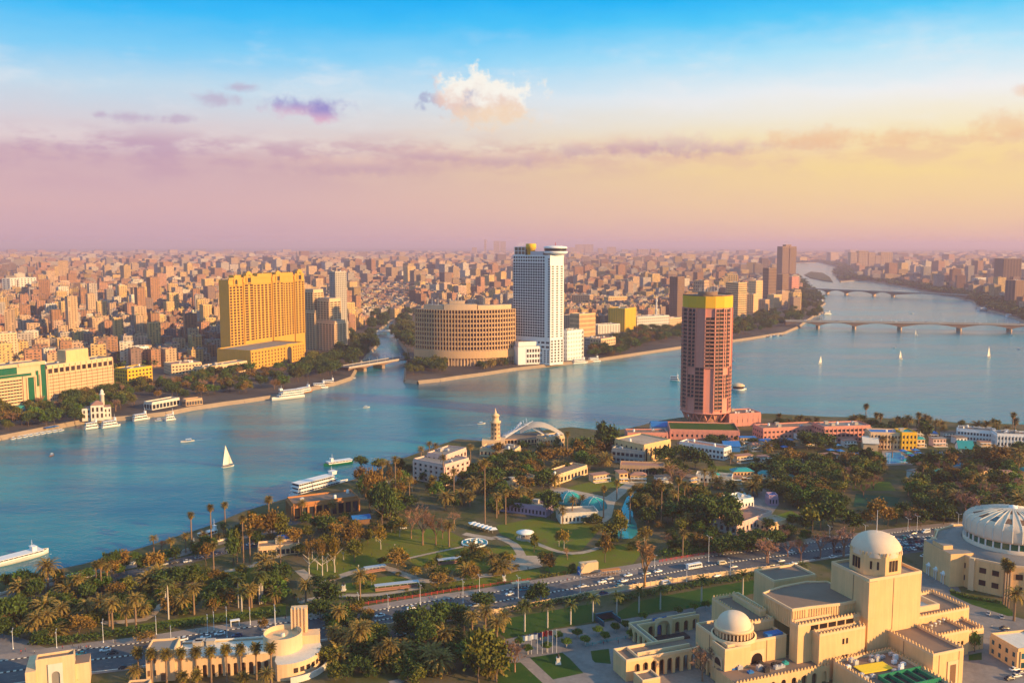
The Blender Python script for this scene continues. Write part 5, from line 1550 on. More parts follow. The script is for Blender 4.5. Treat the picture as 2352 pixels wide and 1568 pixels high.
# small dome block
d0, d1, d2 = ol(R1(820, 990), 20), ol(R1(1215, 1200), 20), ol(R1(1780, 1085), 20)
du0, du1, dv0, dv1 = d1[0], d2[0], (d1[1] + d2[1]) / 2, d0[1]
dv1 = max(dv1, dv0 + 17)
oblock('concert_wing', du0, du1, dv0, dv1, 20, mer=(), pilaster=(('f', 0.36), ('f', 0.66), ('l', 0.45)))
oblock('concert_front', du0 - 2.2, du0 + (du1 - du0) * 0.34, dv0 - 1.6, dv0 + 7, 19.4, ph=0.8)
sm = ol(R1(1290, 1080), 21)
sc_ = MB(); sc_.lathe((sm[0], sm[1] + 1.5, 19.2), [(8.6, 0), (8.6, 1.2), (8.0, 1.25), (8.0, 1.3)], 40); sc_.build('drum_step', M['sand_trim'], opera)
sd_ = MB(); sd_.lathe((sm[0], sm[1] + 1.5, 20.4), [(6.4, 0), (6.4, 3.2)], 40)
sd_.build('drum_core', M['timber'], opera)
ca_ = MB()
for i in range(32):
    a = 2 * pi * i / 32
    ca_.obox((sm[0] + 7.0 * cos(a), sm[1] + 1.5 + 7.0 * sin(a)), a, 0.6, 0.55, 20.4, 22.8)
ca_.lathe((sm[0], sm[1] + 1.5, 22.8), [(6.5, 0), (7.5, 0), (7.5, 0.9), (6.9, 1.0), (6.3, 1.1)], 40); ca_.build('drum_arcade', M['sand_trim'], opera)
dome('small_dome', (sm[0], sm[1] + 1.5), 6.5, 23.7, 5.4)
for f in (0.49,):
    aw_ = MB(); uu = du0 + (du1 - du0) * f; arch_wall(aw_, (uu - 3.4, dv0 - 0.3), (uu + 3.4, dv0 - 0.3), 9.5, 16.2, 1, 5.2, 5.4, 0.25, 0, 0.25, 1); aw_.build('arched_window', [M['sand_trim'], M['glass_brown']], opera)
aw_ = MB(); arch_wall(aw_, (du0 - 2.5, dv0 + 6), (du0 - 2.5, dv0 - 0.5), 9.5, 15.5, 1, 4.4, 5.0, 0.25, 0, 0.25, 1); aw_.build('arched_window', [M['sand_trim'], M['glass_brown']], opera)
for k in range(6): owin(ow, du0 + (du1 - du0) * 0.42 + k * 1.2, dv0, 7.2, 0.7, 1.2)
bl = MB(); bl.box(du1 - 8, du1 - 1, dv0 + 1, dv0 + 4, 19.2, 20.6); bl.build('blue_cover', M['blue_paint'], opera)
# arcaded court wing
w0, w1, w2 = ol(R1(45, 1240), 12.5), ol(R1(215, 1345), 12.5), ol(R1(800, 1262), 12.5)
wu0, wu1, wv0, wv1 = w1[0], du0 - 2.3, w1[1], max(w0[1], w1[1] + 8)
ar = MB()
arch_wall(ar, (wu0 + 3, wv0), (wu1, wv0), OG, 11.6, 8, 2.35, 6.4, 0.9, 0, 3.0, 1)
ar.face([(wu0, wv0, OG - 1), (wu0 + 3, wv0, OG - 1), (wu0 + 3, wv0, 11.6), (wu0, wv0, 11.6)])
ar.face([(wu0, wv1, OG - 1), (wu0, wv0, OG - 1), (wu0, wv0, 11.6), (wu0, wv1, 11.6)]); ar.face([(wu1, wv1, OG - 1), (wu0, wv1, OG - 1), (wu0, wv1, 11.6), (wu1, wv1, 11.6)])
ar.face([(wu0, wv0, 11.6), (wu1, wv0, 11.6), (wu1, wv1, 11.6), (wu0, wv1, 11.6)], 2)
ar.build('arcade_wing', [M['sand'], M['timber'], M['roof_brown']], opera)
pr = MB()
for x0, x1, y0, y1 in ((wu0, wu1, wv0 - 0.1, wv0 + 0.5), (wu0, wu1, wv1 - 0.5, wv1), (wu0 - 0.1, wu0 + 0.5, wv0 + 0.51, wv1 - 0.51), (wu0 + 5.5, wu0 + 6, wv0 + 0.51, wv1 - 0.51)): pr.box(x0, x1, y0, y1, 11.62, 12.7)
pr.box(wu0 + 6.6, wu1 - 2, wv0 + 3.0, wv0 + 3.6, 11.62, 13.1); pr.build('arcade_parapet', M['sand_trim'], opera)
ar2 = MB(); arch_wall(ar2, (wu1 - 0.1, wv0 - 0.02), (wu1 - 0.1, wv0 - 16), OG, 11.6, 5, 2.3, 6.4, 0.9, 0, 3.0, 1)
ar2.face([(wu1 - 0.1, wv0 - 0.02, 11.6), (wu1 - 0.1, wv0 - 16, 11.6), (wu1 + 5, wv0 - 16, 11.6), (wu1 + 5, wv0 - 0.02, 11.6)], 2); ar2.build('arcade_return', [M['sand'], M['timber'], M['roof_brown']], opera)
oblock('gate_box', wu0 + 1, wu0 + 8.5, wv0 - 11, wv0 - 4, 9.5, ph=0.7)
pv_ = MB(); pv_.box(wu0 + 8.6, wu1 - 0.2, wv0 - 14, wv0 - 1, OG, OG + 0.3); pv_.build('court_floor', M['paving'], opera)
# open-air theatre court behind it
c0_, c1_ = ol(R1(250, 985), 10.5), ol(R1(920, 885), 10.5)
cu0, cu1, cv1 = c0_[0], max(c1_[0], c0_[0] + 24), c0_[1] + 1
cv0 = wv1 + 3
ar3 = MB(); arch_wall(ar3, (cu0 + 2.5, cv1 - 3), (cu1, cv1 - 3), OG, 9.8, 7, 2.2, 4.8, 0.8, 0, 1.6, 1)
ar3.face([(cu0, cv1 - 3, 9.8), (cu1, cv1 - 3, 9.8), (cu1, cv1, 9.8), (cu0, cv1, 9.8)], 2); ar3.face([(cu1, cv1, OG), (cu0, cv1, OG), (cu0, cv1, 9.8), (cu1, cv1, 9.8)])
arch_wall(ar3, (cu0, cv1), (cu0, cv0), OG, 9.79, 5, 2.2, 5.0, 0.8, 0, 1.8, 1)
ar3.face([(cu0, cv1, 9.79), (cu0, cv0, 9.79), (cu0 + 2.5, cv0, 9.79), (cu0 + 2.5, cv1 - 3.01, 9.79)], 2); ar3.face([(cu0 + 2.5, cv0, OG), (cu0 + 2.5, cv1 - 3, OG), (cu0 + 2.5, cv1 - 3, 9.79), (cu0 + 2.5, cv0, 9.79)])
ar3.build('court_arcade', [M['sand'], M['timber'], M['roof_grey']], opera)
pr = MB()
for x0, x1, y0, y1 in ((cu0 - 0.1, cu1, cv1 - 0.4, cv1 + 0.1), (cu0 + 2.4, cu1, cv1 - 3.1, cv1 - 2.7), (cu0 - 0.1, cu0 + 0.3, cv0, cv1 - 0.5), (cu0 + 2.2, cu0 + 2.6, cv0, cv1 - 3.11)): pr.box(x0, x1, y0, y1, 9.81, 10.6)
pr.build('court_parapet', M['sand_trim'], opera)
sh_ = MB(); su = cu0 + 14
arch_wall(sh_, (su - 4.2, cv1 - 5), (su + 4.2, cv1 - 5), OG, 12.6, 1, 6.6, 7.4, 3.4, 0, 3.4, 1)
sh_.build('stage_shell', [M['sand_trim'], M['blue_paint']], opera)
st_ = MB(); st_.box(su - 6, su + 10, cv1 - 10, cv1 - 5.2, OG, OG + 0.9); st_.build('stage', M['dark'], opera)
# low front range with arcade and roof machinery
f0, f1 = ol(R1(1380, 1535), 11.5), ol(R2(160, 1375), 11.5)
fu0, fu1, fv0 = f0[0] - 4, gu0 - 0.5, f0[1]
lr = MB(); arch_wall(lr, (fu0, fv0), (fu1, fv0), OG, 10.7, 9, 2.2, 4.6, 0.7, 0, 1.2, 1)
lr.face([(fu0, fv0 + 13, OG - 1), (fu0, fv0, OG - 1), (fu0, fv0, 10.7), (fu0, fv0 + 13, 10.7)]); lr.face([(fu0, fv0, 10.7), (fu1, fv0, 10.7), (fu1, fv0 + 13, 10.7), (fu0, fv0 + 13, 10.7)], 2)
merlons(lr, (fu0, fv0), (fu1, fv0), 10.705); lr.build('low_range', [M['sand'], M['timber'], M['roof_brown']], opera)
for k in range(16):
    x, y = rr_.uniform(fu0 + 4, fu1 - 2), rr_.uniform(fv0 + 2, fv0 + 11)
    b = MB(); h_ = rr_.uniform(0.6, 1.8); b.box(x - 1.1, x + 1.1, y - 0.8, y + 0.8, 10.75, 10.75 + h_); b.box(x - 0.3, x + 0.3, y - 0.3, y + 0.3, 10.76 + h_, 11.2 + h_)
    b.build('roof_machine', M[rr_.choice(['teal_paint', 'steel', 'white_steel', 'blue_paint', 'dark'])], opera)
emit_windows(opera, ow, 'glass_brown')


# ------------------------------------------------------------------ round museum hall with the white drum
def round_hall():
    c = at(*R2(1800, 330), 20)
    t = thing('exhibition_hall', 'many-sided sand coloured hall under a white drum with radial skylights', 'hall', (c.x, c.y, LZ), 0, mark='white drum hall')
    rd = (c - at(*R2(1410, 330), 20)).length
    Ro = rd * 1.60
    N = 14
    ring = lambda r, n=N, o=0.15: [(r * cos(o + 2 * pi * i / n), r * sin(o + 2 * pi * i / n)) for i in range(n)]
    mb = MB(); mb.prism(ring(Ro), -1, 15, 0, 1); mb.build('wall', [M['sand'], M['roof_grey']], t)
    tr, wins = MB(), []
    R_ = ring(Ro)
    for i in range(N):
        a, b = Vector(R_[i]), Vector(R_[(i + 1) % N]); d = (b - a).normalized(); n = Vector((d.y, -d.x)); L = (b - a).length
        tr.obox(a + n * 0.3, atan2(d.y, d.x), 2.4, 2.0, -1, 15.8); tr.obox((a + b) / 2 - n * 0.3, atan2(d.y, d.x), L, 0.6, 15.01, 15.9)
        for u in (0.3, 0.66):
            for z in (4.6, 10.6): 
                q = a.lerp(b, u) + n * 0.06; wins.append(((q.x, q.y, z), atan2(d.y, d.x), 3.0, 2.6))
    tr.build('wall_pier', M['sand_trim'], t); emit_windows(t, wins, 'glass_brown')
    up = MB(); up.lathe((0, 0, 14.9), [(Ro * 0.86, 0), (Ro * 0.84, 1.3), (rd * 1.02, 2.4)], 48); up.build('ring_roof', M['roof_grey'], t)
    dr = MB(); dr.lathe((0, 0, 15.5), [(rd, 0), (rd, 3.4), (rd * 0.96, 3.5)], 56); dr.lathe((0, 0, 15.5), [(rd * 0.96, 6.6), (rd * 1.0, 6.7), (rd * 1.0, 8), (rd * 0.985, 13.0), (rd * 0.90, 14.8), (rd * 0.5, 17.6), (rd * 0.1, 19.2), (0, 19.4)], 56); dr.build('drum', M['dome'], t)
    rb_ = MB()
    for i in range(32):
        a = 2 * pi * (i + .5) / 32
        for (r0, z0), (r1, z1) in (((1.005, 7.2), (.99, 13.0)), ((.99, 13.0), (.905, 14.9)), ((.905, 14.9), (.5, 17.7)), ((.5, 17.7), (.12, 19.2))): rb_.bar((rd * r0 * cos(a), rd * r0 * sin(a), 15.5 + z0), (rd * r1 * cos(a), rd * r1 * sin(a), 15.5 + z1), .35)
    rb_.build('drum_rib', M['offwhite'], t)
    gl = MB(); gl.lathe((0, 0, 15.5), [(rd * 0.95, 3.4), (rd * 0.95, 6.7)], 56); gl.build('window_band', M['glass_green'], t)
    mu = MB()
    for i in range(36):
        a = 2 * pi * i / 36; mu.obox((rd * 0.97 * cos(a), rd * 0.97 * sin(a)), a, 0.6, 0.6, 18.9, 22.2)
    mu.build('mullion', M['white'], t)
    for i in range(16):
        a0, a1 = 2 * pi * (i + 0.30) / 16, 2 * pi * (i + 0.70) / 16
        f = lambda r, z, a: (r * cos(a), r * sin(a), z)
        am = (a0 + a1) / 2
        s_ = MB(); s_.face([f(rd * 0.82, 31.15, a0), f(rd * 0.82, 31.15, a1), f(rd * 0.25, 34.2 + 0.15, am + 0.05), f(rd * 0.25, 34.2 + 0.15, am - 0.05)]); 
        s_.face([f(rd * 0.82, 30.2, a1), f(rd * 0.82, 30.2, a0), f(rd * 0.82, 31.15, a0), f(rd * 0.82, 31.15, a1)]); s_.build('skylight', M['timber' if i % 3 else 'glass_teal'], t)
    ca = MB(); ca.lathe((0, 0, 34.7), [(2.2, 0), (2.0, 0.8), (0, 1.4)], 16); ca.build('finial', M['white'], t)
    # entrance front with white traceried porches
    e = at(*R2(1165, 640), LZ); ex, ey = e.x - c.x, e.y - c.y
    ang = atan2(ey, ex)
    en = MB(); en.obox((ex * 0.90, ey * 0.90), ang, 12, 22, -1, 16.5, 0, 1); en.obox((ex * 0.98, ey * 0.98), ang, 5, 9, -1, 18.5, 0, 1); en.build('entrance_block', [M['sand'], M['roof_grey']], t)
    po = MB()
    for k in (-6, 0, 6):
        px_, py_ = ex + 1.5 * cos(ang) - k * sin(ang), ey + 1.5 * sin(ang) + k * cos(ang)
        for dx, dy in ((-1, -1), (1, -1), (1, 1), (-1, 1)): po.tube((px_ + dx, py_ + dy, 0), (px_ + dx, py_ + dy, 4.5), 0.25)
        po.box(px_ - 1.5, px_ + 1.5, py_ - 1.5, py_ + 1.5, 4.5, 5.2); po.lathe((px_, py_, 5.2), [(1.4, 0), (1.0, 1.0), (0, 1.8)], 10)
    po.build('porch', M['white'], t)


round_hall()


# ------------------------------------------------------------------ white cultural centre, bottom left
def culture_centre():
    a, b = at(*Z1(1065, 1422), 12), at(*Z1(1640, 1385), 12)
    rz = atan2(b.y - a.y, b.x - a.x); L = hypot(b.x - a.x, b.y - a.y)
    t = thing('cultural_centre', 'cream arcaded hall with a round drum and ribbed square tower', 'building', (a.x, a.y, LZ), rz, mark='cream arcaded hall')
    ca, sa = cos(rz), sin(rz)
    def lo(px, z):
        p = at(*px, z); x, y = p.x - a.x, p.y - a.y
        return x * ca + y * sa, -x * sa + y * ca
    mb = MB(); D = 15
    arch_wall(mb, (L * 0.18, 0), (L, 0), -1, 8, 10, L * 0.82 / 10 * 0.62, 6.0, 0.9, 0, 2.2, 1, spring=0.35)
    mb.face([(0, 0, -1), (L * 0.18, 0, -1), (L * 0.18, 0, 8), (0, 0, 8)]); mb.face([(0, D, -1), (0, 0, -1), (0, 0, 8), (0, D, 8)]); mb.face([(L, D, -1), (0, D, -1), (0, D, 8), (L, D, 8)]); mb.face([(0, 0, 7.4), (L, 0, 7.4), (L, D, 7.4), (0, D, 7.4)], 2)
    mb.build('arcade_wall', [M['cream'], M['timber'], M['offwhite']], t)
    pp = MB(); pp.box(-0.1, L, -0.15, 0.4, 8.01, 8.6); pp.box(-0.1, L, D - 0.5, D, 8.01, 8.6); pp.build('parapet', M['offwhite'], t)
    lb = MB(); lx = lo(Z1(885, 1345), 15)
    lb.prism(rect(-L * 0.3, -0.03, -1, 10), -1, 11.5, 0, 1); parapet(lb, rect(-L * 0.3, -0.03, -1, 10), 11.5, 0.8, 0.4); lb.build('stair_block', [M['cream'], M['roof_grey']], t)
    wn = []
    for z in (3.5, 8.5):
        for k in range(2): wn.append(((-L * 0.27 + k * 2.2, -1.06, z), 0, 0.8, 2.2))
    wn.append(((-L * 0.12, -1.06, 1.8), 0, 2.0, 3.0)); emit_windows(t, wn, 'timber')
    dc = lo(Z2(230, 1285), 15); R = 7.6
    dr = MB(); dr.lathe((dc[0], dc[1], 0), [(R, -1), (R, 13), (R * 0.93, 13), (R * 0.93, 11)], 40); dr.lathe((dc[0], dc[1], 11), [(R * 0.94, 0), (0, 0.3)], 40); dr.build('drum', M['cream'], t)
    hb = MB(); hb.lathe((dc[0], dc[1], 11.2), [(0.9, 0), (0.9, 1.1), (0, 1.3)], 12); hb.build('roof_vent', M['offwhite'], t)
    tc = lo(Z2(332, 1260), 13)
    tw = MB(); tw.box(tc[0] - 3.2, tc[0] + 3.2, tc[1] - 2, tc[1] + 2.5, -1, 19.5)
    for k in range(5): tw.box(tc[0] - 3.1 + k * 1.36, tc[0] - 2.5 + k * 1.36, tc[1] - 2.6, tc[1] - 2.01, -1, 20.3 + (0.6 if k % 2 else 0)); 
    tw.build('ribbed_tower', M['cream'], t)
    ec = lo(Z2(345, 1400), 8)
    an = MB(); R2_ = 13.5
    an.prism([(dc[0] + 1.5 + R2_ * cos(q), dc[1] - 2 + R2_ * sin(q)) for q in [radians(v) for v in range(-100, 61, 8)]] + [(dc[0] - 2, dc[1] + 9), (dc[0] - 2, dc[1] - 12)], -1, 6.6, 0, 1); an.build('curved_wing', [M['cream'], M['offwhite']], t)
    wn = []
    for q in range(-70, 41, 11):
        r_ = radians(q); wn.append(((dc[0] + 1.5 + (R2_ - 0.02) * cos(r_), dc[1] - 2 + (R2_ - 0.02) * sin(r_), 3.6), r_ + pi / 2, 1.7, 1.9))
    emit_windows(t, wn, 'glass_brown', 'curved_wing_window')
    bx = MB(); bx.box(dc[0] + 3, dc[0] + 14, dc[1] + 2, dc[1] + 8, -1, 10); bx.build('link_block', M['cream'], t)
    rw = MB(); rw.prism([(dc[0] + 1.5 + (R2_ + 3) * cos(q), dc[1] - 2 + (R2_ + 3) * sin(q)) for q in [radians(v) for v in range(-80, 31, 8)]] + [(dc[0] + 1.5 + (R2_ + 2.5) * cos(q), dc[1] - 2 + (R2_ + 2.5) * sin(q)) for q in [radians(v) for v in range(24, -81, -8)]], -1, 2.4); rw.build('ramp_wall', M['offwhite'], t)
    roof_clutter(t, L * 0.05, L * 0.7, 3, D - 2, 7.4, 8, random.Random(8))
    # courtyard roofs cut by the bottom edge
    lw = MB(); lw.prism(rect(-L * 0.42, -L * 0.2, -16, -8), -1, 4, 0, 1); parapet(lw, rect(-L * 0.42, -L * 0.2, -16, -8), 4, 0.7, 0.4); lw.build('forecourt_room', [M['cream'], M['roof_brown']], t)
    return t


culture_centre()


def gate_house():
    a, b = at(*Z1(157, 1485), 13), at(*Z1(218, 1487), 13)
    t = thing('gate_building', 'cream gate building with a tall arched niche in the bottom left corner', 'building', (b.x, b.y, LZ), radians(22), mark='corner gate building')
    mb = MB(); mb.prism(rect(-3.5, 0, -1, 14), -1, 9, 0, 0); mb.prism(rect(0.02, 13, 0, 5), -1, 12, 0, 1); parapet(mb, rect(0.02, 13, 0, 5), 12, 0.8, 0.4); mb.prism(rect(13.03, 18, 1, 9), -1, 8.5, 0, 1); mb.build('wall', [M['cream'], M['roof_brown']], t)
    ar = MB(); arch_wall(ar, (4, -0.5), (9, -0.5), -1, 10.5, 1, 2.8, 8.5, 0.45, 0, 0.45, 1); ar.build('arched_niche', [M['offwhite'], M['roof_grey']], t)


gate_house()


def corner_annexe():
    a = at(*Z4(1665, 1380), 10)
    t = thing('office_building', 'small cream office with teal strip windows at the right bottom edge', 'building', (a.x, a.y, LZ), radians(12))
    mb = MB(); mb.prism(rect(0, 16, -3, 12), -1, 8, 0, 1); parapet(mb, rect(0, 16, -3, 12), 8, 0.8, 0.4); mb.build('wall', [M['sand'], M['offwhite']], t)
    fm, wins = MB(), []
    facade(fm, wins, (1, -3), (16, -3), 0, 7.5, 4, 2, 0.85, 0.62, 0.4); facade(fm, wins, (0, 12), (0, -3), 0, 7.5, 4, 2, 0.4, 0.5, 0.3); fm.build('facade_frame', M['sand'], t); emit_windows(t, wins, 'glass_teal')


corner_annexe()
# ------------------------------------------------------------------ vegetation
def leaf_mat(name, col, var=0.35):
    m = bpy.data.materials.new(name); m.use_nodes = True
    t = NT(m.node_tree); bs = m.node_tree.nodes['Principled BSDF']
    tc = t.n('ShaderNodeTexCoord'); oi = t.n('ShaderNodeObjectInfo'); ge = t.n('ShaderNodeNewGeometry')
    f = t.m('ADD', 1 - var, t.m('MULTIPLY', oi.outputs['Random'], var * 1.3))
    f = t.m('MULTIPLY', f, t.m('ADD', 0.65, t.m('MULTIPLY', ge.outputs['Random Per Island'], 0.75)))
    c = t.mix(t.noise(tc.outputs['Object'], 3.0, 2), col, (col[0] * 1.5, col[1] * 1.12, col[2] * 0.8))
    vm = t.n('ShaderNodeVectorMath', operation='SCALE'); t.put(vm.inputs[0], c); t.put(vm.inputs['Scale'], f)
    t.put(bs.inputs['Base Color'], vm.outputs[0])
    bs.inputs['Roughness'].default_value = 0.75
    bs.inputs['Specular IOR Level'].default_value = 0.2
    return m


for n_, c_ in (('leaf_dark', (0.05, 0.095, 0.02)), ('leaf_olive', (0.11, 0.13, 0.02)), ('leaf_rust', (0.175, 0.12, 0.026)), ('leaf_yellow', (0.22, 0.17, 0.022)), ('leaf_green', (0.07, 0.15, 0.02)),
               ('twig', (0.24, 0.16, 0.11)), ('twig_mauve', (0.20, 0.125, 0.10)), ('frond_date', (0.17, 0.14, 0.035)), ('frond_fan', (0.13, 0.115, 0.025)), ('frond_royal', (0.07, 0.095, 0.02)), ('frond_dead', (0.27, 0.14, 0.045)), ('twig_gold', (0.36, 0.22, 0.09))):
    M[n_] = leaf_mat(n_, c_)


def raw_mesh(name, v, f, m, smooth=False):
    me = bpy.data.meshes.new(name)
    v = np.asarray(v, dtype=np.float32).reshape(-1, 3); f = np.asarray(f, dtype=np.int32)
    n, k = f.shape
    me.vertices.add(len(v)); me.vertices.foreach_set('co', v.ravel())
    me.loops.add(n * k); me.loops.foreach_set('vertex_index', f.ravel())
    me.polygons.add(n); me.polygons.foreach_set('loop_start', np.arange(0, n * k, k, dtype=np.int32))
    for x in (m if isinstance(m, list) else [m]): me.materials.append(x)
    me.polygons.foreach_set('use_smooth', np.full(n, smooth))
    me.update(calc_edges=True)
    return me


def leaf_quads(cen, size, rng, aspect=0.7, out=None):
    """one randomly turned quad per centre"""
    n = len(cen)
    a = rng.normal(size=(n, 3)); a /= np.linalg.norm(a, axis=1)[:, None]
    b = rng.normal(size=(n, 3))
    if out is not None: a = a * 0.8 + out * 0.0; 
    b -= (a * b).sum(1)[:, None] * a / (a * a).sum(1)[:, None]; b /= np.linalg.norm(b, axis=1)[:, None]; a /= np.linalg.norm(a, axis=1)[:, None]
    s = size * rng.uniform(0.6, 1.3, n)[:, None]
    p = np.stack([cen - a * s - b * s * aspect, cen + a * s - b * s * aspect * 0.6, cen + a * s * 0.9 + b * s * aspect, cen - a * s * 0.7 + b * s * aspect], 1)
    return p.reshape(-1, 3)


def crown_mesh(name, m, seed, clumps=22, per=44, size=0.042, zlo=0.22, spread=0.085, flat=1.0, top=0.5):
    """a unit crown: 1 wide, top at z = 1, made of leaf clumps with gaps between them"""
    rng = np.random.default_rng(seed)
    cz = (1 + zlo) / 2; rz_ = (1 - zlo) / 2
    pts = []
    lob = rng.normal(size=(7, 3)); lob /= np.linalg.norm(lob, axis=1)[:, None]; amp = rng.uniform(-0.25, 0.22, 7)
    for i in range(clumps):
        d = rng.normal(size=3); d /= np.linalg.norm(d)
        if d[2] < -0.55: d[2] *= -0.4
        r = (rng.uniform(0.55, 0.95)) * (1 + sum(amp * np.clip(lob @ d, 0, 1) ** 3))
        c = np.array([d[0] * r * 0.42 * flat, d[1] * r * 0.42 * flat, cz + d[2] * r * rz_ * 0.86])
        q = rng.normal(size=(per, 3)) * spread * rng.uniform(0.7, 1.25) * np.array([1, 1, 0.8]) + c
        pts.append(q)
    q = rng.normal(size=(int(per * 1.6), 3)) * np.array([0.16, 0.16, rz_ * 0.35]) + np.array([0, 0, cz]); pts.append(q)
    cen = np.concatenate(pts)
    v = leaf_quads(cen, size, rng)
    return raw_mesh(name, v, np.arange(len(v)).reshape(-1, 4), m)


def trunk_mesh(name, m, seed, top=0.62, r=0.022, limbs=5):
    rnd = random.Random(seed); mb = MB()
    p = Vector((0, 0, -0.03)); k = 3
    for i in range(k):
        q = Vector((rnd.uniform(-.02, .02), rnd.uniform(-.02, .02), top * (i + 1) / k * 0.72))
        mb.tube(p, q, r * (1 - i * 0.2), r * (1 - (i + 1) * 0.2), 6); p = q
    for i in range(limbs):
        a = i * 2 * pi / limbs + rnd.uniform(-.4, .4); q0 = Vector((0, 0, top * rnd.uniform(0.4, 0.7)))
        q1 = q0 + Vector((cos(a) * 0.24, sin(a) * 0.24, rnd.uniform(.12, .26))); mb.tube(q0, q1, r * 0.5, r * 0.22, 5)
    return mb.mesh(name, m)


def bare_mesh(name, m, seed, tall=False):
    """a leafless crown: forking limbs down to fine twigs, unit height"""
    rnd = random.Random(seed); mb = MB(); tips = []
    def grow(p, d, L, r, lv):
        q = p + d * L
        mb.tube(p, q, r, r * 0.65, 4 if lv < 2 else 3, cap=False)
        if lv >= 3: tips.append((p, q)); 
        if lv == 4: return
        for i in range(3 if lv else 5):
            ax = Vector((rnd.gauss(0, 1), rnd.gauss(0, 1), rnd.gauss(0, .5))).normalized()
            nd = (d + ax * (0.75 if not tall else 0.5) + Vector((0, 0, 0.22 if not tall else 0.4))).normalized()
            grow(p + d * L * rnd.uniform(0.65, 1.0), nd, L * rnd.uniform(0.55, 0.8), r * 0.55, lv + 1)
    grow(Vector((0, 0, -.02)), Vector((0, 0, 1)), 0.30, 0.022, 0)
    rng = np.random.default_rng(seed)
    for p, q in tips:
        for _ in range(2):
            c = p.lerp(q, rnd.random()); d = Vector((rnd.gauss(0, 1), rnd.gauss(0, 1), rnd.gauss(0.5, 1))).normalized() * 0.06
            s_ = d.orthogonal().normalized() * 0.006
            mb.face([c - s_, c + s_, c + d + s_ * .4, c + d - s_ * .4])
    zs = max(v[2] for v in mb.v); ws = max(max(abs(v[0]), abs(v[1])) for v in mb.v)
    mb.v = [(v[0] / ws * 0.5, v[1] / ws * 0.5, v[2] / zs) for v in mb.v]
    return mb.mesh(name, m)


def frond_mesh(name, m, n, L, droop, w, seed, lo=-0.5, hi=1.35, nseg=6, gap=0.2):
    """a head of palm fronds, each a curved midrib with leaflets on both sides"""
    rnd = random.Random(seed); v, f = [], []
    for i in range(n):
        az = i * 2.39996 + rnd.uniform(-.2, .2)
        e0 = lo + (hi - lo) * ((i + 0.5) / n) ** 0.85 + rnd.uniform(-.12, .12)
        p = Vector((0, 0, 0)); e = e0; l = L * rnd.uniform(0.85, 1.1); seg = l / nseg
        side = Vector((-sin(az), cos(az), 0))
        for k in range(nseg):
            d = Vector((cos(az) * cos(e), sin(az) * cos(e), sin(e))); q = p + d * seg
            ww = w * sin(pi * min(1, (k + 0.9) / (nseg + 0.5))) ** 0.6
            dn = Vector((0, 0, -0.35 * ww))
            for s_ in (1, -1):
                b = len(v)
                v += [p, q - d * seg * gap, q + d * seg * 0.25 + side * s_ * ww + dn, p + d * seg * 0.45 + side * s_ * ww + dn]
                f.append((b, b + 1, b + 2, b + 3))
            p = q; e -= droop * (0.5 + 0.8 * k / nseg)
    return raw_mesh(name, [tuple(x) for x in v], f, m)


def palm_trunk(name, m, r0, r1, bulge=0.0):
    mb = MB(); prof = []
    for k in range(13):
        z = k / 12; r = r0 + (r1 - r0) * z + bulge * sin(pi * z) ; prof.append((r * (1.0 + 0.10 * (k % 2)), z))
    prof.insert(0, (r0 * 1.35, -0.02)); mb.lathe((0, 0, 0), prof, 7); return mb.mesh(name, m)


CR = {k: [crown_mesh('crown', M[m], 100 * i + s_, **kw) for s_ in range(5)] for i, (k, m, kw) in enumerate([
    ('dark', 'leaf_dark', dict(clumps=30, per=46)), ('olive', 'leaf_olive', dict(clumps=26, per=42)), ('rust', 'leaf_rust', dict(clumps=24, per=36, size=0.038)),
    ('yellow', 'leaf_yellow', dict(clumps=20, per=34, size=0.036)), ('green', 'leaf_green', dict(clumps=28, per=44)), ('thin', 'leaf_rust', dict(clumps=14, per=26, size=0.03, zlo=0.4)),
    ('bush', 'leaf_dark', dict(clumps=22, per=40, zlo=-0.05)), ('bushg', 'leaf_olive', dict(clumps=22, per=40, zlo=-0.05))])}
TR = [trunk_mesh('trunk', M['bark'], s_) for s_ in range(3)]
PT = trunk_mesh('trunk', M['pale_bark'], 9)
BARE = {'bare': [bare_mesh('branches', M['twig'], 20 + s_) for s_ in range(4)], 'mauve': [bare_mesh('branches', M['twig_mauve'], 30 + s_) for s_ in range(4)], 'gold': [bare_mesh('branches', M['twig_gold'], 40 + s_, True) for s_ in range(2)]}
FD = [frond_mesh('crown', M['frond_date'], 46, 4.2, 0.34, 0.42, s_) for s_ in range(3)]
FF = [frond_mesh('crown', M['frond_fan'], 40, 2.3, 0.36, 0.55, 10 + s_, lo=-0.7, hi=1.3, nseg=4) for s_ in range(2)]
FR = [frond_mesh('crown', M['frond_royal'], 22, 4.0, 0.42, 0.48, 20 + s_, lo=-0.1, hi=1.3) for s_ in range(2)]
SK = frond_mesh('dead_fronds', M['frond_dead'], 46, 1.9, 0.35, 0.4, 30, lo=-1.5, hi=-0.75, nseg=3)
PTK = {'date': palm_trunk('trunk', M['palm_bark'], 0.42, 0.34), 'fan': palm_trunk('trunk', M['palm_bark'], 0.36, 0.24), 'royal': palm_trunk('trunk', M['pale_bark'], 0.28, 0.2, 0.05)}
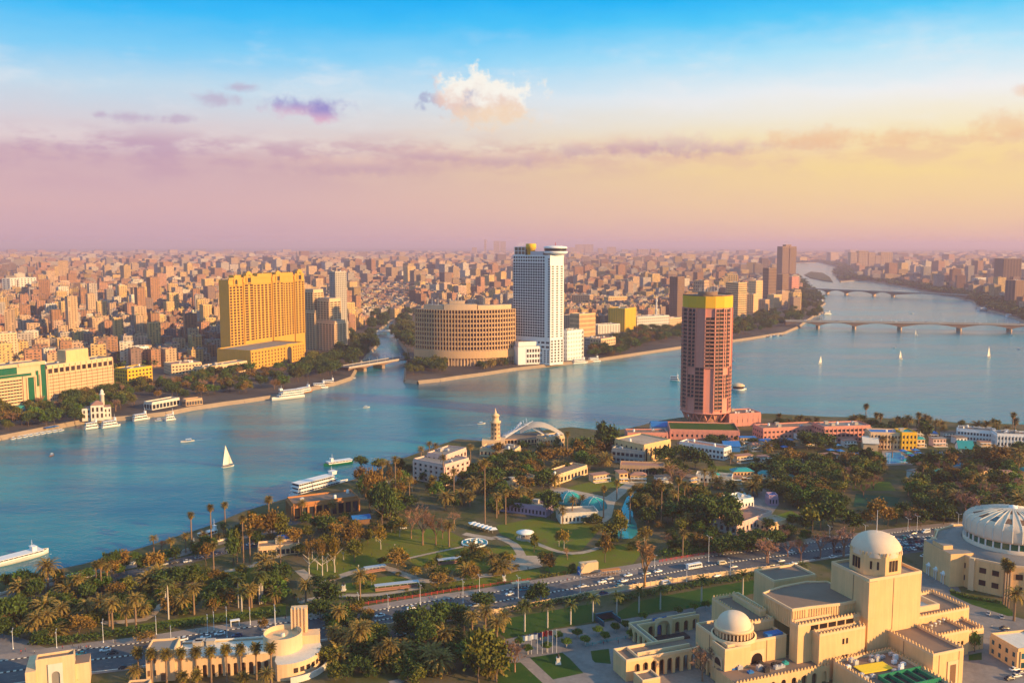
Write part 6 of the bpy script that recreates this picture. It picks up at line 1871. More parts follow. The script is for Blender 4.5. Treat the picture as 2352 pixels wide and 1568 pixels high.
TDESC = {'dark': ('broadleaf_tree', 'dense dark green tree'), 'olive': ('broadleaf_tree', 'olive green tree'), 'rust': ('autumn_tree', 'rusty brown tree'), 'yellow': ('autumn_tree', 'yellowish tree'),
         'green': ('broadleaf_tree', 'fresh green tree'), 'thin': ('autumn_tree', 'thin sparse reddish tree'), 'bush': ('shrub', 'dark round shrub'), 'bushg': ('shrub', 'olive shrub'),
         'bare': ('bare_tree', 'leafless brown tree'), 'mauve': ('bare_tree', 'leafless mauve tree'), 'gold': ('bare_tree', 'tall golden leafless tree'),
         'date': ('date_palm', 'feathery date palm'), 'fan': ('fan_palm', 'tall slim fan palm'), 'royal': ('royal_palm', 'white-trunked royal palm')}
TCOUNT = 0


QUEUE = []


def tree_at(c, h, kind, w=None, where='', rnd=random):
    QUEUE.append((c, h, kind, w, rnd.uniform(0, 6.28)))


def make_tree(c, h, kind, w, rot):
    """plant one tree or palm of the kind with its foot at c"""
    global TCOUNT
    TCOUNT += 1
    rnd = random.Random(TCOUNT)
    nm, ds = TDESC[kind]
    size = 'small ' if h < 6.5 else 'big ' if h > 15 else ''
    if kind in ('fan', 'royal', 'gold'): size = 'short ' if h < 9 else ''
    cat = 'palm' if 'palm' in nm else 'shrub' if nm == 'shrub' else 'tree'
    r = thing(nm, (size + ds,), cat, c, rot, None)
    r['group'] = {'date': 'date palms', 'fan': 'fan palms', 'royal': 'royal palms along the opera lawn'}.get(kind, 'leafless trees' if nm == 'bare_tree' else 'shrubs' if nm == 'shrub' else 'leafy trees') 
    if kind == 'royal' and c[0] < -40: r['group'] = 'royal palms'
    if kind in ('date', 'fan', 'royal'):
        s_ = 1.0 if w is None else min(w, 1.8)
        me = {'date': FD, 'fan': FF, 'royal': FR}[kind]
        ts = max(1.5, h - {'date': 1.6, 'fan': 0.9, 'royal': 1.2}[kind] * s_)
        put('trunk', PTK[kind], r, (0, 0, 0), None, (min(1.2, s_), min(1.2, s_), ts))
        cr = put('crown', me[TCOUNT % len(me)], r, (0, 0, ts), rnd.uniform(0, 6), (s_, s_, s_))
        cr.rotation_euler = (rnd.uniform(-.08, .08), rnd.uniform(-.08, .08), rnd.uniform(0, 6))
        if kind in ('fan',) or (kind == 'date' and h > 9 and TCOUNT % 2): put('dead_fronds', SK, r, (0, 0, ts - 0.1), rnd.uniform(0, 6), (s_ * 0.8, s_ * 0.8, s_ * (1.1 if kind == 'fan' else 0.7)))
        return r
    w = w or h * 0.8
    if kind in BARE:
        put('branches', BARE[kind][TCOUNT % len(BARE[kind])], r, (0, 0, 0), rnd.uniform(0, 6), (w, w, h))
        return r
    if kind not in ('bush', 'bushg'): put('trunk', PT if kind in ('thin', 'yellow') else TR[TCOUNT % 3], r, (0, 0, 0), rnd.uniform(0, 6), (h * 0.9, h * 0.9, h))
    put('crown', CR[kind][TCOUNT % 5], r, (0, 0, 0), rnd.uniform(0, 6), (w, w * rnd.uniform(0.85, 1.15), h))
    return r


def plant(conv, rows, kind, default_w=None):
    for row in rows:
        zx, zb, zt = row[:3]
        c = at(*conv(zx, zb)); h = max(2.0, topz(c, conv(zx, zt)[1]) - LZ)
        if len(row) > 3:
            a, b = conv(zx - row[3] / 2, zb), conv(zx + row[3] / 2, zb)
            w = (at(*b) - at(*a)).length
        else: w = default_w(h) if callable(default_w) else default_w
        tree_at(c, h, kind, w)


# left part of the park and the waterfront
plant(Z1, [(1165, 720, 535), (1285, 720, 490), (1370, 655, 475), (1480, 835, 555), (1300, 905, 720), (655, 1000, 850), (590, 1010, 835), (618, 1015, 828), (1520, 835, 640), (1635, 570, 440), (1360, 690, 600), (1710, 700, 590)], 'fan', 1.15)
plant(Z1, [(935, 775, 675), (1130, 778, 660), (1240, 718, 650), (1040, 805, 690), (1330, 705, 660), (1170, 775, 715), (1640, 720, 670), (1570, 880, 780), (1665, 850, 770), (1705, 850, 680)], 'date', 0.8)
plant(Z1, [(295, 1010, 830)], 'date', 1.7)
plant(Z1, [(225, 1290, 1150), (193, 1285, 1190), (380, 1200, 1085), (530, 1200, 1070), (685, 1250, 1060), (665, 1222, 1065), (828, 1250, 1035), (1180, 1152, 970), (1115, 1150, 1040), (1515, 1122, 975), (480, 1042, 915), (293, 1270, 1130), (768, 1222, 1100), (868, 1170, 1090), (690, 1062, 1000), (1680, 1060, 985)], 'date', 1.12)
plant(Z1, [(1025, 1180, 945), (1450, 1110, 930), (1470, 1145, 1000), (1577, 1090, 900), (1597, 1085, 910), (1010, 1140, 960)], 'royal', 1.15)
plant(Z1, [(120, 1035, 930, 120), (190, 1015, 905, 130), (690, 905, 755, 110), (870, 905, 790, 100), (1000, 990, 880, 150), (1080, 985, 865, 150), (1170, 960, 855, 120), (60, 1235, 1040, 170), (15, 1190, 1060, 130), (140, 1160, 1060, 140), (1350, 1055, 950, 150), (380, 1085, 1025, 120), (1290, 1130, 1010, 130), (1650, 1045, 880, 130), (1717, 970, 840, 140),
           (300, 1200, 1125, 130), (20, 1290, 1180, 130), (120, 1300, 1220, 110), (560, 1010, 930, 80), (1420, 850, 640, 100), (240, 1330, 1250, 120)], 'dark')
plant(Z1, [(755, 895, 755, 95), (950, 905, 765, 140), (1250, 855, 715, 90), (480, 1265, 1150, 130), (1540, 725, 530, 150), (1640, 705, 520, 140), (540, 1270, 1180, 100), (1600, 1255, 1170, 80), (1390, 1110, 990, 130), (1290, 1150, 1050, 100), (880, 1330, 1262, 130)], 'rust')
plant(Z1, [(1440, 840, 640, 80), (1710, 700, 540, 120), (1610, 1000, 900, 90), (1480, 1030, 960, 90), (740, 1010, 930, 90), (1080, 1060, 990, 100), (960, 1020, 950, 90), (30, 1110, 1050, 120), (410, 1180, 1110, 90), (620, 1180, 1120, 80)], 'olive')
plant(Z1, [(520, 905, 870, 90), (440, 990, 930, 90), (980, 760, 700, 80), (360, 1000, 955, 80)], 'mauve')
plant(Z1, [(845, 1560, 1362), (925, 1580, 1368), (1015, 1582, 1372), (1105, 1576, 1366), (1195, 1570, 1360), (1285, 1564, 1358), (1380, 1558, 1345), (1465, 1552, 1340), (1560, 1546, 1335), (1650, 1565, 1335), (1110, 1590, 1510), (1195, 1590, 1500), (1480, 1600, 1515)], 'fan', 1.2)
plant(Z1, [(1620, 1620, 1490), (820, 1570, 1470)], 'date', 1.0)
plant(Z1, [(500, 1560, 1490, 60), (470, 1570, 1510, 50)], 'green')
# middle of the park
plant(Z2, [(835, 610, 345, 130), (885, 605, 400, 110), (800, 560, 360, 120), (990, 505, 430, 120), (500, 665, 560, 120), (445, 645, 555, 110), (60, 640, 530, 120), (500, 1115, 960, 190), (590, 1185, 1080, 120), (430, 995, 920, 110), (1060, 1305, 1100, 200), (1180, 1260, 1085, 190), (1280, 1210, 1090, 170), (960, 1260, 1130, 140), (1090, 1385, 1190, 140), (1440, 1120, 1020, 150), (1330, 1250, 1120, 150), (550, 1230, 1120, 140), (620, 1240, 1150, 120), (460, 1180, 1060, 150), (1100, 1300, 1150, 150), (700, 1500, 1420, 160), (960, 1520, 1440, 130), (1060, 1480, 1400, 120)], 'dark')
plant(Z2, [(760, 530, 255, 110), (170, 690, 515, 140), (300, 745, 620, 110), (640, 770, 600, 140), (700, 735, 620, 110), (550, 705, 590, 110), (820, 500, 260, 90), (700, 370, 250, 90), (1385, 965, 850, 110), (660, 1180, 1090, 130), (750, 1210, 1110, 110), (1175, 990, 900, 150), (960, 1410, 1300, 110), (860, 1460, 1330, 120), (930, 880, 770, 150), (590, 620, 560, 110)], 'rust')
plant(Z2, [(390, 905, 690, 55), (470, 915, 685, 55), (440, 880, 700, 60), (500, 890, 700, 55), (880, 420, 240, 60), (940, 440, 250, 60)], 'thin')
plant(Z2, [(545, 895, 660, 90), (825, 755, 605, 90), (920, 850, 740, 140), (1040, 930, 860, 90), (1450, 810, 740, 90), (1590, 835, 780, 90), (770, 980, 900, 80), (120, 900, 850, 60)], 'yellow')
plant(Z2, [(1420, 1565, 1245, 250), (1530, 1560, 1300, 220), (1480, 1500, 1270, 200), (830, 855, 800, 70), (1190, 950, 870, 110), (1130, 880, 820, 80), (320, 800, 720, 100), (690, 1130, 1060, 90), (1580, 830, 770, 70)], 'olive')
plant(Z2, [(1080, 730, 470, 240), (1160, 730, 530, 170), (1000, 590, 510, 140), (1270, 600, 520, 150), (1010, 690, 520, 140), (1640, 1500, 1320, 160), (1620, 1440, 1310, 140), (1200, 690, 560, 140)], 'bare')
plant(Z2, [(915, 470, 195), (950, 280, 205), (990, 310, 240), (1070, 190, 135), (1120, 170, 105), (1160, 170, 115), (1205, 370, 185), (1000, 480, 320), (835, 330, 225), (865, 300, 220), (145, 540, 440), (350, 580, 460), (530, 570, 470), (1270, 480, 270), (1370, 260, 120)], 'date', 0.95)
plant(Z2, [(1458, 600, 215), (1540, 540, 420)], 'fan', 1.2)
plant(Z2, [(1240, 740, 590), (1500, 890, 785), (700, 1062, 890), (370, 1085, 950), (570, 1260, 1110), (880, 1485, 1310), (820, 1485, 1345), (600, 1370, 1260), (1380, 1290, 1140), (1460, 1270, 1105), (1530, 1360, 1180), (1570, 1260, 1140), (40, 1110, 980), (180, 1090, 1000), (1150, 930, 870), (540, 1340, 1230), (720, 1300, 1200), (1500, 1250, 1170)], 'date', 1.15)
plant(Z2, [(700, 1415, 1205), (660, 1390, 1240)], 'date', 1.5)
plant(Z2, [(100, 1085, 905), (85, 1080, 915), (200, 1000, 900), (1700, 1255, 1080)], 'royal', 1.15)
# palms before the opera
plant(Z3, [(210, 1252, 1075), (350, 1232, 1080), (490, 1212, 1075), (625, 1192, 1040), (770, 1167, 1025), (905, 1147, 990), (1035, 1122, 985), (1285, 1087, 925), (1535, 1042, 895), (1650, 1022, 880)], 'royal', 1.15)
plant(Z4, [(270, 960, 850), (390, 930, 840)], 'royal', 1.1)
# right part: gardens between the road and the water
plant(Z3, [(215, 285, 160, 150), (580, 205, 75, 170), (690, 180, -10, 130), (735, 175, 10, 130), (850, 205, 110, 120), (1060, 255, 130, 130), (1160, 225, 120, 110), (1245, 265, 140, 150), (1350, 132, 70, 90), (370, 565, 390, 130), (320, 385, 270, 110), (980, 445, 355, 130), (920, 545, 420, 130), (1340, 645, 430, 190), (1440, 610, 420, 160), (1290, 570, 420, 150), (1480, 665, 520, 130), (960, 620, 500, 120), (1080, 600, 470, 150), (1200, 590, 450, 150), (20, 380, 260, 140), (1140, 480, 380, 120), (300, 1095, 955, 120), (250, 1090, 990, 90), (1390, 800, 690, 120), (1480, 790, 680, 120), (1570, 770, 660, 120), (1660, 760, 660, 120), (1730, 750, 640, 110), (1690, 640, 570, 90), (590, 600, 560, 90), (60, 300, 200, 120)], 'dark')
plant(Z3, [(330, 255, 140, 130), (440, 235, 130, 150), (540, 215, 90, 110), (640, 205, 90, 110), (1270, 765, 660, 110), (1330, 760, 680, 100), (700, 835, 650, 90), (360, 895, 780, 110), (230, 300, 200, 110), (1240, 470, 370, 120)], 'rust')
plant(Z3, [(450, 755, 625, 85), (420, 740, 640, 70), (940, 720, 620, 130), (780, 610, 510, 90), (800, 690, 560, 80), (120, 860, 780, 90)], 'yellow')
plant(Z3, [(790, 690, 540, 100), (730, 705, 590, 110), (640, 610, 540, 90), (340, 850, 770, 90), (270, 775, 660, 60), (1130, 500, 400, 110), (880, 560, 440, 100), (1010, 560, 450, 100), (1020, 430, 350, 110), (690, 770, 670, 90), (500, 900, 840, 60)], 'olive')
plant(Z3, [(940, 985, 690, 150)], 'gold')
plant(Z3, [(1160, 365, 260, 180), (1080, 755, 645, 110), (1680, 835, 690, 160), (1100, 330, 240, 130), (470, 820, 740, 60), (1290, 1560, 1330, 200)], 'bare')
plant(Z3, [(690, 565, 375), (770, 455, 340), (850, 595, 395), (1040, 615, 365), (1140, 590, 330), (95, 605, 400), (470, 240, 45)], 'fan', 1.15)
plant(Z3, [(1110, 585, 400), (950, 605, 430), (1000, 605, 460), (1180, 505, 350), (1300, 425, 270), (1350, 375, 280), (500, 575, 440), (230, 485, 410), (40, 565, 420), (440, 600, 500), (560, 490, 430), (1170, 805, 640), (1620, 420, 310), (1460, 240, 170), (920, 450, 370), (1560, 420, 360), (1200, 640, 540)], 'date', 1.0)
plant(Z4, [(120, 315, 230, 150), (420, 155, 35, 150), (520, 140, 50, 130), (470, 150, 60, 130), (780, 245, 140, 130), (1180, 290, 160, 160), (310, 465, 340, 110), (570, 640, 430, 170), (500, 640, 480, 130), (1150, 485, 370, 140), (1180, 565, 430, 150), (1260, 485, 380, 120), (1250, 605, 480, 120), (700, 650, 540, 120), (340, 330, 250, 130), (250, 350, 270, 110), (620, 520, 430, 120), (1720, 210, 100, 120), (830, 320, 250, 120), (640, 600, 500, 130), (1110, 620, 520, 110), (1090, 430, 350, 110), (550, 320, 240, 130), (180, 330, 260, 110), (1000, 560, 470, 100), (1430, 590, 500, 120), (400, 640, 560, 110), (60, 740, 650, 110), (130, 730, 640, 110), (200, 720, 650, 100), (270, 700, 640, 90)], 'dark')
plant(Z4, [(320, 255, 150, 150), (380, 250, 160, 110), (680, 245, 160, 130), (1280, 280, 160, 150), (1350, 355, 270, 80), (1570, 275, 120, 190), (1500, 260, 130, 140), (840, 645, 440, 170), (1090, 600, 500, 130), (270, 240, 160, 100), (1640, 300, 180, 130), (760, 640, 520, 120), (910, 620, 500, 110)], 'rust')
plant(Z4, [(450, 650, 480, 170), (400, 410, 300, 90), (600, 430, 340, 110), (740, 350, 270, 120), (960, 600, 500, 110), (700, 330, 250, 110), (500, 400, 310, 110), (470, 330, 250, 110), (1420, 330, 240, 120), (330, 620, 540, 110), (1040, 380, 320, 90), (1600, 440, 350, 120)], 'olive')
plant(Z4, [(400, 450, 370, 55), (1510, 450, 390, 70), (1130, 330, 240, 50)], 'yellow')
plant(Z4, [(820, 390, 305, 130), (1040, 625, 515, 110), (1390, 600, 395, 200), (1500, 490, 335, 130), (1540, 510, 400, 120), (1640, 510, 410, 160), (1720, 480, 410, 120), (180, 840, 690, 170), (380, 825, 690, 110), (500, 800, 645, 150), (640, 800, 610, 230), (1440, 560, 420, 150), (580, 780, 660, 150), (300, 800, 700, 120), (760, 440, 350, 110)], 'mauve')
plant(Z4, [(1030, 430, 325), (1420, 410, 285), (640, 410, 290), (710, 390, 305), (1700, 320, 200), (880, 300, 235), (1240, 350, 280), (110, 420, 310), (1640, 310, 210), (880, 150, 70), (935, 200, 80), (1480, 400, 300), (370, 780, 690)], 'date', 1.0)
plant(Z4, [(1120, 350, 235), (1610, 1090, 820), (1625, 1100, 850), (1640, 1110, 840)], 'fan', 1.25)
plant(Z4, [(1675, 1190, 1000)], 'date', 1.3)
plant(Z4, [(1435, 1380, 1255, 70)], 'green')
# palms at the water on the right
plant(ZR, [(1345, 1262, 1115), (2275, 1345, 1170), (1413, 1265, 1170), (1440, 1255, 1175), (1680, 1295, 1170), (1550, 1285, 1195)], 'fan', 1.5)
plant(ZR, [(1610, 1285, 1185), (1722, 1270, 1180), (1790, 1305, 1215), (1590, 1285, 1230), (1270, 1245, 1205), (1330, 1265, 1215), (1365, 1265, 1215), (905, 1250, 1200), (990, 1250, 1205), (820, 1245, 1210), (1835, 1315, 1255), (2175, 1315, 1235), (2100, 1325, 1260), (1625, 1290, 1200), (780, 1245, 1215), (2240, 1320, 1250)], 'date', 1.25)
plant(ZR, [(1730, 1335, 1225, 110), (370, 1370, 1315, 90), (630, 1370, 1325, 70), (1520, 1290, 1235, 140), (1440, 1290, 1245, 90)], 'dark')


# clipped mushroom-shaped trees of the forecourt
def topiary():
    me = crown_mesh('crown', M['leaf_green'], 77, clumps=46, per=44, size=0.04, zlo=0.34, spread=0.055)
    tk = MB(); tk.tube((0, 0, -0.1), (0, 0, 0.55), 0.05, 0.04, 6); tm = tk.mesh('trunk', M['pale_bark'])
    first = None
    for (x, b, t_) in [(180, 1345, 1285), (230, 1392, 1320), (305, 1310, 1262), (345, 1377, 1300), (465, 1352, 1285), (530, 1295, 1225), (580, 1337, 1260), (655, 1278, 1210), (700, 1312, 1245), (762, 1258, 1190), (825, 1243, 1180), (415, 1310, 1255), (860, 1300, 1255), (930, 1190, 1150), (1145, 1155, 1120), (1240, 1135, 1100), (1310, 1120, 1085)]:
        c = at(*Z3(x, b))
        w = 5.4
        if first is None:
            first = thing('topiary_tree', ('clipped mushroom-shaped tree',), 'tree', c, 0, 'clipped trees on the opera forecourt')
            put('trunk', tm, first, None, None, (w, w, 4.2)); put('crown', me, first, None, None, (w, w, 4.2)); kids = list(first.children)
            first['category'] = 'tree'
        else:
            copy_thing(first, kids, c, x * 0.1, None, ('clipped mushroom-shaped tree',), 'clipped trees on the opera forecourt')


topiary()


def hedge(label, conv, pts, w, h, m='leaf_dark', dens=9):
    ln = densify([at(*conv(*p)) for p in pts], 2.0)
    rng = np.random.default_rng(len(label))
    o = Vector((*ln[0], LZ)); cen = []
    for a, b in zip(ln, ln[1:]):
        n = int((b - a).length * dens * (w + h) / 3)
        for _ in range(n):
            p = a.lerp(b, rng.random()); d = (b - a).normalized(); nn = Vector((-d.y, d.x)) * rng.uniform(-w / 2, w / 2)
            cen.append((p.x + nn.x - o.x, p.y + nn.y - o.y, rng.uniform(0.1, 1.0) ** 0.6 * h * rng.uniform(0.75, 1.1)))
    v = leaf_quads(np.array(cen), 0.42, rng)
    t = put('hedge', raw_mesh('hedge', v, np.arange(len(v)).reshape(-1, 4), M[m]), None, o)
    tag(t, label, 'hedge')


hedge('dark clipped hedge along the upper kerb at the left', Z1, [(180, 1330), (420, 1320), (800, 1268), (1150, 1220), (1400, 1190), (1700, 1150)], 5, 2.6)
hedge('dark hedge between the park and the road under the lamps', Z2, [(610, 1060), (760, 1070), (900, 1050), (1100, 1020), (1400, 985)], 2.6, 1.6)
hedge('trimmed olive hedge beside the bus lane', Z3, [(300, 930), (420, 915), (530, 890)], 2.2, 1.8, 'leaf_olive')
hedge('long dark hedge behind the cream roadside wall', Z3, [(760, 1090), (900, 1045), (1100, 1010), (1300, 975), (1560, 935), (1700, 905)], 4.5, 2.4)
hedge('dark hedge behind the wall left of the underpass', Z3, [(60, 1140), (250, 1110), (480, 1075), (620, 1050)], 3.5, 2.2)
hedge('bushy bank of green shrubs right of the white minibus', Z3, [(1040, 800), (1150, 790), (1300, 770), (1420, 770), (1740, 735)], 9, 3.6, 'leaf_green', 6)
hedge('green hedge bank below the big olive trees', Z2, [(1010, 1560), (1080, 1500), (1200, 1430)], 5, 2.6, 'leaf_green')
hedge('low dark hedge in front of the white drum hall', Z4, [(1290, 1010), (1420, 1055), (1590, 1080)], 2.5, 1.2)
hedge('dark undergrowth between the palms at the bottom', Z2, [(540, 1480), (700, 1440), (860, 1500)], 12, 2.6, 'leaf_dark', 4)

# loose shrubs through the park
_r = random.Random(21)


def scatter(conv, poly, n, kinds, h0, h1, wf=1.0, rnd=_r, base=LZ, near=None):
    xs, ys = [p[0] for p in poly], [p[1] for p in poly]
    def inside(x, y):
        c = False
        for (x0, y0), (x1, y1) in zip(poly, poly[1:] + poly[:1]):
            if (y0 > y) != (y1 > y) and x < (x1 - x0) * (y - y0) / (y1 - y0) + x0: c = not c
        return c
    k = 0; tries = 0
    while k < n and tries < n * 60:
        tries += 1
        x, y = rnd.uniform(min(xs), max(xs)), rnd.uniform(min(ys), max(ys))
        if not inside(x, y): continue
        h = rnd.uniform(h0, h1)
        tree_at(at(*conv(x, y)), h, rnd.choice(kinds), h * wf * rnd.uniform(0.85, 1.25) if True else None, rnd=rnd); k += 1


scatter(Z1, [(0, 1060), (500, 1010), (1100, 940), (1737, 860), (1737, 1100), (900, 1190), (300, 1300), (0, 1270)], 85, ['bush', 'bushg', 'dark', 'olive', 'rust', 'green', 'date'], 3.0, 8.5, 1.2)
scatter(Z2, [(200, 900), (600, 930), (1000, 880), (1400, 900), (1700, 870), (1700, 960), (900, 1040), (300, 1060)], 22, ['bushg', 'bush', 'yellow'], 1.4, 3.4, 1.3)
scatter(Z2, [(480, 1130), (900, 1280), (1200, 1290), (1560, 1330), (1560, 1565), (520, 1565)], 75, ['bush', 'bush', 'bushg', 'olive', 'dark', 'green', 'date'], 3, 9, 1.15)
scatter(Z2, [(380, 560), (900, 560), (960, 640), (700, 700), (300, 760)], 18, ['bush', 'rust', 'olive', 'bushg'], 3, 8, 1.0)
scatter(Z2, [(1060, 330), (1737, 180), (1737, 330), (1300, 420), (1060, 470)], 34, ['dark', 'olive', 'bush', 'green'], 5, 10, 1.0)
scatter(Z3, [(0, 190), (450, 130), (760, 60), (760, 240), (400, 330), (40, 420)], 26, ['dark', 'olive', 'rust', 'bush', 'date'], 5, 11, 1.0)
scatter(Z3, [(760, 300), (1240, 230), (1480, 330), (1480, 420), (1240, 420), (900, 400)], 22, ['dark', 'olive', 'bush', 'bare', 'date'], 4, 9, 1.0)
scatter(Z3, [(1100, 640), (1480, 690), (1480, 760), (1080, 800)], 20, ['dark', 'green', 'olive', 'bush'], 4, 9, 1.0)
scatter(Z1, [(0, 1000), (500, 900), (1200, 730), (1737, 580), (1737, 700), (1000, 860), (500, 1000), (0, 1120)], 40, ['dark', 'olive', 'rust', 'bush', 'green'], 4, 10, 1.0)
scatter(Z2, [(640, 250), (1000, 300), (1040, 480), (900, 600), (700, 480)], 22, ['dark', 'rust', 'olive', 'thin', 'green'], 7, 13, 0.9)
scatter(Z4, [(0, 110), (500, 130), (760, 170), (880, 240), (500, 270), (0, 300)], 34, ['dark', 'olive', 'bush', 'green', 'rust', 'date'], 4, 9, 1.0)
scatter(Z4, [(0, 330), (250, 340), (260, 460), (0, 500)], 10, ['dark', 'olive', 'date'], 5, 10, 1.0)
scatter(Z4, [(0, 690), (400, 640), (560, 690), (400, 720), (0, 760)], 24, ['green', 'dark', 'bush', 'mauve'], 4, 8, 1.1)
scatter(Z3, [(880, 430), (1240, 400), (1480, 560), (1400, 680), (1000, 650), (880, 600)], 48, ['dark', 'olive', 'bush', 'dark', 'rust'], 6, 12, 0.9)
scatter(Z3, [(640, 560), (760, 700), (880, 720), (860, 800), (640, 760), (560, 640)], 12, ['bushg', 'olive', 'bush'], 2.5, 6, 1.2)
scatter(Z4, [(250, 270), (700, 230), (900, 260), (880, 330), (680, 400), (640, 560), (340, 500), (220, 340)], 110, ['dark', 'olive', 'dark', 'green', 'bush', 'olive', 'rust', 'mauve'], 7, 13, 1.0)
scatter(Z4, [(1060, 250), (1737, 200), (1737, 560), (1280, 600), (1000, 560), (1060, 400)], 120, ['dark', 'olive', 'mauve', 'olive', 'dark', 'green', 'bush', 'date', 'rust'], 7, 13, 1.0)
scatter(Z3, [(1100, 60), (1737, 100), (1737, 240), (1250, 240)], 14, ['dark', 'bush', 'olive'], 4, 8, 1.0)
scatter(ZR, [(700, 1240), (1300, 1235), (2340, 1270), (2340, 1300), (1300, 1268), (700, 1262)], 34, ['date', 'bush', 'dark', 'fan', 'olive'], 5, 11, 1.0)
scatter(Z2, [(1060, 380), (1737, 230), (1737, 520), (1500, 560), (1250, 560), (1060, 470)], 34, ['dark', 'olive', 'date', 'rust', 'green', 'fan'], 6, 12, 1.0)
scatter(Z3, [(0, 190), (420, 170), (760, 120), (760, 250), (420, 330), (330, 560), (0, 560)], 44, ['dark', 'olive', 'date', 'rust', 'green', 'dark'], 6, 12, 1.0)
scatter(Z2, [(400, 690), (760, 620), (1000, 620), (1000, 700), (560, 880), (380, 850)], 14, ['thin', 'rust', 'yellow', 'olive'], 7, 12, 0.8)
scatter(Z2, [(1000, 840), (1600, 760), (1650, 880), (1200, 950), (1000, 900)], 14, ['yellow', 'bushg', 'olive', 'date'], 3, 7, 1.0)
# far bank: quay gardens and the canal banks
scatter(ZA, [(-100, 1330), (200, 1290), (640, 1240), (900, 1120), (1180, 1160), (1560, 1080), (2100, 1020), (2195, 1000), (2195, 1170), (1700, 1240), (1100, 1270), (620, 1430), (-100, 1520)], 210, ['rust', 'olive', 'dark', 'bare', 'olive', 'dark', 'green'], 8, 16, 1.0)
scatter(ZA, [(500, 1280), (620, 1280), (620, 1390), (500, 1390)], 4, ['dark'], 15, 20, 0.9)
scatter(ZA, [(700, 1210), (780, 1200), (780, 1260), (660, 1260)], 3, ['dark'], 16, 22, 0.9)
scatter(ZB, [(640, 1060), (880, 960), (1100, 880), (1180, 760), (1270, 740), (1330, 860), (1200, 960), (1050, 1060), (700, 1120)], 62, ['dark', 'dark', 'olive', 'dark'], 12, 22, 0.95)
scatter(ZB, [(1440, 720), (1500, 620), (1610, 600), (1625, 880), (1560, 900), (1480, 830)], 34, ['dark', 'dark', 'olive'], 14, 24, 0.9)
scatter(ZB, [(1550, 930), (1900, 1000), (1900, 1050), (1620, 1070), (1548, 1040)], 40, ['dark', 'olive', 'dark', 'green'], 8, 16, 1.0)
scatter(ZB, [(1280, 620), (1440, 600), (1400, 690), (1290, 730)], 14, ['dark'], 14, 22, 1.0)
scatter(ZC, [(250, 1170), (560, 1150), (560, 1190), (250, 1230)], 44, ['dark', 'olive', 'bush', 'date'], 5, 10, 1.0)
scatter(ZC, [(1190, 1080), (1500, 960), (1640, 900), (2040, 880), (2040, 960), (1700, 1030), (1480, 1110), (1240, 1130)], 140, ['dark', 'dark', 'olive', 'rust', 'green'], 9, 17, 1.05)
scatter(ZR, [(500, 610), (640, 560), (840, 540), (900, 480), (980, 440), (1060, 480), (1060, 560), (860, 610), (700, 650), (500, 690)], 120, ['dark', 'dark', 'olive', 'green'], 10, 20, 1.05)
scatter(ZR, [(880, 400), (960, 395), (1060, 420), (990, 460), (860, 480)], 16, ['dark'], 16, 26, 0.95)
# ------------------------------------------------------------------ vehicles
CARCOL = {'white': (0.72, 0.72, 0.72), 'black': (0.03, 0.03, 0.035), 'silver': (0.42, 0.43, 0.45), 'navy': (0.03, 0.05, 0.14), 'teal': (0.02, 0.20, 0.26), 'red': (0.35, 0.03, 0.03), 'yellow': (0.6, 0.42, 0.05), 'cream': (0.62, 0.54, 0.4)}
for k_, c_ in CARCOL.items(): M['paint_' + k_] = mat('paint_' + k_, c_, 0.3, 0.05, 1.0, spec=0.5)
mk('lamp_glass', (0.7, 0.68, 0.6), 0.2, 0.05, 1.0)


def loft_body(mb, secs, mi=0):
    """bridge cross-sections (x, half width, z low, z high) along x"""
    rows = [[(x, -w_, z0), (x, -w_ * 1.0, z0 + (z1 - z0) * .6), (x, -w_ * .86, z1), (x, w_ * .86, z1), (x, w_, z0 + (z1 - z0) * .6), (x, w_, z0)] for x, w_, z0, z1 in secs]
    mb.grid(rows, True, mi, False); mb.face(rows[0], mi); mb.face(rows[-1][::-1], mi)


def wheel_mesh():
    mb = MB()
    ring = lambda y, r: [(r * cos(2 * pi * i / 12), y, r * sin(2 * pi * i / 12)) for i in range(12)]
    mb.grid([ring(-.1, .33), ring(.1, .33)], True, 0, True); mb.face(ring(-.1, .33)); mb.face(ring(.1, .33)[::-1]); mb.face(ring(-.105, .18), 1); mb.face(ring(.105, .18)[::-1], 1)
    return mb.mesh('wheel', [M['rubber'], M['steel']])


WHEEL = wheel_mesh()
VPROT = {}


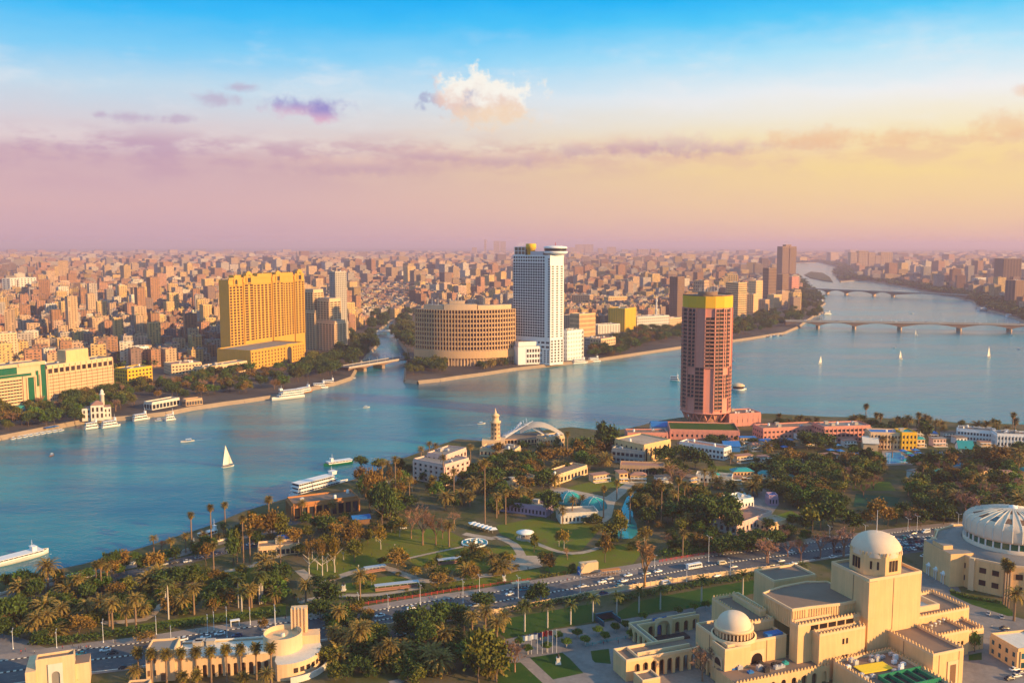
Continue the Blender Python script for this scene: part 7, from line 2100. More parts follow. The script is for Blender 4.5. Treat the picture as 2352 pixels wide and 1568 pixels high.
def vehicle_meshes(kind):
    b, g, l = MB(), MB(), MB()
    if kind == 'car':
        loft_body(b, [(-2.2, .72, .35, .78), (-2.05, .82, .25, .92), (-1.0, .86, .22, .98), (.8, .86, .22, .95), (1.7, .82, .24, .82), (2.2, .68, .32, .66)])
        loft_body(g, [(-1.75, .68, .94, .96), (-1.15, .70, .95, 1.40), (0.1, .70, .95, 1.44), (1.0, .68, .94, .97)])
        b.box(-1.1, 0.08, -.58, .58, 1.435, 1.47); L, wx = 2.2, (-1.35, 1.35); hz_ = .6; W2 = .8
    elif kind == 'van':
        loft_body(b, [(-2.4, .85, .3, 1.95), (-2.3, .9, .25, 2.05), (1.2, .9, .25, 2.05), (1.9, .88, .25, 1.25), (2.45, .75, .3, .95)])
        for s_ in (-1, 1): g.box(-2.0, 1.1, s_ * .905 - .02, s_ * .905 + .02, 1.2, 1.75)
        g.face([(1.25, -.7, 1.95), (1.92, -.7, 1.3), (1.92, .7, 1.3), (1.25, .7, 1.95)]); L, wx = 2.4, (-1.5, 1.55); hz_ = .75; W2 = .85
    else:   # minibus
        loft_body(b, [(-4.4, 1.1, .45, 2.7), (-4.3, 1.2, .4, 2.9), (4.0, 1.2, .4, 2.9), (4.3, 1.15, .42, 2.3), (4.45, 1.05, .5, 1.3)])
        for s_ in (-1, 1):
            for i in range(7): g.box(-4.0 + i * 1.13, -3.05 + i * 1.13, s_ * 1.205 - .02, s_ * 1.205 + .02, 1.5, 2.4)
        g.face([(4.06, -1.0, 2.75), (4.38, -1.0, 1.5), (4.38, 1.0, 1.5), (4.06, 1.0, 2.75)]); L, wx = 4.4, (-2.7, 2.8); hz_ = .8; W2 = 1.1
    l.box(-.06, .06, -.16, .16, -.1, .1)
    return b, g.mesh('window_glass', M['glass']), l.mesh('headlight', M['lamp_glass']), L, wx, hz_, W2


def vehicle(kind, colour, px, ang, label=None, z=LZ + 0.06, far=False):
    key = (kind, colour)
    c = at(*px, z)
    desc = f'{colour} {"minibus" if kind == "bus" else "van" if kind == "van" else "car"}'
    nm = {'car': 'car', 'van': 'van', 'bus': 'minibus'}[kind]
    lab = label or (desc,)
    if key not in VPROT:
        b, gm, lm, L, wx, hz_, W2 = vehicle_meshes(kind)
        t = thing(nm, lab, nm, c, ang, 'cars on the roads and car parks')
        kids = [b.build('body', M['paint_' + colour], t), put('window_glass', gm, t)]
        for x in wx:
            for s_ in (-1, 1): kids.append(put('wheel', WHEEL, t, (x, s_ * (W2 - .02), .33), 0, (1, 1, 1) if kind != 'bus' else (1.4, 1.4, 1.4)))
        for s_ in (-1, 1): kids.append(put('headlight', lm, t, (L, s_ * W2 * .66, hz_)))
        VPROT[key] = (t, kids)
        return t
    t0, kids = VPROT[key]
    return copy_thing(t0, kids, c, ang, None, lab, 'cars on the roads and car parks')


def road_ang(px):
    c = at(*px); q = Vector((c.x, c.y))
    i = min(range(len(med) - 1), key=lambda k: (med[k] - q).length)
    d = med[i + 1] - med[i]
    return atan2(d.y, d.x), (q - med[i]).dot(Vector((-d.y, d.x)).normalized())


def on_road(conv, rows):
    for zx, zy, col, *kind in rows:
        px = conv(zx, zy); a, side = road_ang(px)
        vehicle(kind[0] if kind else 'car', col, px, a + (pi if side > 0 else 0), kind[1] if len(kind) > 1 else None)


on_road(Z3, [(120, 1032, 'white'), (205, 1004, 'teal'), (250, 1032, 'teal'), (680, 957, 'white'), (725, 938, 'silver'), (810, 952, 'white'), (838, 917, 'white'), (785, 980, 'teal'), (818, 996, 'navy'), (880, 970, 'navy'), (950, 908, 'cream'), (1020, 893, 'white'), (1085, 938, 'yellow'), (1070, 967, 'white', 'van'), (1380, 920, 'white'), (1412, 900, 'black'), (1590, 888, 'white'),
             (1240, 872, 'white', 'bus', 'white minibus with a row of dark windows on the main road'), (1412, 846, 'cream', 'van'), (690, 1026, 'navy'), (560, 985, 'silver'), (1480, 866, 'silver'), (330, 1000, 'silver')])
on_road(Z4, [(80, 888, 'white'), (335, 848, 'white'), (200, 858, 'black'), (480, 812, 'black'), (575, 806, 'white'), (320, 776, 'white'), (925, 685, 'white'), (1060, 664, 'black'), (1140, 654, 'white', 'van'), (1230, 640, 'silver'), (1280, 634, 'navy'), (1330, 629, 'teal'), (260, 830, 'silver'), (700, 775, 'silver'), (610, 770, 'black'), (830, 700, 'silver')])
on_road(Z2, [(1010, 1117, 'white'), (820, 1163, 'white'), (1610, 1028, 'silver'), (1400, 1100, 'silver')])
on_road(Z1, [(1110, 1307, 'white'), (1250, 1293, 'white'), (1335, 1273, 'white'), (1440, 1283, 'navy'), (640, 1372, 'white'), (685, 1388, 'black'), (490, 1397, 'teal'), (755, 1478, 'black'), (1620, 1245, 'silver')])
LANDMARKS.append(('white minibus', *at(*Z3(1240, 872))[:2]))
for conv, rows, a in ((Z2, [(960, 630, 'white'), (950, 1278, 'white'), (850, 1288, 'black'), (640, 690, 'silver'), (690, 590, 'navy')], 0.25), (Z1, [(310, 1283, 'white'), (1140, 832, 'white'), (1210, 810, 'silver'), (1330, 782, 'navy'), (740, 990, 'white'), (682, 972, 'white'), (570, 975, 'silver'), (500, 990, 'navy'), (455, 925, 'navy'), (530, 925, 'silver'), (560, 1005, 'black'), (455, 1015, 'silver'), (500, 1040, 'teal'), (1000, 850, 'silver'), (1060, 838, 'black'), (880, 905, 'silver'), (1440, 745, 'white'), (1520, 730, 'silver'), (150, 1160, 'silver'), (150, 1185, 'teal')], 0.55)):
    for zx, zy, col in rows: vehicle('car', col, conv(zx, zy), a)
_rv = random.Random(31)
for r in range(5):       # the packed car park behind the dome
    for k in range(7):
        zx, zy = 925 + k * 38 + r * 6, 690 + r * 19 - k * 3
        if zx > 1165 or _rv.random() < 0.12: continue
        vehicle('car', _rv.choice(['white', 'silver', 'navy', 'black', 'white', 'teal', 'red']), Z4(zx, zy), radians(100 + _rv.uniform(-6, 6)), None, LZ + 0.1)
for zx, zy, col, a in [(1618, 1240, 'black', .2), (1632, 1312, 'white', .2), (1625, 1262, 'navy', .2), (1610, 1395, 'navy', .2), (1680, 1490, 'white', .3), (1690, 1530, 'silver', .3), (1650, 1545, 'black', .3), (1720, 1510, 'navy', .3), (1600, 1170, 'silver', 1.2), (1130, 800, 'white', .3), (1520, 1150, 'silver', 1.0)]:
    vehicle('car', col, Z4(zx, zy), a)
for k in range(12): vehicle('car', _rv.choice(['white', 'silver', 'black', 'navy', 'red']), ZR(690 + k * 15, 1330 - k * 1.2), radians(95))
# traffic on the long bridge
t_, L_, rz_, a_ = BR1
for k in range(16):
    u = L_ * (0.06 + 0.9 * (k + _rv.random() * .6) / 16); y = 5.5 if k % 2 else 14.5
    key = ('van' if k % 3 == 0 else 'car', ['white', 'silver', 'navy'][k % 3])
    c = Vector((a_.x + cos(rz_) * u - sin(rz_) * y, a_.y + sin(rz_) * u + cos(rz_) * y, 15.02))
    vehicle(key[0], key[1], (0, 2000), rz_ + (pi if k % 2 else 0)).location = c


# ------------------------------------------------------------------ boats
def hull(mb, L, W_, h, mi=0, sheer=0.35):
    rows = []
    for i in range(9):
        u = i / 8; x = -L / 2 + L * u
        w_ = W_ / 2 * (0.72 + 0.28 * min(1, u * 4)) * (1 - max(0, (u - .55) / .45) ** 2.2 * 0.97)
        zt = h + sheer * h * (max(0, u - .5) * 2) ** 2
        rows.append([(x, -w_, zt), (x, -w_ * .8, 0), (x, 0, -0.3), (x, w_ * .8, 0), (x, w_, zt)])
    mb.grid(rows, False, mi, True); mb.face(rows[0][::-1], mi)
    dk = [r[0] for r in rows] + [r[-1] for r in rows[::-1]]
    mb.face([(p[0], p[1], p[2] - 0.12 * h) for p in dk], mi + 1)


def boat(name, label, cat, p0, p1, kind, hullm='white', group=None, mark=None, zz=0):
    a, b = at(*p0, 0), at(*p1, 0)
    c = (a + b) / 2; L = (b - a).length; ang = atan2(b.y - a.y, b.x - a.x)
    t = thing(name, label, cat, c, ang, group, mark)
    W_ = min(L * 0.3, 3.2 if kind in ('small', 'sail') else 99) if kind != 'ship' else L * 0.2
    h = max(0.6, min(L * 0.07, 3.0))
    mb = MB(); hull(mb, L, W_, h); mb.build('hull', [M[hullm], M['timber' if kind != 'ship' else 'offwhite']], t)
    if kind == 'sail':
        m_ = MB(); m_.tube((L * .12, 0, 0), (L * .12, 0, L * 0.8), 0.11, 0.07); m_.tube((L * .42, 0, L * .18), (-L * .18, 0, L * 1.75), 0.10, 0.05); m_.bar((L * .3, 0, h + .6), (-L * .42, .25, h + .8), .12); m_.build('mast', M['timber'], t)
        s_ = MB(); rows = []
        for i in range(9):
            v = i / 8; lo = Vector((L * .40, 0, L * .22)).lerp(Vector((-L * .17, 0, L * 1.72)), v); hi = Vector((-L * .42, .3, h + 1.0)).lerp(Vector((-L * .17, 0, L * 1.72)), v)
            rows.append([lo.lerp(hi, j / 5) + Vector((0, 0.10 * L * sin(pi * j / 5) * (1 - v), 0)) for j in range(6)])
        s_.grid(rows); s_.build('sail', M['sail'], t)
        aw = MB(); aw.box(-L * .38, L * .05, -W_ * .36, W_ * .36, h + 1.3, h + 1.4)
        for x in (-L * .37, L * .04):
            for y in (-W_ * .33, W_ * .33): aw.tube((x, y, h * .8), (x, y, h + 1.3), .05)
        aw.build('awning', M['offwhite'], t)
    elif kind == 'small':
        cb = MB(); cb.box(-L * .28, L * .12, -W_ * .36, W_ * .36, h + 1.3, h + 1.45)
        for x in (-L * .27, -L * .08, L * .11):
            for y in (-W_ * .33, W_ * .33): cb.tube((x, y, h * .8), (x, y, h + 1.3), .06)
        cb.build('awning', M['white'], t)
        se = MB(); se.box(-L * .25, L * .1, -W_ * .3, -W_ * .12, h * .88, h + .5); se.box(-L * .25, L * .1, W_ * .12, W_ * .3, h * .88, h + .5); se.build('bench', M['blue_paint'], t)
    else:
        n = 3 if kind == 'ship' else 1 if kind == 'barge' else 2
        z = h * .92; x0, x1 = -L * .46, L * (.30 if kind != 'barge' else .36)
        for k in range(n):
            d_ = MB(); dh = 2.5 if kind != 'barge' else 1.7
            d_.box(x0 + k * .6, x1 - k * L * .06, -W_ * .40, W_ * .40, z, z + dh * .38); d_.box(x0 + k * .6 - .3, x1 - k * L * .06 + .3, -W_ * .44, W_ * .44, z + dh - .25, z + dh)
            ns = max(4, int(L / 3))
            for i in range(ns + 1):
                x = x0 + k * .6 + (x1 - k * L * .06 - x0 - k * .6) * i / ns
                for y in (-W_ * .39, W_ * .39): d_.bar((x, y, z + dh * .38), (x, y, z + dh - .25), .22)
            d_.build('deck', M['white'], t)
            wb = MB(); wb.box(x0 + 1, x1 - k * L * .06 - .6, -W_ * .33, W_ * .33, z + dh * .38 + .01, z + dh - .26); wb.build('window_band', M['glass'], t)
            z += dh + .01
        wh = MB(); wh.box(L * .18, L * .26, -W_ * .22, W_ * .22, z, z + 2.2); wh.box(L * .17, L * .27, -W_ * .26, W_ * .26, z + 2.2, z + 2.4); wh.build('wheelhouse', M['white'], t)
        mm = MB(); mm.tube((L * .2, 0, z + 2.4), (L * .2, 0, z + 6), .12, .06); mm.bar((L * .2, -1, z + 4.4), (L * .2, 1, z + 4.4), .1); mm.build('mast', M['white_steel'], t)
    return t


boat('felucca', 'white felucca with one tall cream sail alone on the left of the river', 'sailboat', Z1(1350, 262), Z1(1422, 248), 'sail', mark='cream-sailed felucca')
boat('motorboat', 'small white motorboat with an awning left of the cream-sailed felucca', 'boat', Z1(1180, 96), Z1(1098, 106), 'small')
boat('rowing_boat', 'tiny dark rowing boat in the left bend of the river', 'boat', Z1(326, 183), Z1(300, 192), 'small', 'timber')
boat('tour_boat', 'long white tour boat with a beige top deck cut by the left edge', 'boat', Z1(-40, 862), Z1(295, 775), 'barge', mark='long white tour boat')
boat('ferry', 'green and brown ferry crossing behind the moored white cruise ship', 'boat', Z2(650, 228), Z2(478, 252), 'barge', 'green_paint', mark='green ferry')
boat('cruise_ship', 'white double-decked cruise ship moored by the orange restaurant', 'ship', Z2(287, 452), Z2(625, 362), 'ship', mark='moored white cruise ship')
boat('cruise_ship', 'white ferry with sloping roof moored at the far quay below the canal trees', 'ship', ZB(765, 1228), ZB(520, 1258), 'ship')
boat('houseboat', 'ochre wooden houseboat beside the far quay ferry', 'houseboat', ZB(720, 1206), ZB(832, 1185), 'deck', 'orange_brick')
for k, (conv, x0, y0, x1, y1, kd, lb) in enumerate([(ZA, 650, 1480, 772, 1462, 'deck', 'white double-decked boat below the columned villa'), (ZA, 780, 1470, 925, 1448, 'deck', 'larger white boat with an orange stripe right of the columned villa'), (ZA, 1022, 1415, 1152, 1395, 'deck', 'sleek white yacht off the far quay gardens'),
        (ZA, 1190, 1412, 1262, 1405, 'small', 'low dark-decked launch beside the sleek white yacht'), (ZA, 1270, 1412, 1352, 1400, 'deck', 'rightmost white launch of the far quay pair'), (ZB, 832, 1165, 952, 1158, 'deck', 'white yacht moored under the canal mouth trees'), (ZB, 900, 1143, 1022, 1135, 'deck', 'reddish decked yacht nearest the canal mouth'),
        (ZB, 1222, 1312, 1272, 1308, 'small', 'small launch speeding off the canal mouth'), (ZB, 2100, 1438, 2160, 1432, 'small', 'small launch midstream below the curved tan hotel'), (ZC, 1075, 1182, 1210, 1172, 'deck', 'white pontoon boat below the white framed balcony block'), (ZC, 1215, 1165, 1322, 1158, 'deck', 'grey roofed pontoon boat right of the white pontoon boat'), (ZC, 730, 1198, 875, 1185, 'deck', 'low white boat at the foot of the disc-topped tower'),
        (ZR, 105, 962, 172, 966, 'deck', 'white launch half hidden behind the pink round tower'), (ZR, 490, 836, 520, 838, 'small', 'small white launch peeking right of the pink round tower'), (ZR, 1515, 755, 1540, 756, 'small', 'tiny launch beside the tallest right-hand sail'), (ZR, 2305, 764, 2335, 766, 'small', 'tiny dark launch at the right edge of the river'), (ZR, 2262, 676, 2290, 677, 'small', 'tiny launch under the long road bridge'), (ZR, 1625, 538, 1655, 538, 'small', 'tiny launch between the two big bridges')]):
    boat('launch' if kd == 'small' else 'yacht', lb, 'boat', conv(x0, y0), conv(x1, y1), kd)
for (x, y, lb) in [(1058, 858, 'small sail nearest to the pink round tower on the wide river'), (1570, 828, 'tall leaning grey sail in the middle of the wide river'), (2130, 818, 'tall white sail at the right of the wide river'), (1668, 676, 'distant sail passing in front of the long road bridge')]:
    _s = (1, -1, 1, -1)[(x // 7) % 4]; boat('felucca', lb, 'sailboat', ZR(x - 11 * _s, y - (x % 3)), ZR(x + 11 * _s, y - 3 + (x % 5)), 'sail', group='sails on the wide river')
# moored masts at the canal mouth
for k, (x, y) in enumerate([(805, 1150), (935, 1130), (1075, 1095), (1115, 1090), (1140, 1085)]):
    t = boat('felucca', ('bare-masted moored felucca',), 'sailboat', ZB(x - 22, y + 2), ZB(x + 22, y - 3), 'sail', group='feluccas moored at the canal mouth')
    for ch in list(t.children):
        if ch.name.split('.')[0] == 'sail': bpy.data.objects.remove(ch)
# the row of little boats on the left jetty
for k in range(9):
    boat('motorboat', ('little white motorboat tied to the jetty',), 'boat', ZA(85 + k * 46, 1556 - k * 8), ZA(125 + k * 46, 1546 - k * 8), 'small', group='little boats at the left jetty')
for k in range(12):
    boat('motorboat', ('moored pleasure boat at the island quay',), 'boat', ZR(560 + k * 22, 706 - k * 2.6), ZR(578 + k * 22, 703 - k * 2.6), 'small', ('white', 'blue_paint', 'white', 'timber')[k % 4], group='boats moored at the island quay')
for k, (x, y, wd) in enumerate([(1035, 448, 40), (1040, 470, 44), (1080, 545, 50), (2060, 520, 120), (2100, 505, 90), (2240, 560, 80)]):
    boat('cruise_ship', ('hazy moored cruise ship',), 'ship', ZR(x, y), ZR(x + wd, y - 2), 'deck', group='moored ships between the bridges')


boat('houseboat', 'long moored boat with a turquoise roof at the left promenade', 'boat', Z1(1075, 806), Z1(1225, 764), 'barge', 'teal_paint')
boat('houseboat', 'white moored restaurant boat under the tall fan palms', 'boat', Z1(1205, 726), Z1(1345, 682), 'deck')
boat('houseboat', 'dark moored launch below the leftmost shore palms', 'boat', Z1(425, 925), Z1(475, 908), 'small', 'timber')


def wake(px, back, w0, w1):
    a, b = at(*px, 0.03), at(*back, 0.03)
    d = (b - a).normalized(); n = Vector((-d.y, d.x, 0)); L = (b - a).length
    mb = MB(); rw = random.Random(int(px[0]))
    for s_ in (-1, 1):
        k = 14
        for i in range(k):
            if rw.random() < 0.25: continue
            u0, u1 = i / k, (i + rw.uniform(.5, 1)) / k
            f = lambda u: a + d * L * u + n * s_ * (w0 + (w1 - w0) * u)
            t_ = 0.5 * (1 - 0.6 * u0)
            p, q = f(u0), f(u1)
            mb.face([p - n * t_ * .5, q - n * t_ * .4, q + n * t_ * .4, p + n * t_ * .5])
    struct(mb.build('wake', M['white']))


wake(Z2(650, 228), Z2(900, 190), 1.5, 5)
wake(Z1(1180, 96), Z1(1290, 84), .8, 2.5)
wake(ZB(1222, 1312), ZB(1130, 1328), .6, 3)
wake(ZB(2100, 1438), ZB(1960, 1446), .6, 3)
wake(Z1(295, 778), Z1(120, 835), 2.5, 5)


def jetty():
    a, b = at(*ZA(75, 1548), 0), at(*ZA(470, 1480), 0); ang = atan2(b.y - a.y, b.x - a.x); L = (b - a).length
    t = thing('jetty', 'blue roofed landing stage with a long pontoon on the left far bank', 'jetty', a, ang, mark='left jetty')
    d = MB(); d.box(0, L, 1.5, 4, -.2, .9); d.build('pontoon', M['steel'], t)
    r = MB(); r.box(L * .72, L * .98, 1, 7, 3.4, 3.7); r.build('roof', M['blue_paint'], t)
    p = MB()
    for x in (L * .73, L * .85, L * .97):
        for y in (1.3, 6.7): p.tube((x, y, 0), (x, y, 3.4), .15)
    p.build('post', M['steel'], t)


jetty()


def float_restaurant():
    c = at(*ZR(538, 1020), 0)
    t = thing('floating_restaurant', 'round white floating restaurant moored right of the pink round tower', 'boat', c, 0)
    a = MB(); a.lathe((0, 0, 0), [(7, -.3), (8.5, 1.6), (7, 1.6)], 24); a.build('hull', M['white'], t)
    g = MB(); g.lathe((0, 0, 1.6), [(6.4, 0), (6.4, 3)], 20); g.build('window_band', M['glass_brown'], t)
    r = MB(); r.lathe((0, 0, 4.6), [(7.6, 0), (7.6, .5), (5, 2.2), (2, 3), (0, 3.2)], 20); r.build('roof', M['cream'], t)
    b = MB(); hull(b, 20, 6, 1.3); b.build('pontoon', [M['white'], M['offwhite']], t)


float_restaurant()


# ------------------------------------------------------------------ street furniture and park pieces
def lamp_posts():
    me1 = MB(); me1.tube((0, 0, 0), (0, 0, 1), 0.013, 0.008, 6); me1.lathe((0, 0, 0), [(0.03, 0), (0.03, 0.05), (0.012, 0.07)], 6)
    pole = me1.mesh('pole', M['white_steel'])
    am = MB()
    for s_ in (-1, 1): am.tube((0, 0, 0), (s_ * 1.6, 0, .45), .06, .05, 5)
    arm = am.mesh('arm', M['white_steel'])
    hd = MB(); hd.box(-.45, .45, -.14, .14, -.08, .1); head = hd.mesh('lamp_head', M['steel'])
    for conv, rows in ((Z1, [(950, 1272, 1180), (1262, 1262, 1180), (1380, 1292, 1120), (1300, 1245, 1185), (628, 1322, 1195), (345, 1355, 1262), (1040, 1335, 1258), (1520, 1215, 1150), (1670, 1200, 1135), (80, 1360, 1250)]), (Z2, [(1065, 1092, 970), (870, 1130, 1040), (1425, 1012, 920), (185, 1218, 1140), (1660, 1052, 960), (1325, 1080, 950), (690, 1120, 1050)]),
                       (Z3, [(1195, 952, 855), (1328, 832, 680), (172, 1042, 925), (548, 1022, 900), (1460, 912, 820), (1000, 870, 790)]), (Z4, [(770, 692, 610), (1085, 655, 555), (1030, 645, 570), (1335, 645, 540), (555, 690, 620), (190, 790, 700)])):
        for zx, zb, zt in rows:
            px = conv(zx, zb); c = at(*px); h = max(7, topz(c, conv(zx, zt)[1]) - LZ)
            a, _ = road_ang(px)
            t = thing('street_lamp', ('pale double-armed street lamp',), 'street lamp', c, a + pi / 2, 'street lamps along the main road')
            put('pole', pole, t, None, None, (h * 1.0 if False else 9, 9, h)); put('arm', arm, t, (0, 0, h - .1))
            for s_ in (-1, 1): put('lamp_head', head, t, (s_ * 1.8, 0, h + .38))


lamp_posts()


def rail(name, label, cat, conv, pts, h, t_, m, post=3.0, solid=True, z=LZ):
    ln = densify([at(*conv(*p)) for p in pts], 3.0)
    o = Vector((*ln[0], z))
    mb = MB(); pm = MB()
    for a, b in zip(ln, ln[1:]):
        d = b - a; L = d.length; c = (a + b) / 2 - Vector(o[:2])
        if solid: mb.obox(c, atan2(d.y, d.x), L, t_, -.2, h)
        else:
            for zz in (h * .45, h * .9): mb.obox(c, atan2(d.y, d.x), L, t_, zz, zz + .12)
        p = a - Vector(o[:2]); pm.obox(p, atan2(d.y, d.x), t_ * 1.8, t_ * 1.8, -.2, h + .25)
    t = thing(name, label, cat, o, 0)
    mb.build('panel', M[m], t); pm.build('posts' if False else 'pillar_row', M[m], t)['kind'] = 'stuff'


rail('wall', 'cream wall with piers along the lower side of the main road', 'wall', Z3, [(-330, 1192), (60, 1142), (240, 1106), (480, 1064), (630, 1032), (1040, 968), (1300, 930), (1700, 880)], 2.2, .35, 'cream')
rail('wall', 'short cream wall behind the dark trees above the underpass road', 'wall', Z2, [(755, 1268), (850, 1250), (945, 1232)], 3.0, .4, 'cream')
rail('railing', 'reddish railing between the park and the upper pavement', 'fence', Z2, [(640, 1108), (800, 1082), (1060, 1045), (1300, 1005), (1737, 945)], 1.3, .15, 'red_paint', solid=False)
rail('railing', 'reddish railing along the right part of the upper pavement', 'fence', Z3, [(1030, 835), (1300, 790), (1600, 750), (1737, 735)], 1.3, .15, 'red_paint', solid=False)
rail('railing', 'turquoise railing across the opera forecourt', 'fence', Z3, [(590, 1345), (720, 1318), (860, 1292)], 1.2, .12, 'teal_paint', solid=False)
rail('wall', 'tan boundary wall between the sheds and the shore trees', 'wall', Z3, [(70, 365), (200, 345), (380, 300), (520, 262)], 3.4, .4, 'cream')
rail('wall', 'low pale parapet wall along the left promenade', 'wall', Z1, [(-60, 1050), (330, 940), (700, 868), (1000, 800), (1400, 690)], 1.1, .4, 'offwhite')


def park_pieces():
    c = at(*Z2(1395, 718))
    t = thing('fountain', 'round white basin fountain at the curve of the park path', 'fountain', c, 0, mark='round white fountain')
    b = MB(); b.lathe((0, 0, 0), [(7.4, -.2), (7.4, .7), (6.9, .7), (6.9, .35), (0, .35)], 40); b.build('basin', M['white'], t)
    w_ = MB(); w_.lathe((0, 0, .42), [(6.85, 0), (0, 0.0)], 40); w_.build('water', M['pond'], t)
    s_ = MB()
    for i in range(14):
        a = i * 2 * pi / 14; s_.lathe((4.2 * cos(a), 4.2 * sin(a), .4), [(.5, 0), (.7, .35), (.3, .7), (0, .8)], 8)
    s_.lathe((0, 0, .4), [(1.8, 0), (1.6, .7), (.7, .9), (.6, 1.9), (1.3, 2.1), (0, 2.2)], 16); s_.build('spout_ring', M['white'], t)
    c = at(*Z3(213, 690))
    t = thing('gazebo', 'open gazebo with a broad white conical roof on the lawn', 'gazebo', c, 0, mark='white-roofed gazebo')
    r = MB(); r.lathe((0, 0, 4.0), [(5.0, -.35), (5.1, -.2), (3, .5), (0, 1.3)], 28); r.build('roof', M['white'], t)
    f = MB(); f.lathe((0, 0, 0), [(5.0, -.2), (5.0, .5), (0, .5)], 28); f.build('floor', M['path'], t)
    for i in range(8):
        a = i * pi / 4; p = MB(); p.tube((3.9 * cos(a), 3.9 * sin(a), .5), (3.9 * cos(a), 3.9 * sin(a), 3.9), .16); p.build('post', M['offwhite'], t)
    tb = MB(); tb.lathe((0, 0, .5), [(.2, 0), (.2, .7), (1.2, .75), (0, .8)], 12); tb.build('table', M['timber'], t)
    for k in range(6):
        c = at(*Z2(1385 + k * 24, 622 + k * 7))
        t = thing('parasol', ('square white terrace parasol',), 'parasol', c, .3, 'white terrace parasols')
        p = MB(); p.tube((0, 0, 0), (0, 0, 3), .07); p.build('pole', M['white_steel'], t)
        cn = MB(); cn.prism(rect(-2.4, 2.4, -2.4, 2.4), 2.6, 3.4, 0, None, (1, 1, 1), 0.1, True); cn.build('canopy', M['white'], t)
    for k, (zx, zy) in enumerate([(1000, 175), (1030, 190), (1060, 205), (1075, 170), (1095, 190), (1010, 235), (1300, 205), (1330, 222), (1420, 235), (1410, 215), (600, 140), (560, 170), (620, 175), (330, 140), (280, 150), (240, 130), (200, 145)]):
        c = at(*Z4(zx, zy)); t = thing('parasol', ('blue poolside canopy',), 'parasol', c, .2, 'blue poolside canopies')
        p = MB(); p.tube((0, 0, 0), (0, 0, 2.8), .08); p.build('pole', M['white_steel'], t)
        cn = MB(); cn.prism(rect(-3, 3, -2.6, 2.6), 2.5, 3.6, 0, None, (1, 1, 1), 0.15, True); cn.build('canopy', M[('blue_paint', 'teal_paint', 'blue_paint', 'white')[k % 4] if k % 4 != 3 else 'blue_paint'], t)
    # billboard box
    a, b = at(*Z3(552, 915)), at(*Z3(658, 903))
    t = thing('billboard', 'blank white box billboard standing on the upper pavement', 'billboard', a, atan2(b.y - a.y, b.x - a.x), mark='blank white billboard')
    L = (b - a).length; bm = MB(); bm.box(0, L, 0, 3, 1.0, 6.2); bm.build('panel', M['cream'], t)
    lg = MB()
    for x in (.5, L / 2, L - .5): lg.box(x - .2, x + .2, 1.2, 1.8, -.2, 1.0)
    lg.build('support', M['steel'], t)
    sd_ = MB(); sd_.box(-.9, -.05, .3, 2.7, 0, 4); sd_.build('side_panel', M['blue_paint'], t)
    for x0, y0, x1, lb in ((680, 920, 790, 'orange framed bus shelter right of the blank white billboard'), (140, 1000, 240, 'cream pergola frame at the edge of the pavement')):
        a, b = at(*Z3(x0, y0)), at(*Z3(x1, y0 - 12))
        t = thing('bus_shelter', lb, 'shelter', a, atan2(b.y - a.y, b.x - a.x)); L = (b - a).length
        r = MB(); r.box(-.3, L + .3, -.2, 2.4, 2.7, 2.95); r.build('roof', M['orange_brick' if x0 > 500 else 'cream'], t)
        p = MB()
        for i in range(5):
            for y in (0, 2.1): p.tube((L * i / 4, y, -.1), (L * i / 4, y, 2.7), .09)
        for y in (-.05, 2.05): p.box(-.1, L + .1, y, y + .1, 2.55, 2.69)
        for i in range(5): p.box(L * i / 4 - .06, L * i / 4 + .06, 0, 2.1, 2.58, 2.68)
        p.build('frame', M['cream'], t)
        s2 = MB(); s2.box(.5, L - .5, 1.5, 2.0, .4, .5); s2.build('bench', M['timber'], t)
    a, b = at(*Z1(1405, 1230)), at(*Z1(1455, 1222))
    t = thing('bus_shelter', 'small white bus shelter on the left pavement', 'shelter', a, atan2(b.y - a.y, b.x - a.x)); L = (b - a).length
    r = MB(); r.box(-.3, L + .3, 0, 2, 2.6, 2.85); r.build('roof', M['white'], t)
    p = MB()
    for x in (0, L): p.box(x - .15, x + .15, .2, 1.8, -.1, 2.6)
    p.build('side_panel', M['white'], t)
    # seating stand canopies
    for x0, y0, x1, y1, lb in ((790, 1015, 1060, 985, 'long blue grey canopy with a red strip over the lawn seats'), (730, 905, 860, 885, 'flat grey canopy in the middle of the park'), (1175, 855, 1320, 838, 'grey canopy terrace on the right lawn')):
        a, b = at(*Z2(x0, y0)), at(*Z2(x1, y1)); L = (b - a).length
        t = thing('canopy', lb, 'canopy', a, atan2(b.y - a.y, b.x - a.x))
        r = MB(); r.box(0, L, -.2, 3.2, 2.6, 2.8); r.build('roof', M['steel'], t)
        e = MB(); e.box(.3, L - .3, .4, 1.4, 0, .6); e.box(.3, L - .3, 1.41, 2.4, 0, 1.0); e.build('seating', M['terracotta'], t)
        p = MB()
        for i in range(6): p.tube((L * (i + .5) / 6, 2.9, 0), (L * (i + .5) / 6, 2.9, 2.6), .1)
        p.build('frame', M['white_steel'], t)
    # statues on pedestals
    for px, lb in ((Z3(85, 945), 'pale pedestal with a dark bust beside the path'), (Z2(600, 1005), 'dark statue on a slim plinth at the path junction'), (Z3(415, 1450), 'stepped monument in the middle of the square lawn')):
        c = at(*px); t = thing('statue', lb, 'statue', c, 0)
        b = MB(); b.box(-1.1, 1.1, -1.1, 1.1, -.1, .5); b.box(-.7, .7, -.7, .7, .5, 2.4); b.box(-.85, .85, -.85, .85, 2.4, 2.6); b.build('pedestal', M['offwhite'], t)
        f = MB(); f.lathe((0, 0, 2.6), [(.5, 0), (.42, .7), (.55, 1.1), (.2, 1.35), (.26, 1.6), (.18, 1.9), (0, 1.95)], 12); f.build('figure', M['dark'], t)
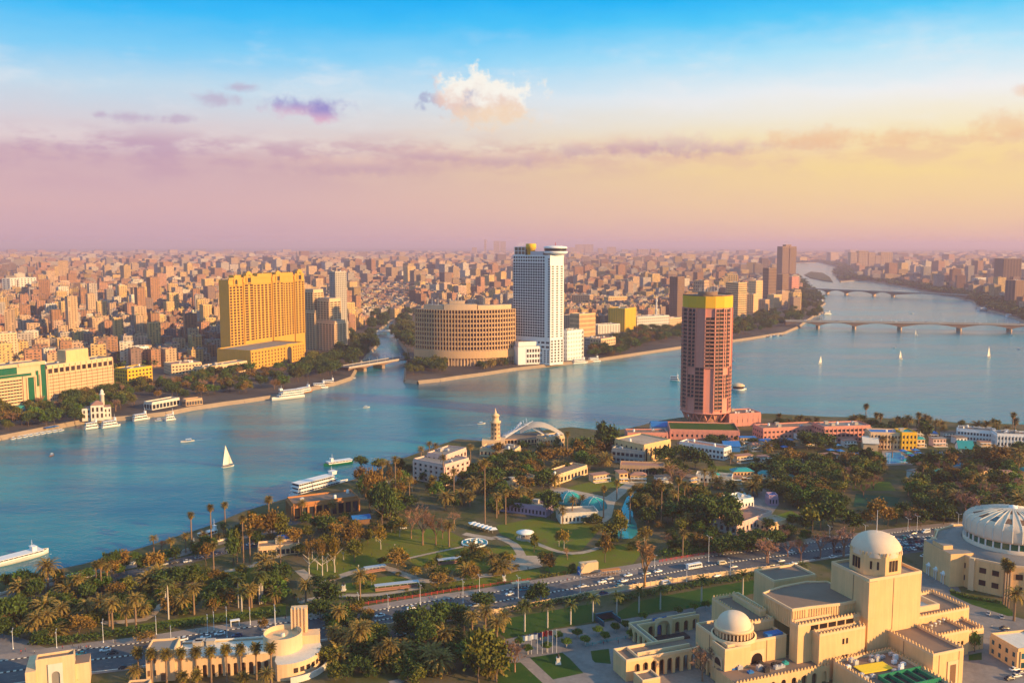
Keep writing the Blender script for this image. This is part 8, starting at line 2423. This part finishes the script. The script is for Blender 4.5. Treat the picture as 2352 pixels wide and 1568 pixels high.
    # underpass mouth
    a = at(*Z3(640, 1190)); t = thing('underpass', 'pedestrian underpass mouth with blue side walls below the road', 'underpass', a, radians(25))
    w_ = MB(); w_.box(0, 9, 0, .5, -.1, 3.2); w_.box(0, .5, -7, -.02, -.1, 2.4); w_.box(8.5, 9, -7, -.02, -.1, 2.4); w_.build('side_wall', M['glass_teal'], t)
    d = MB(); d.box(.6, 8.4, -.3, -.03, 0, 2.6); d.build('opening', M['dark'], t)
    # flags
    for k, (zx, zb, zt, m_) in enumerate([(252, 1392, 1275, 'white'), (288, 1390, 1268, 'white'), (318, 1388, 1258, 'navy'), (352, 1386, 1252, 'red'), (380, 1384, 1246, 'red'), (405, 1382, 1243, 'cream')]):
        c = at(*Z3(zx, zb)); h = topz(c, Z3(zx, zt)[1]) - LZ
        t = thing('flag', (f'{"pale" if m_ in ("white", "cream") else m_} flag flying on a pole',), 'flag', c, radians(172 - 4 * k), 'flags on the opera forecourt')
        p = MB(); p.tube((0, 0, 0), (0, 0, h), .09, .05); p.lathe((0, 0, h), [(.12, 0), (0, .2)], 8); p.build('pole', M['white_steel'], t)
        f = MB(); rows = [[(.1 + 3.4 * i / 10, .28 * sin(i * 1.1) * i / 10, h - .3 - 2.0 * j / 3 - .04 * i) for j in range(4)] for i in range(11)]; f.grid(rows); f.build('cloth', M['paint_' + m_], t)


park_pieces()


# ------------------------------------------------------------------ people
def person_mesh(shirt, trousers, stride):
    me = bpy.data.meshes.new('person')
    s_ = stride
    V = [(0, 0, .92), (0, 0, 1.12), (0, 0, 1.36), (0, 0, 1.47), (.01, 0, 1.56), (.02, 0, 1.66), (.10, 0, 1.60),
         (0, .10, .88), (s_ * .12, .11, .48), (s_ * .05 - .02, .11, .08), (s_ * .05 + .14, .12, .03), (0, -.10, .88), (-s_ * .08, -.11, .48), (-s_ * .28, -.11, .10), (-s_ * .28 + .14, -.12, .04),
         (0, .19, 1.38), (-s_ * .10, .23, 1.12), (.02 - s_ * .05, .24, .90), (.05 - s_ * .03, .24, .80), (0, -.19, 1.38), (s_ * .12, -.23, 1.12), (.08 + s_ * .22, -.23, .92), (.10 + s_ * .24, -.23, .83)]
    E_ = [(0, 1), (1, 2), (2, 3), (3, 4), (4, 5), (4, 6), (0, 7), (7, 8), (8, 9), (9, 10), (0, 11), (11, 12), (12, 13), (13, 14), (2, 15), (15, 16), (16, 17), (17, 18), (2, 19), (19, 20), (20, 21), (21, 22)]
    Rd = [(.15, .12), (.135, .105), (.15, .11), (.055, .055), (.085, .08), (.09, .08), (.015, .02), (.095, .09), (.065, .065), (.042, .042), (.045, .03), (.095, .09), (.065, .065), (.042, .042), (.045, .03), (.06, .06), (.045, .045), (.034, .034), (.035, .02), (.06, .06), (.045, .045), (.034, .034), (.035, .02)]
    me.from_pydata(V, E_, [])
    o = bpy.data.objects.new('person_build', me); COL.objects.link(o)
    o.modifiers.new('Skin', 'SKIN'); o.modifiers.new('Subdivision', 'SUBSURF').levels = 1
    for i, r in enumerate(Rd): me.skin_vertices[0].data[i].radius = r
    me.skin_vertices[0].data[0].use_root = True
    dg = bpy.context.evaluated_depsgraph_get(); dg.update()
    out = bpy.data.meshes.new_from_object(o.evaluated_get(dg))
    bpy.data.objects.remove(o); out.name = 'person'
    out.materials.clear()
    for m in (M['skin'], M[shirt], M[trousers], M['rubber']): out.materials.append(m)
    for p in out.polygons:
        c = p.center; arm = abs(c.y) > .17 and c.z < 1.34
        p.material_index = 3 if c.z < .08 else (0 if arm and c.z < .95 else 1 if arm else 2 if c.z < .98 else 1 if c.z < 1.45 else 0)
        p.use_smooth = True
    return out


def people():
    PM = [(person_mesh(*a), d) for a, d in [(('cloth_dark', 'cloth_dark', 1.0), 'walking person in dark clothes'), (('cloth_white', 'cloth_dark', .8), 'walking person in a white shirt'), (('red_paint', 'cloth_dark', .2), 'standing person in a red top'), (('cloth_white', 'cloth_white', .3), 'standing person in pale clothes')]]
    hb = MB(); hb.lathe((.0, 0, 1.63), [(.098, -.06), (.105, .0), (.09, .07), (.05, .11), (0, .12)], 10); hm = hb.mesh('hair', M['hair'])
    rp = random.Random(8); k = 0
    for conv, pts in ((Z2, [(1148, 1052), (1162, 1058), (1230, 1072), (1250, 1078), (1268, 1072), (1310, 1040), (1292, 1055), (322, 1068), (340, 1072), (300, 1062), (352, 1066), (640, 862), (600, 884), (690, 866), (560, 900), (1120, 1062), (1665, 885), (1720, 880), (770, 795), (880, 1115), (245, 1180), (1400, 1060), (910, 740)]),
                      (Z1, [(478, 1362), (490, 1360), (505, 1362), (525, 1360), (540, 1358), (550, 1360), (440, 1344), (700, 1332), (688, 1322), (128, 1388), (155, 1376), (1190, 1258), (1215, 1262), (1470, 1236), (1522, 1206), (380, 1360), (320, 1330), (210, 1390), (740, 1415)]),
                      (Z3, [(500, 945), (512, 936), (470, 950), (220, 985), (1000, 905), (300, 985), (1420, 835), (880, 1300), (690, 1335), (780, 1330)]), (Z4, [(1540, 1235), (870, 690), (1000, 650), (1200, 900)])):
        for x, y in pts:
            me, d = PM[(k * 7 + k // 3) % 4]; k += 1
            t = thing('person', (d,), 'person', at(*conv(x, y), LZ + .12), rp.uniform(0, 6.28), 'people in the park and on the pavements')
            put('body', me, t); put('hair', hm, t)


people()
# ------------------------------------------------------------------ the queue of trees: the largest become things, the far remainder one belt
def build_queue():
    by = {}
    for q in QUEUE: by.setdefault(TDESC[q[2]][0], []).append(q)
    rest = []
    for nm, qs in by.items():
        qs.sort(key=lambda q: -(q[1] / (Vector(q[0]) - Vector((0, 0, H))).length))
        for q in qs[:285]: make_tree(*q)
        rest += qs[285:]
    if rest: merge_trees('tree_belt', rest, [(CR, TR)])


def merge_trees(name, qs, _=None, kinds=None):
    V, Fc, MI, mats, base = [], [], [], [], 0
    def add(me, c, rz, sc):
        nonlocal base
        n = len(me.vertices); co = np.empty(n * 3, np.float32); me.vertices.foreach_get('co', co); co = co.reshape(-1, 3) * np.array(sc, np.float32)
        ca, sa = cos(rz), sin(rz)
        co = np.stack([co[:, 0] * ca - co[:, 1] * sa + c[0], co[:, 0] * sa + co[:, 1] * ca + c[1], co[:, 2] + c[2]], 1)
        m = me.materials[0]
        if m not in mats: mats.append(m)
        for p in me.polygons:
            if len(p.vertices) == 4: Fc.append([v + base for v in p.vertices]); MI.append(mats.index(m))
        V.append(co); base += n
    rnd = random.Random(99)
    for c, h, kind, w, rz in qs:
        if kind in CR: add(CR[kind][rnd.randrange(5)], c, rz, (w or h * 0.8, w or h * 0.8, h)); add(TR[rnd.randrange(3)], c, rz, (h, h, h))
        elif kind in BARE: add(BARE[kind][0], c, rz, (w or h * .8, w or h * .8, h))
    me = raw_mesh(name, np.concatenate(V), np.array(Fc), mats); me.polygons.foreach_set('material_index', MI)
    o = put(name, me); tag(o, 'belt of dark trees along the far river banks', 'trees', kind='stuff')
    return o


build_queue()


# ------------------------------------------------------------------ the city behind
def to_px(p):
    z = p[2] - H; f = p[1] * CP - z * SP; u = p[1] * SP + z * CP
    return CX + F * p[0] / f, CY - F * u / f


EDGE = [(-400, 905), (-100, 890), (110, 862), (262, 856), (350, 846), (470, 832), (515, 800), (700, 788), (745, 800), (800, 778), (828, 752), (862, 738), (905, 733), (945, 722), (1175, 722), (1300, 742), (1480, 748), (1540, 728), (1600, 712), (1690, 694), (1760, 676), (1812, 652), (1816, 628), (1700, 620)]
LANDP = [(p.x, p.y) for p in g0(BANK)] + [(9000, 500), (38000, 2000), (38000, 55000), (-38000, 55000), (-38000, 900), (-4000, 500)]
LAND_A = np.array(LANDP)


def in_land(x, y):
    a = LAND_A; b = np.roll(a, -1, 0)
    k = (a[:, 1] > y) != (b[:, 1] > y)
    xi = (b[k, 0] - a[k, 0]) * (y - a[k, 1]) / (b[k, 1] - a[k, 1]) + a[k, 0]
    return (xi > x).sum() % 2 == 1


def bank_dist(x, y):
    a = LAND_A[:len(BANK) - 1]; b = LAND_A[1:len(BANK)]
    d = b - a; t_ = np.clip(((x - a[:, 0]) * d[:, 0] + (y - a[:, 1]) * d[:, 1]) / (d ** 2).sum(1), 0, 1)
    return np.sqrt(((a[:, 0] + d[:, 0] * t_ - x) ** 2 + (a[:, 1] + d[:, 1] * t_ - y) ** 2).min())


def edge_y(x):
    for (x0, y0), (x1, y1) in zip(EDGE, EDGE[1:]):
        if x0 <= x <= x1 and x1 > x0: return y0 + (y1 - y0) * (x - x0) / (x1 - x0)
    return None


BIG = [(o.matrix_world.translation.x if False else o.location.x, o.location.y) for o in bpy.data.objects if o.parent is None and o.get('category') in ('building', 'hotel', 'villa', 'pavilion', 'minaret')]
PAL = [((0.44, 0.22, 0.13), 'brick red'), ((0.38, 0.19, 0.10), 'rusty brown'), ((0.54, 0.36, 0.21), 'tan'), ((0.62, 0.40, 0.15), 'ochre'), ((0.44, 0.37, 0.31), 'grey beige'), ((0.66, 0.56, 0.43), 'pale cream'), ((0.25, 0.16, 0.13), 'dark brown'), ((0.56, 0.37, 0.26), 'sandy pink')]
rc = random.Random(4)
cells = []
d = 1020.0
while d < 17000:
    step = max(22.0, d / 84.0)
    wx = d * 0.64
    x = -wx - 200
    while x < wx + 200:
        cells.append((x + rc.uniform(-.25, .25) * step, d + rc.uniform(-.3, .3) * step, step)); x += step
    d += step * (1.0 if d < 4500 else 1.4)
BL, GREEN = [], []
for x, y, st in cells:
    px, py = to_px((x, y, LZ))
    if not -120 < px < 2480: continue
    green = sin(x / 310 + 1.3) * sin(y / 420 + 0.4) + 0.5 * sin(x / 97 + y / 173)
    if px < 1830:
        e = edge_y(px)
        if px < 1820 and (e is None or py > e): continue
        if not in_land(x, y): continue
        if y > 1500 and bank_dist(x, y) < 40: continue
        dens = 0.9
    else:
        if not in_land(x, y): continue
        bd = bank_dist(x, y)
        if py > 690 and px < 2250: continue
        if bd < max(90, y * 0.02): GREEN.append((x, y, st)); continue
        dens = 0.34 if bd < 900 else 0.7
    if green > 0.92 and y > 1250 and px > 560: 
        GREEN.append((x, y, st)); continue
    if rc.random() > dens:
        if rc.random() < 0.5: GREEN.append((x, y, st))
        continue
    if y < 5000 and any((bx - x) ** 2 + (by - y) ** 2 < 30 ** 2 for bx, by in BIG): continue
    w_, dp = st * rc.uniform(0.55, 0.9), st * rc.uniform(0.5, 0.85)
    if y < 4000: w_, dp = min(w_, 46), min(dp, 36)
    hgt = min(62, rc.lognormvariate(3.2, 0.40)) * (1.0 if y < 2600 else 1.1) * (0.72 if px < 520 and y < 1500 else 1.0)
    if rc.random() < 0.06: hgt *= 1.55
    if y > 3500 and rc.random() < 0.05: hgt = rc.uniform(50, 85)
    if y > 9000: hgt = rc.uniform(14, 40) * (2.0 if rc.random() < 0.05 else 1)
    if 1270 < px < 1560 and py > 700: hgt = min(hgt, 30)
    if 820 < px < 950 and py > 660: hgt = min(hgt, 20)
    if 1820 > px > 1690 and py > 640: hgt = min(hgt, 26)
    ang = radians(34 + 16 * sin(x / 800 + y / 1500) + rc.choice((0, 0, 0, 8, -12)))
    if px > 1250: ang -= radians(18)
    ci = rc.choices(range(8), (17, 14, 22, 17, 12, 8, 7, 10))[0]
    BL.append((x, y, w_, dp, hgt, ang, ci))


def box_arrays(B):
    """corner points, faces, metre UVs and colours of many upright boxes: x y z w d h ang col"""
    n = len(B)
    A_ = np.array([b[:7] for b in B], np.float64); C_ = np.array([b[7] for b in B], np.float64)
    ca, sa = np.cos(A_[:, 6]), np.sin(A_[:, 6])
    sx = np.array([-.5, .5, .5, -.5]); sy = np.array([-.5, -.5, .5, .5])
    lx = A_[:, 3:4] * sx; ly = A_[:, 4:5] * sy
    X = A_[:, 0:1] + lx * ca[:, None] - ly * sa[:, None]; Y = A_[:, 1:2] + lx * sa[:, None] + ly * ca[:, None]
    lo = np.stack([X, Y, np.repeat(A_[:, 2:3], 4, 1)], 2); hi = lo.copy(); hi[:, :, 2] += A_[:, 5:6]
    V = np.concatenate([lo, hi], 1)
    fc = np.array([[0, 1, 5, 4], [1, 2, 6, 5], [2, 3, 7, 6], [3, 0, 4, 7], [4, 5, 6, 7]])
    Fs = (np.arange(n)[:, None, None] * 8 + fc[None]).reshape(-1, 4)
    UV = np.zeros((n, 5, 4, 2)); w, d_, h = A_[:, 3], A_[:, 4], A_[:, 5]
    st = [np.zeros(n), w, w + d_, 2 * w + d_]; ln = [w, d_, w, d_]
    off = (np.arange(n) * 7.3) % 50
    for k in range(4):
        u0 = st[k] + off * 3.4 // 1; u1 = u0 + ln[k]
        UV[:, k, 0] = np.stack([u0, 0 * h], 1); UV[:, k, 1] = np.stack([u1, 0 * h], 1); UV[:, k, 2] = np.stack([u1, h], 1); UV[:, k, 3] = np.stack([u0, h], 1)
    mi = np.tile([0, 0, 0, 0, 1], n)
    CL = np.ones((n, 5, 4, 4)); CL[..., :3] = C_[:, None, None, :]
    return V.reshape(-1, 3), Fs, UV.reshape(-1, 2), CL.reshape(-1, 4), mi


def box_mesh(name, B, mats):
    V, Fs, UV, CL, mi = box_arrays(B)
    me = raw_mesh(name, V, Fs, mats)
    me.uv_layers.new(name='UVMap').data.foreach_set('uv', UV.astype(np.float32).ravel())
    me.color_attributes.new('Col', 'FLOAT_COLOR', 'CORNER').data.foreach_set('color', CL.astype(np.float32).ravel())
    me.polygons.foreach_set('material_index', mi.astype(np.int32))
    return me


M['city'] = city_mat('city_wall', 4.6, 3.5, 0.5, 0.52)
M['city_roof'] = mat('city_roof', (0.17, 0.135, 0.125), 0.95, 0.25, 0.05)
cityr = [M['city'], M['city_roof']]
# the largest in view are things of their own
BL.sort(key=lambda b: -(b[2] * b[4] / (b[1] ** 2)))
NI = 285


def extras(b, k):
    """roof huts and tanks of one building"""
    x, y, w_, dp, hgt, ang, ci = b
    out = []
    rr = random.Random(k)
    for _ in range(rr.choice((1, 2, 2, 3))):
        u, v = rr.uniform(-.32, .32) * w_, rr.uniform(-.32, .32) * dp
        s = rr.uniform(2.4, 5.0)
        out.append((x + u * cos(ang) - v * sin(ang), y + u * sin(ang) + v * cos(ang), LZ + hgt + 0.02, min(s, w_ * .4), min(s * 0.8, dp * .4), rr.uniform(1.4, 3.8), ang, tuple(c * rr.uniform(0.8, 1.2) for c in PAL[ci][0])))
    return out


def shape_word(b):
    return 'tower' if b[4] > 2.0 * b[2] else 'high block' if b[4] > 1.25 * b[2] else 'low wide block' if b[4] < 0.6 * b[2] else 'mid-rise block'


BALC = {}
for k, b in enumerate(BL[:NI]):
    x, y, w_, dp, hgt, ang, ci = b
    t = thing('city_building', (f'{PAL[ci][1]} {shape_word(b)}',), 'building', (x, y, LZ), ang, 'apartment buildings of the city')
    col = PAL[ci][0]
    put('wall', box_mesh('wall', [(0, 0, -1, w_, dp, hgt + 1, 0, col)], cityr), t)
    mb = MB(); parapet(mb, rect(-w_ / 2 - .1, w_ / 2 + .1, -dp / 2 - .1, dp / 2 + .1), hgt + 0.01, 0.9, 0.5)
    mm = mat_cache = None
    mb.build('parapet', M[('brown', 'brown', 'tan', 'sand', 'concrete', 'offwhite', 'brown', 'beige')[ci]], t)
    for e in extras((0, 0, w_, dp, hgt - LZ, 0, ci), k): put('stair_hut', box_mesh('stair_hut', [e], cityr), t)
    # balcony stacks on the street fronts
    if k < 45:
        mn = ('brown', 'brown', 'tan', 'sand', 'concrete', 'offwhite', 'brown', 'beige')[ci]
        if mn not in BALC:
            bm = MB(); bm.box(-1.7, 1.7, -1.1, -0.02, -0.15, 0.85); BALC[mn] = bm.mesh('balcony', M[mn])
        nb = max(1, int(w_ / 9)); nf = max(2, int(hgt / 3.5))
        for i in range(nb):
            for f_ in range(1, nf): put('balcony', BALC[mn], t, ((i + 0.5) * w_ / nb - w_ / 2, -dp / 2, f_ * 3.5))
rest = []
for k, b in enumerate(BL[NI:]):
    x, y, w_, dp, hgt, ang, ci = b
    v_ = 0.55 + 0.5 * ((k * 37) % 11) / 10
    rest.append((x, y, LZ - 1, w_, dp, hgt + 1, ang, tuple(c * v_ for c in PAL[ci][0])))
    if y < 3200: rest += extras(b, k + 1000)
    elif k % 2 == 0: rest.append((x + 2, y + 2, LZ + hgt - 1, w_ * 0.45, dp * 0.45, 5, ang, PAL[ci][0]))
tag(put('city_sprawl', box_mesh('city_sprawl', rest, cityr)), 'dense brown and pink apartment blocks spreading to the hazy horizon', 'city', kind='stuff')

# greenery between the blocks and the woods of the right bank
small = crown_mesh('crown', M['leaf_dark'], 500, clumps=9, per=9, size=0.10, zlo=0.0)
co = np.empty(len(small.vertices) * 3, np.float32); small.vertices.foreach_get('co', co); co = co.reshape(-1, 3)
Vs, n0 = [], 0
for x, y, st in GREEN:
    for _ in range(3 if y < 3500 else 2):
        s_ = rc.uniform(0.5, 0.95) * st; hh = rc.uniform(8, 17) if y < 4000 else rc.uniform(9, 20); a = rc.uniform(0, 6.28); ca, sa = cos(a), sin(a)
        ox, oy = x + rc.uniform(-.6, .6) * st, y + rc.uniform(-.6, .6) * st
        if not in_land(ox, oy): continue
        Vs.append(np.stack([(co[:, 0] * ca - co[:, 1] * sa) * s_ + ox, (co[:, 0] * sa + co[:, 1] * ca) * s_ + oy, co[:, 2] * hh + LZ - 0.5], 1))
if Vs:
    V = np.concatenate(Vs)
    tag(put('city_trees', raw_mesh('city_trees', V, np.arange(len(V)).reshape(-1, 4), M['leaf_dark'])), 'dark tree clumps between the city blocks and along the right bank', 'trees', kind='stuff')

# ------------------------------------------------------------------ haze
hz = MB(); hz.box(-41000, 41000, -600, 61000, -2, 215)
ho = hz.build('haze', [])
mh = bpy.data.materials.new('haze'); mh.use_nodes = True
nh = mh.node_tree; nh.nodes.clear()
pv = nh.nodes.new('ShaderNodeVolumePrincipled'); om = nh.nodes.new('ShaderNodeOutputMaterial')
pv.inputs['Color'].default_value = (0.88, 0.68, 0.86, 1)
pv.inputs['Density'].default_value = 0.000085
pv.inputs['Anisotropy'].default_value = 0.1
nh.links.new(pv.outputs[0], om.inputs['Volume'])
ho.data.materials.append(mh)
tag(ho, None, None, kind='stuff')
# ------------------------------------------------------------------ labels for the many: told apart by what they stand closest to
ORD = ['', 'second-', 'third-', 'fourth-', 'fifth-', 'sixth-', 'seventh-', 'eighth-', 'ninth-', 'tenth-', 'eleventh-', 'twelfth-', 'thirteenth-', 'fourteenth-', 'fifteenth-', 'sixteenth-', 'seventeenth-', 'eighteenth-', 'nineteenth-', 'twentieth-']
groups = {}
for o, d in AUTO:
    try: x, y = o.location.x, o.location.y
    except ReferenceError: continue
    L = min(LANDMARKS, key=lambda m: hypot(m[1] - x, m[2] - y))
    groups.setdefault((d, L[0]), []).append((hypot(L[1] - x, L[2] - y), o))
for (d, ln), lst in groups.items():
    lst.sort(key=lambda q: q[0])
    for i, (_, o) in enumerate(lst):
        pre = ORD[i] if i < len(ORD) else f'{i + 1}th-'
        o['label'] = f'{d}, {pre}closest to the {ln}'
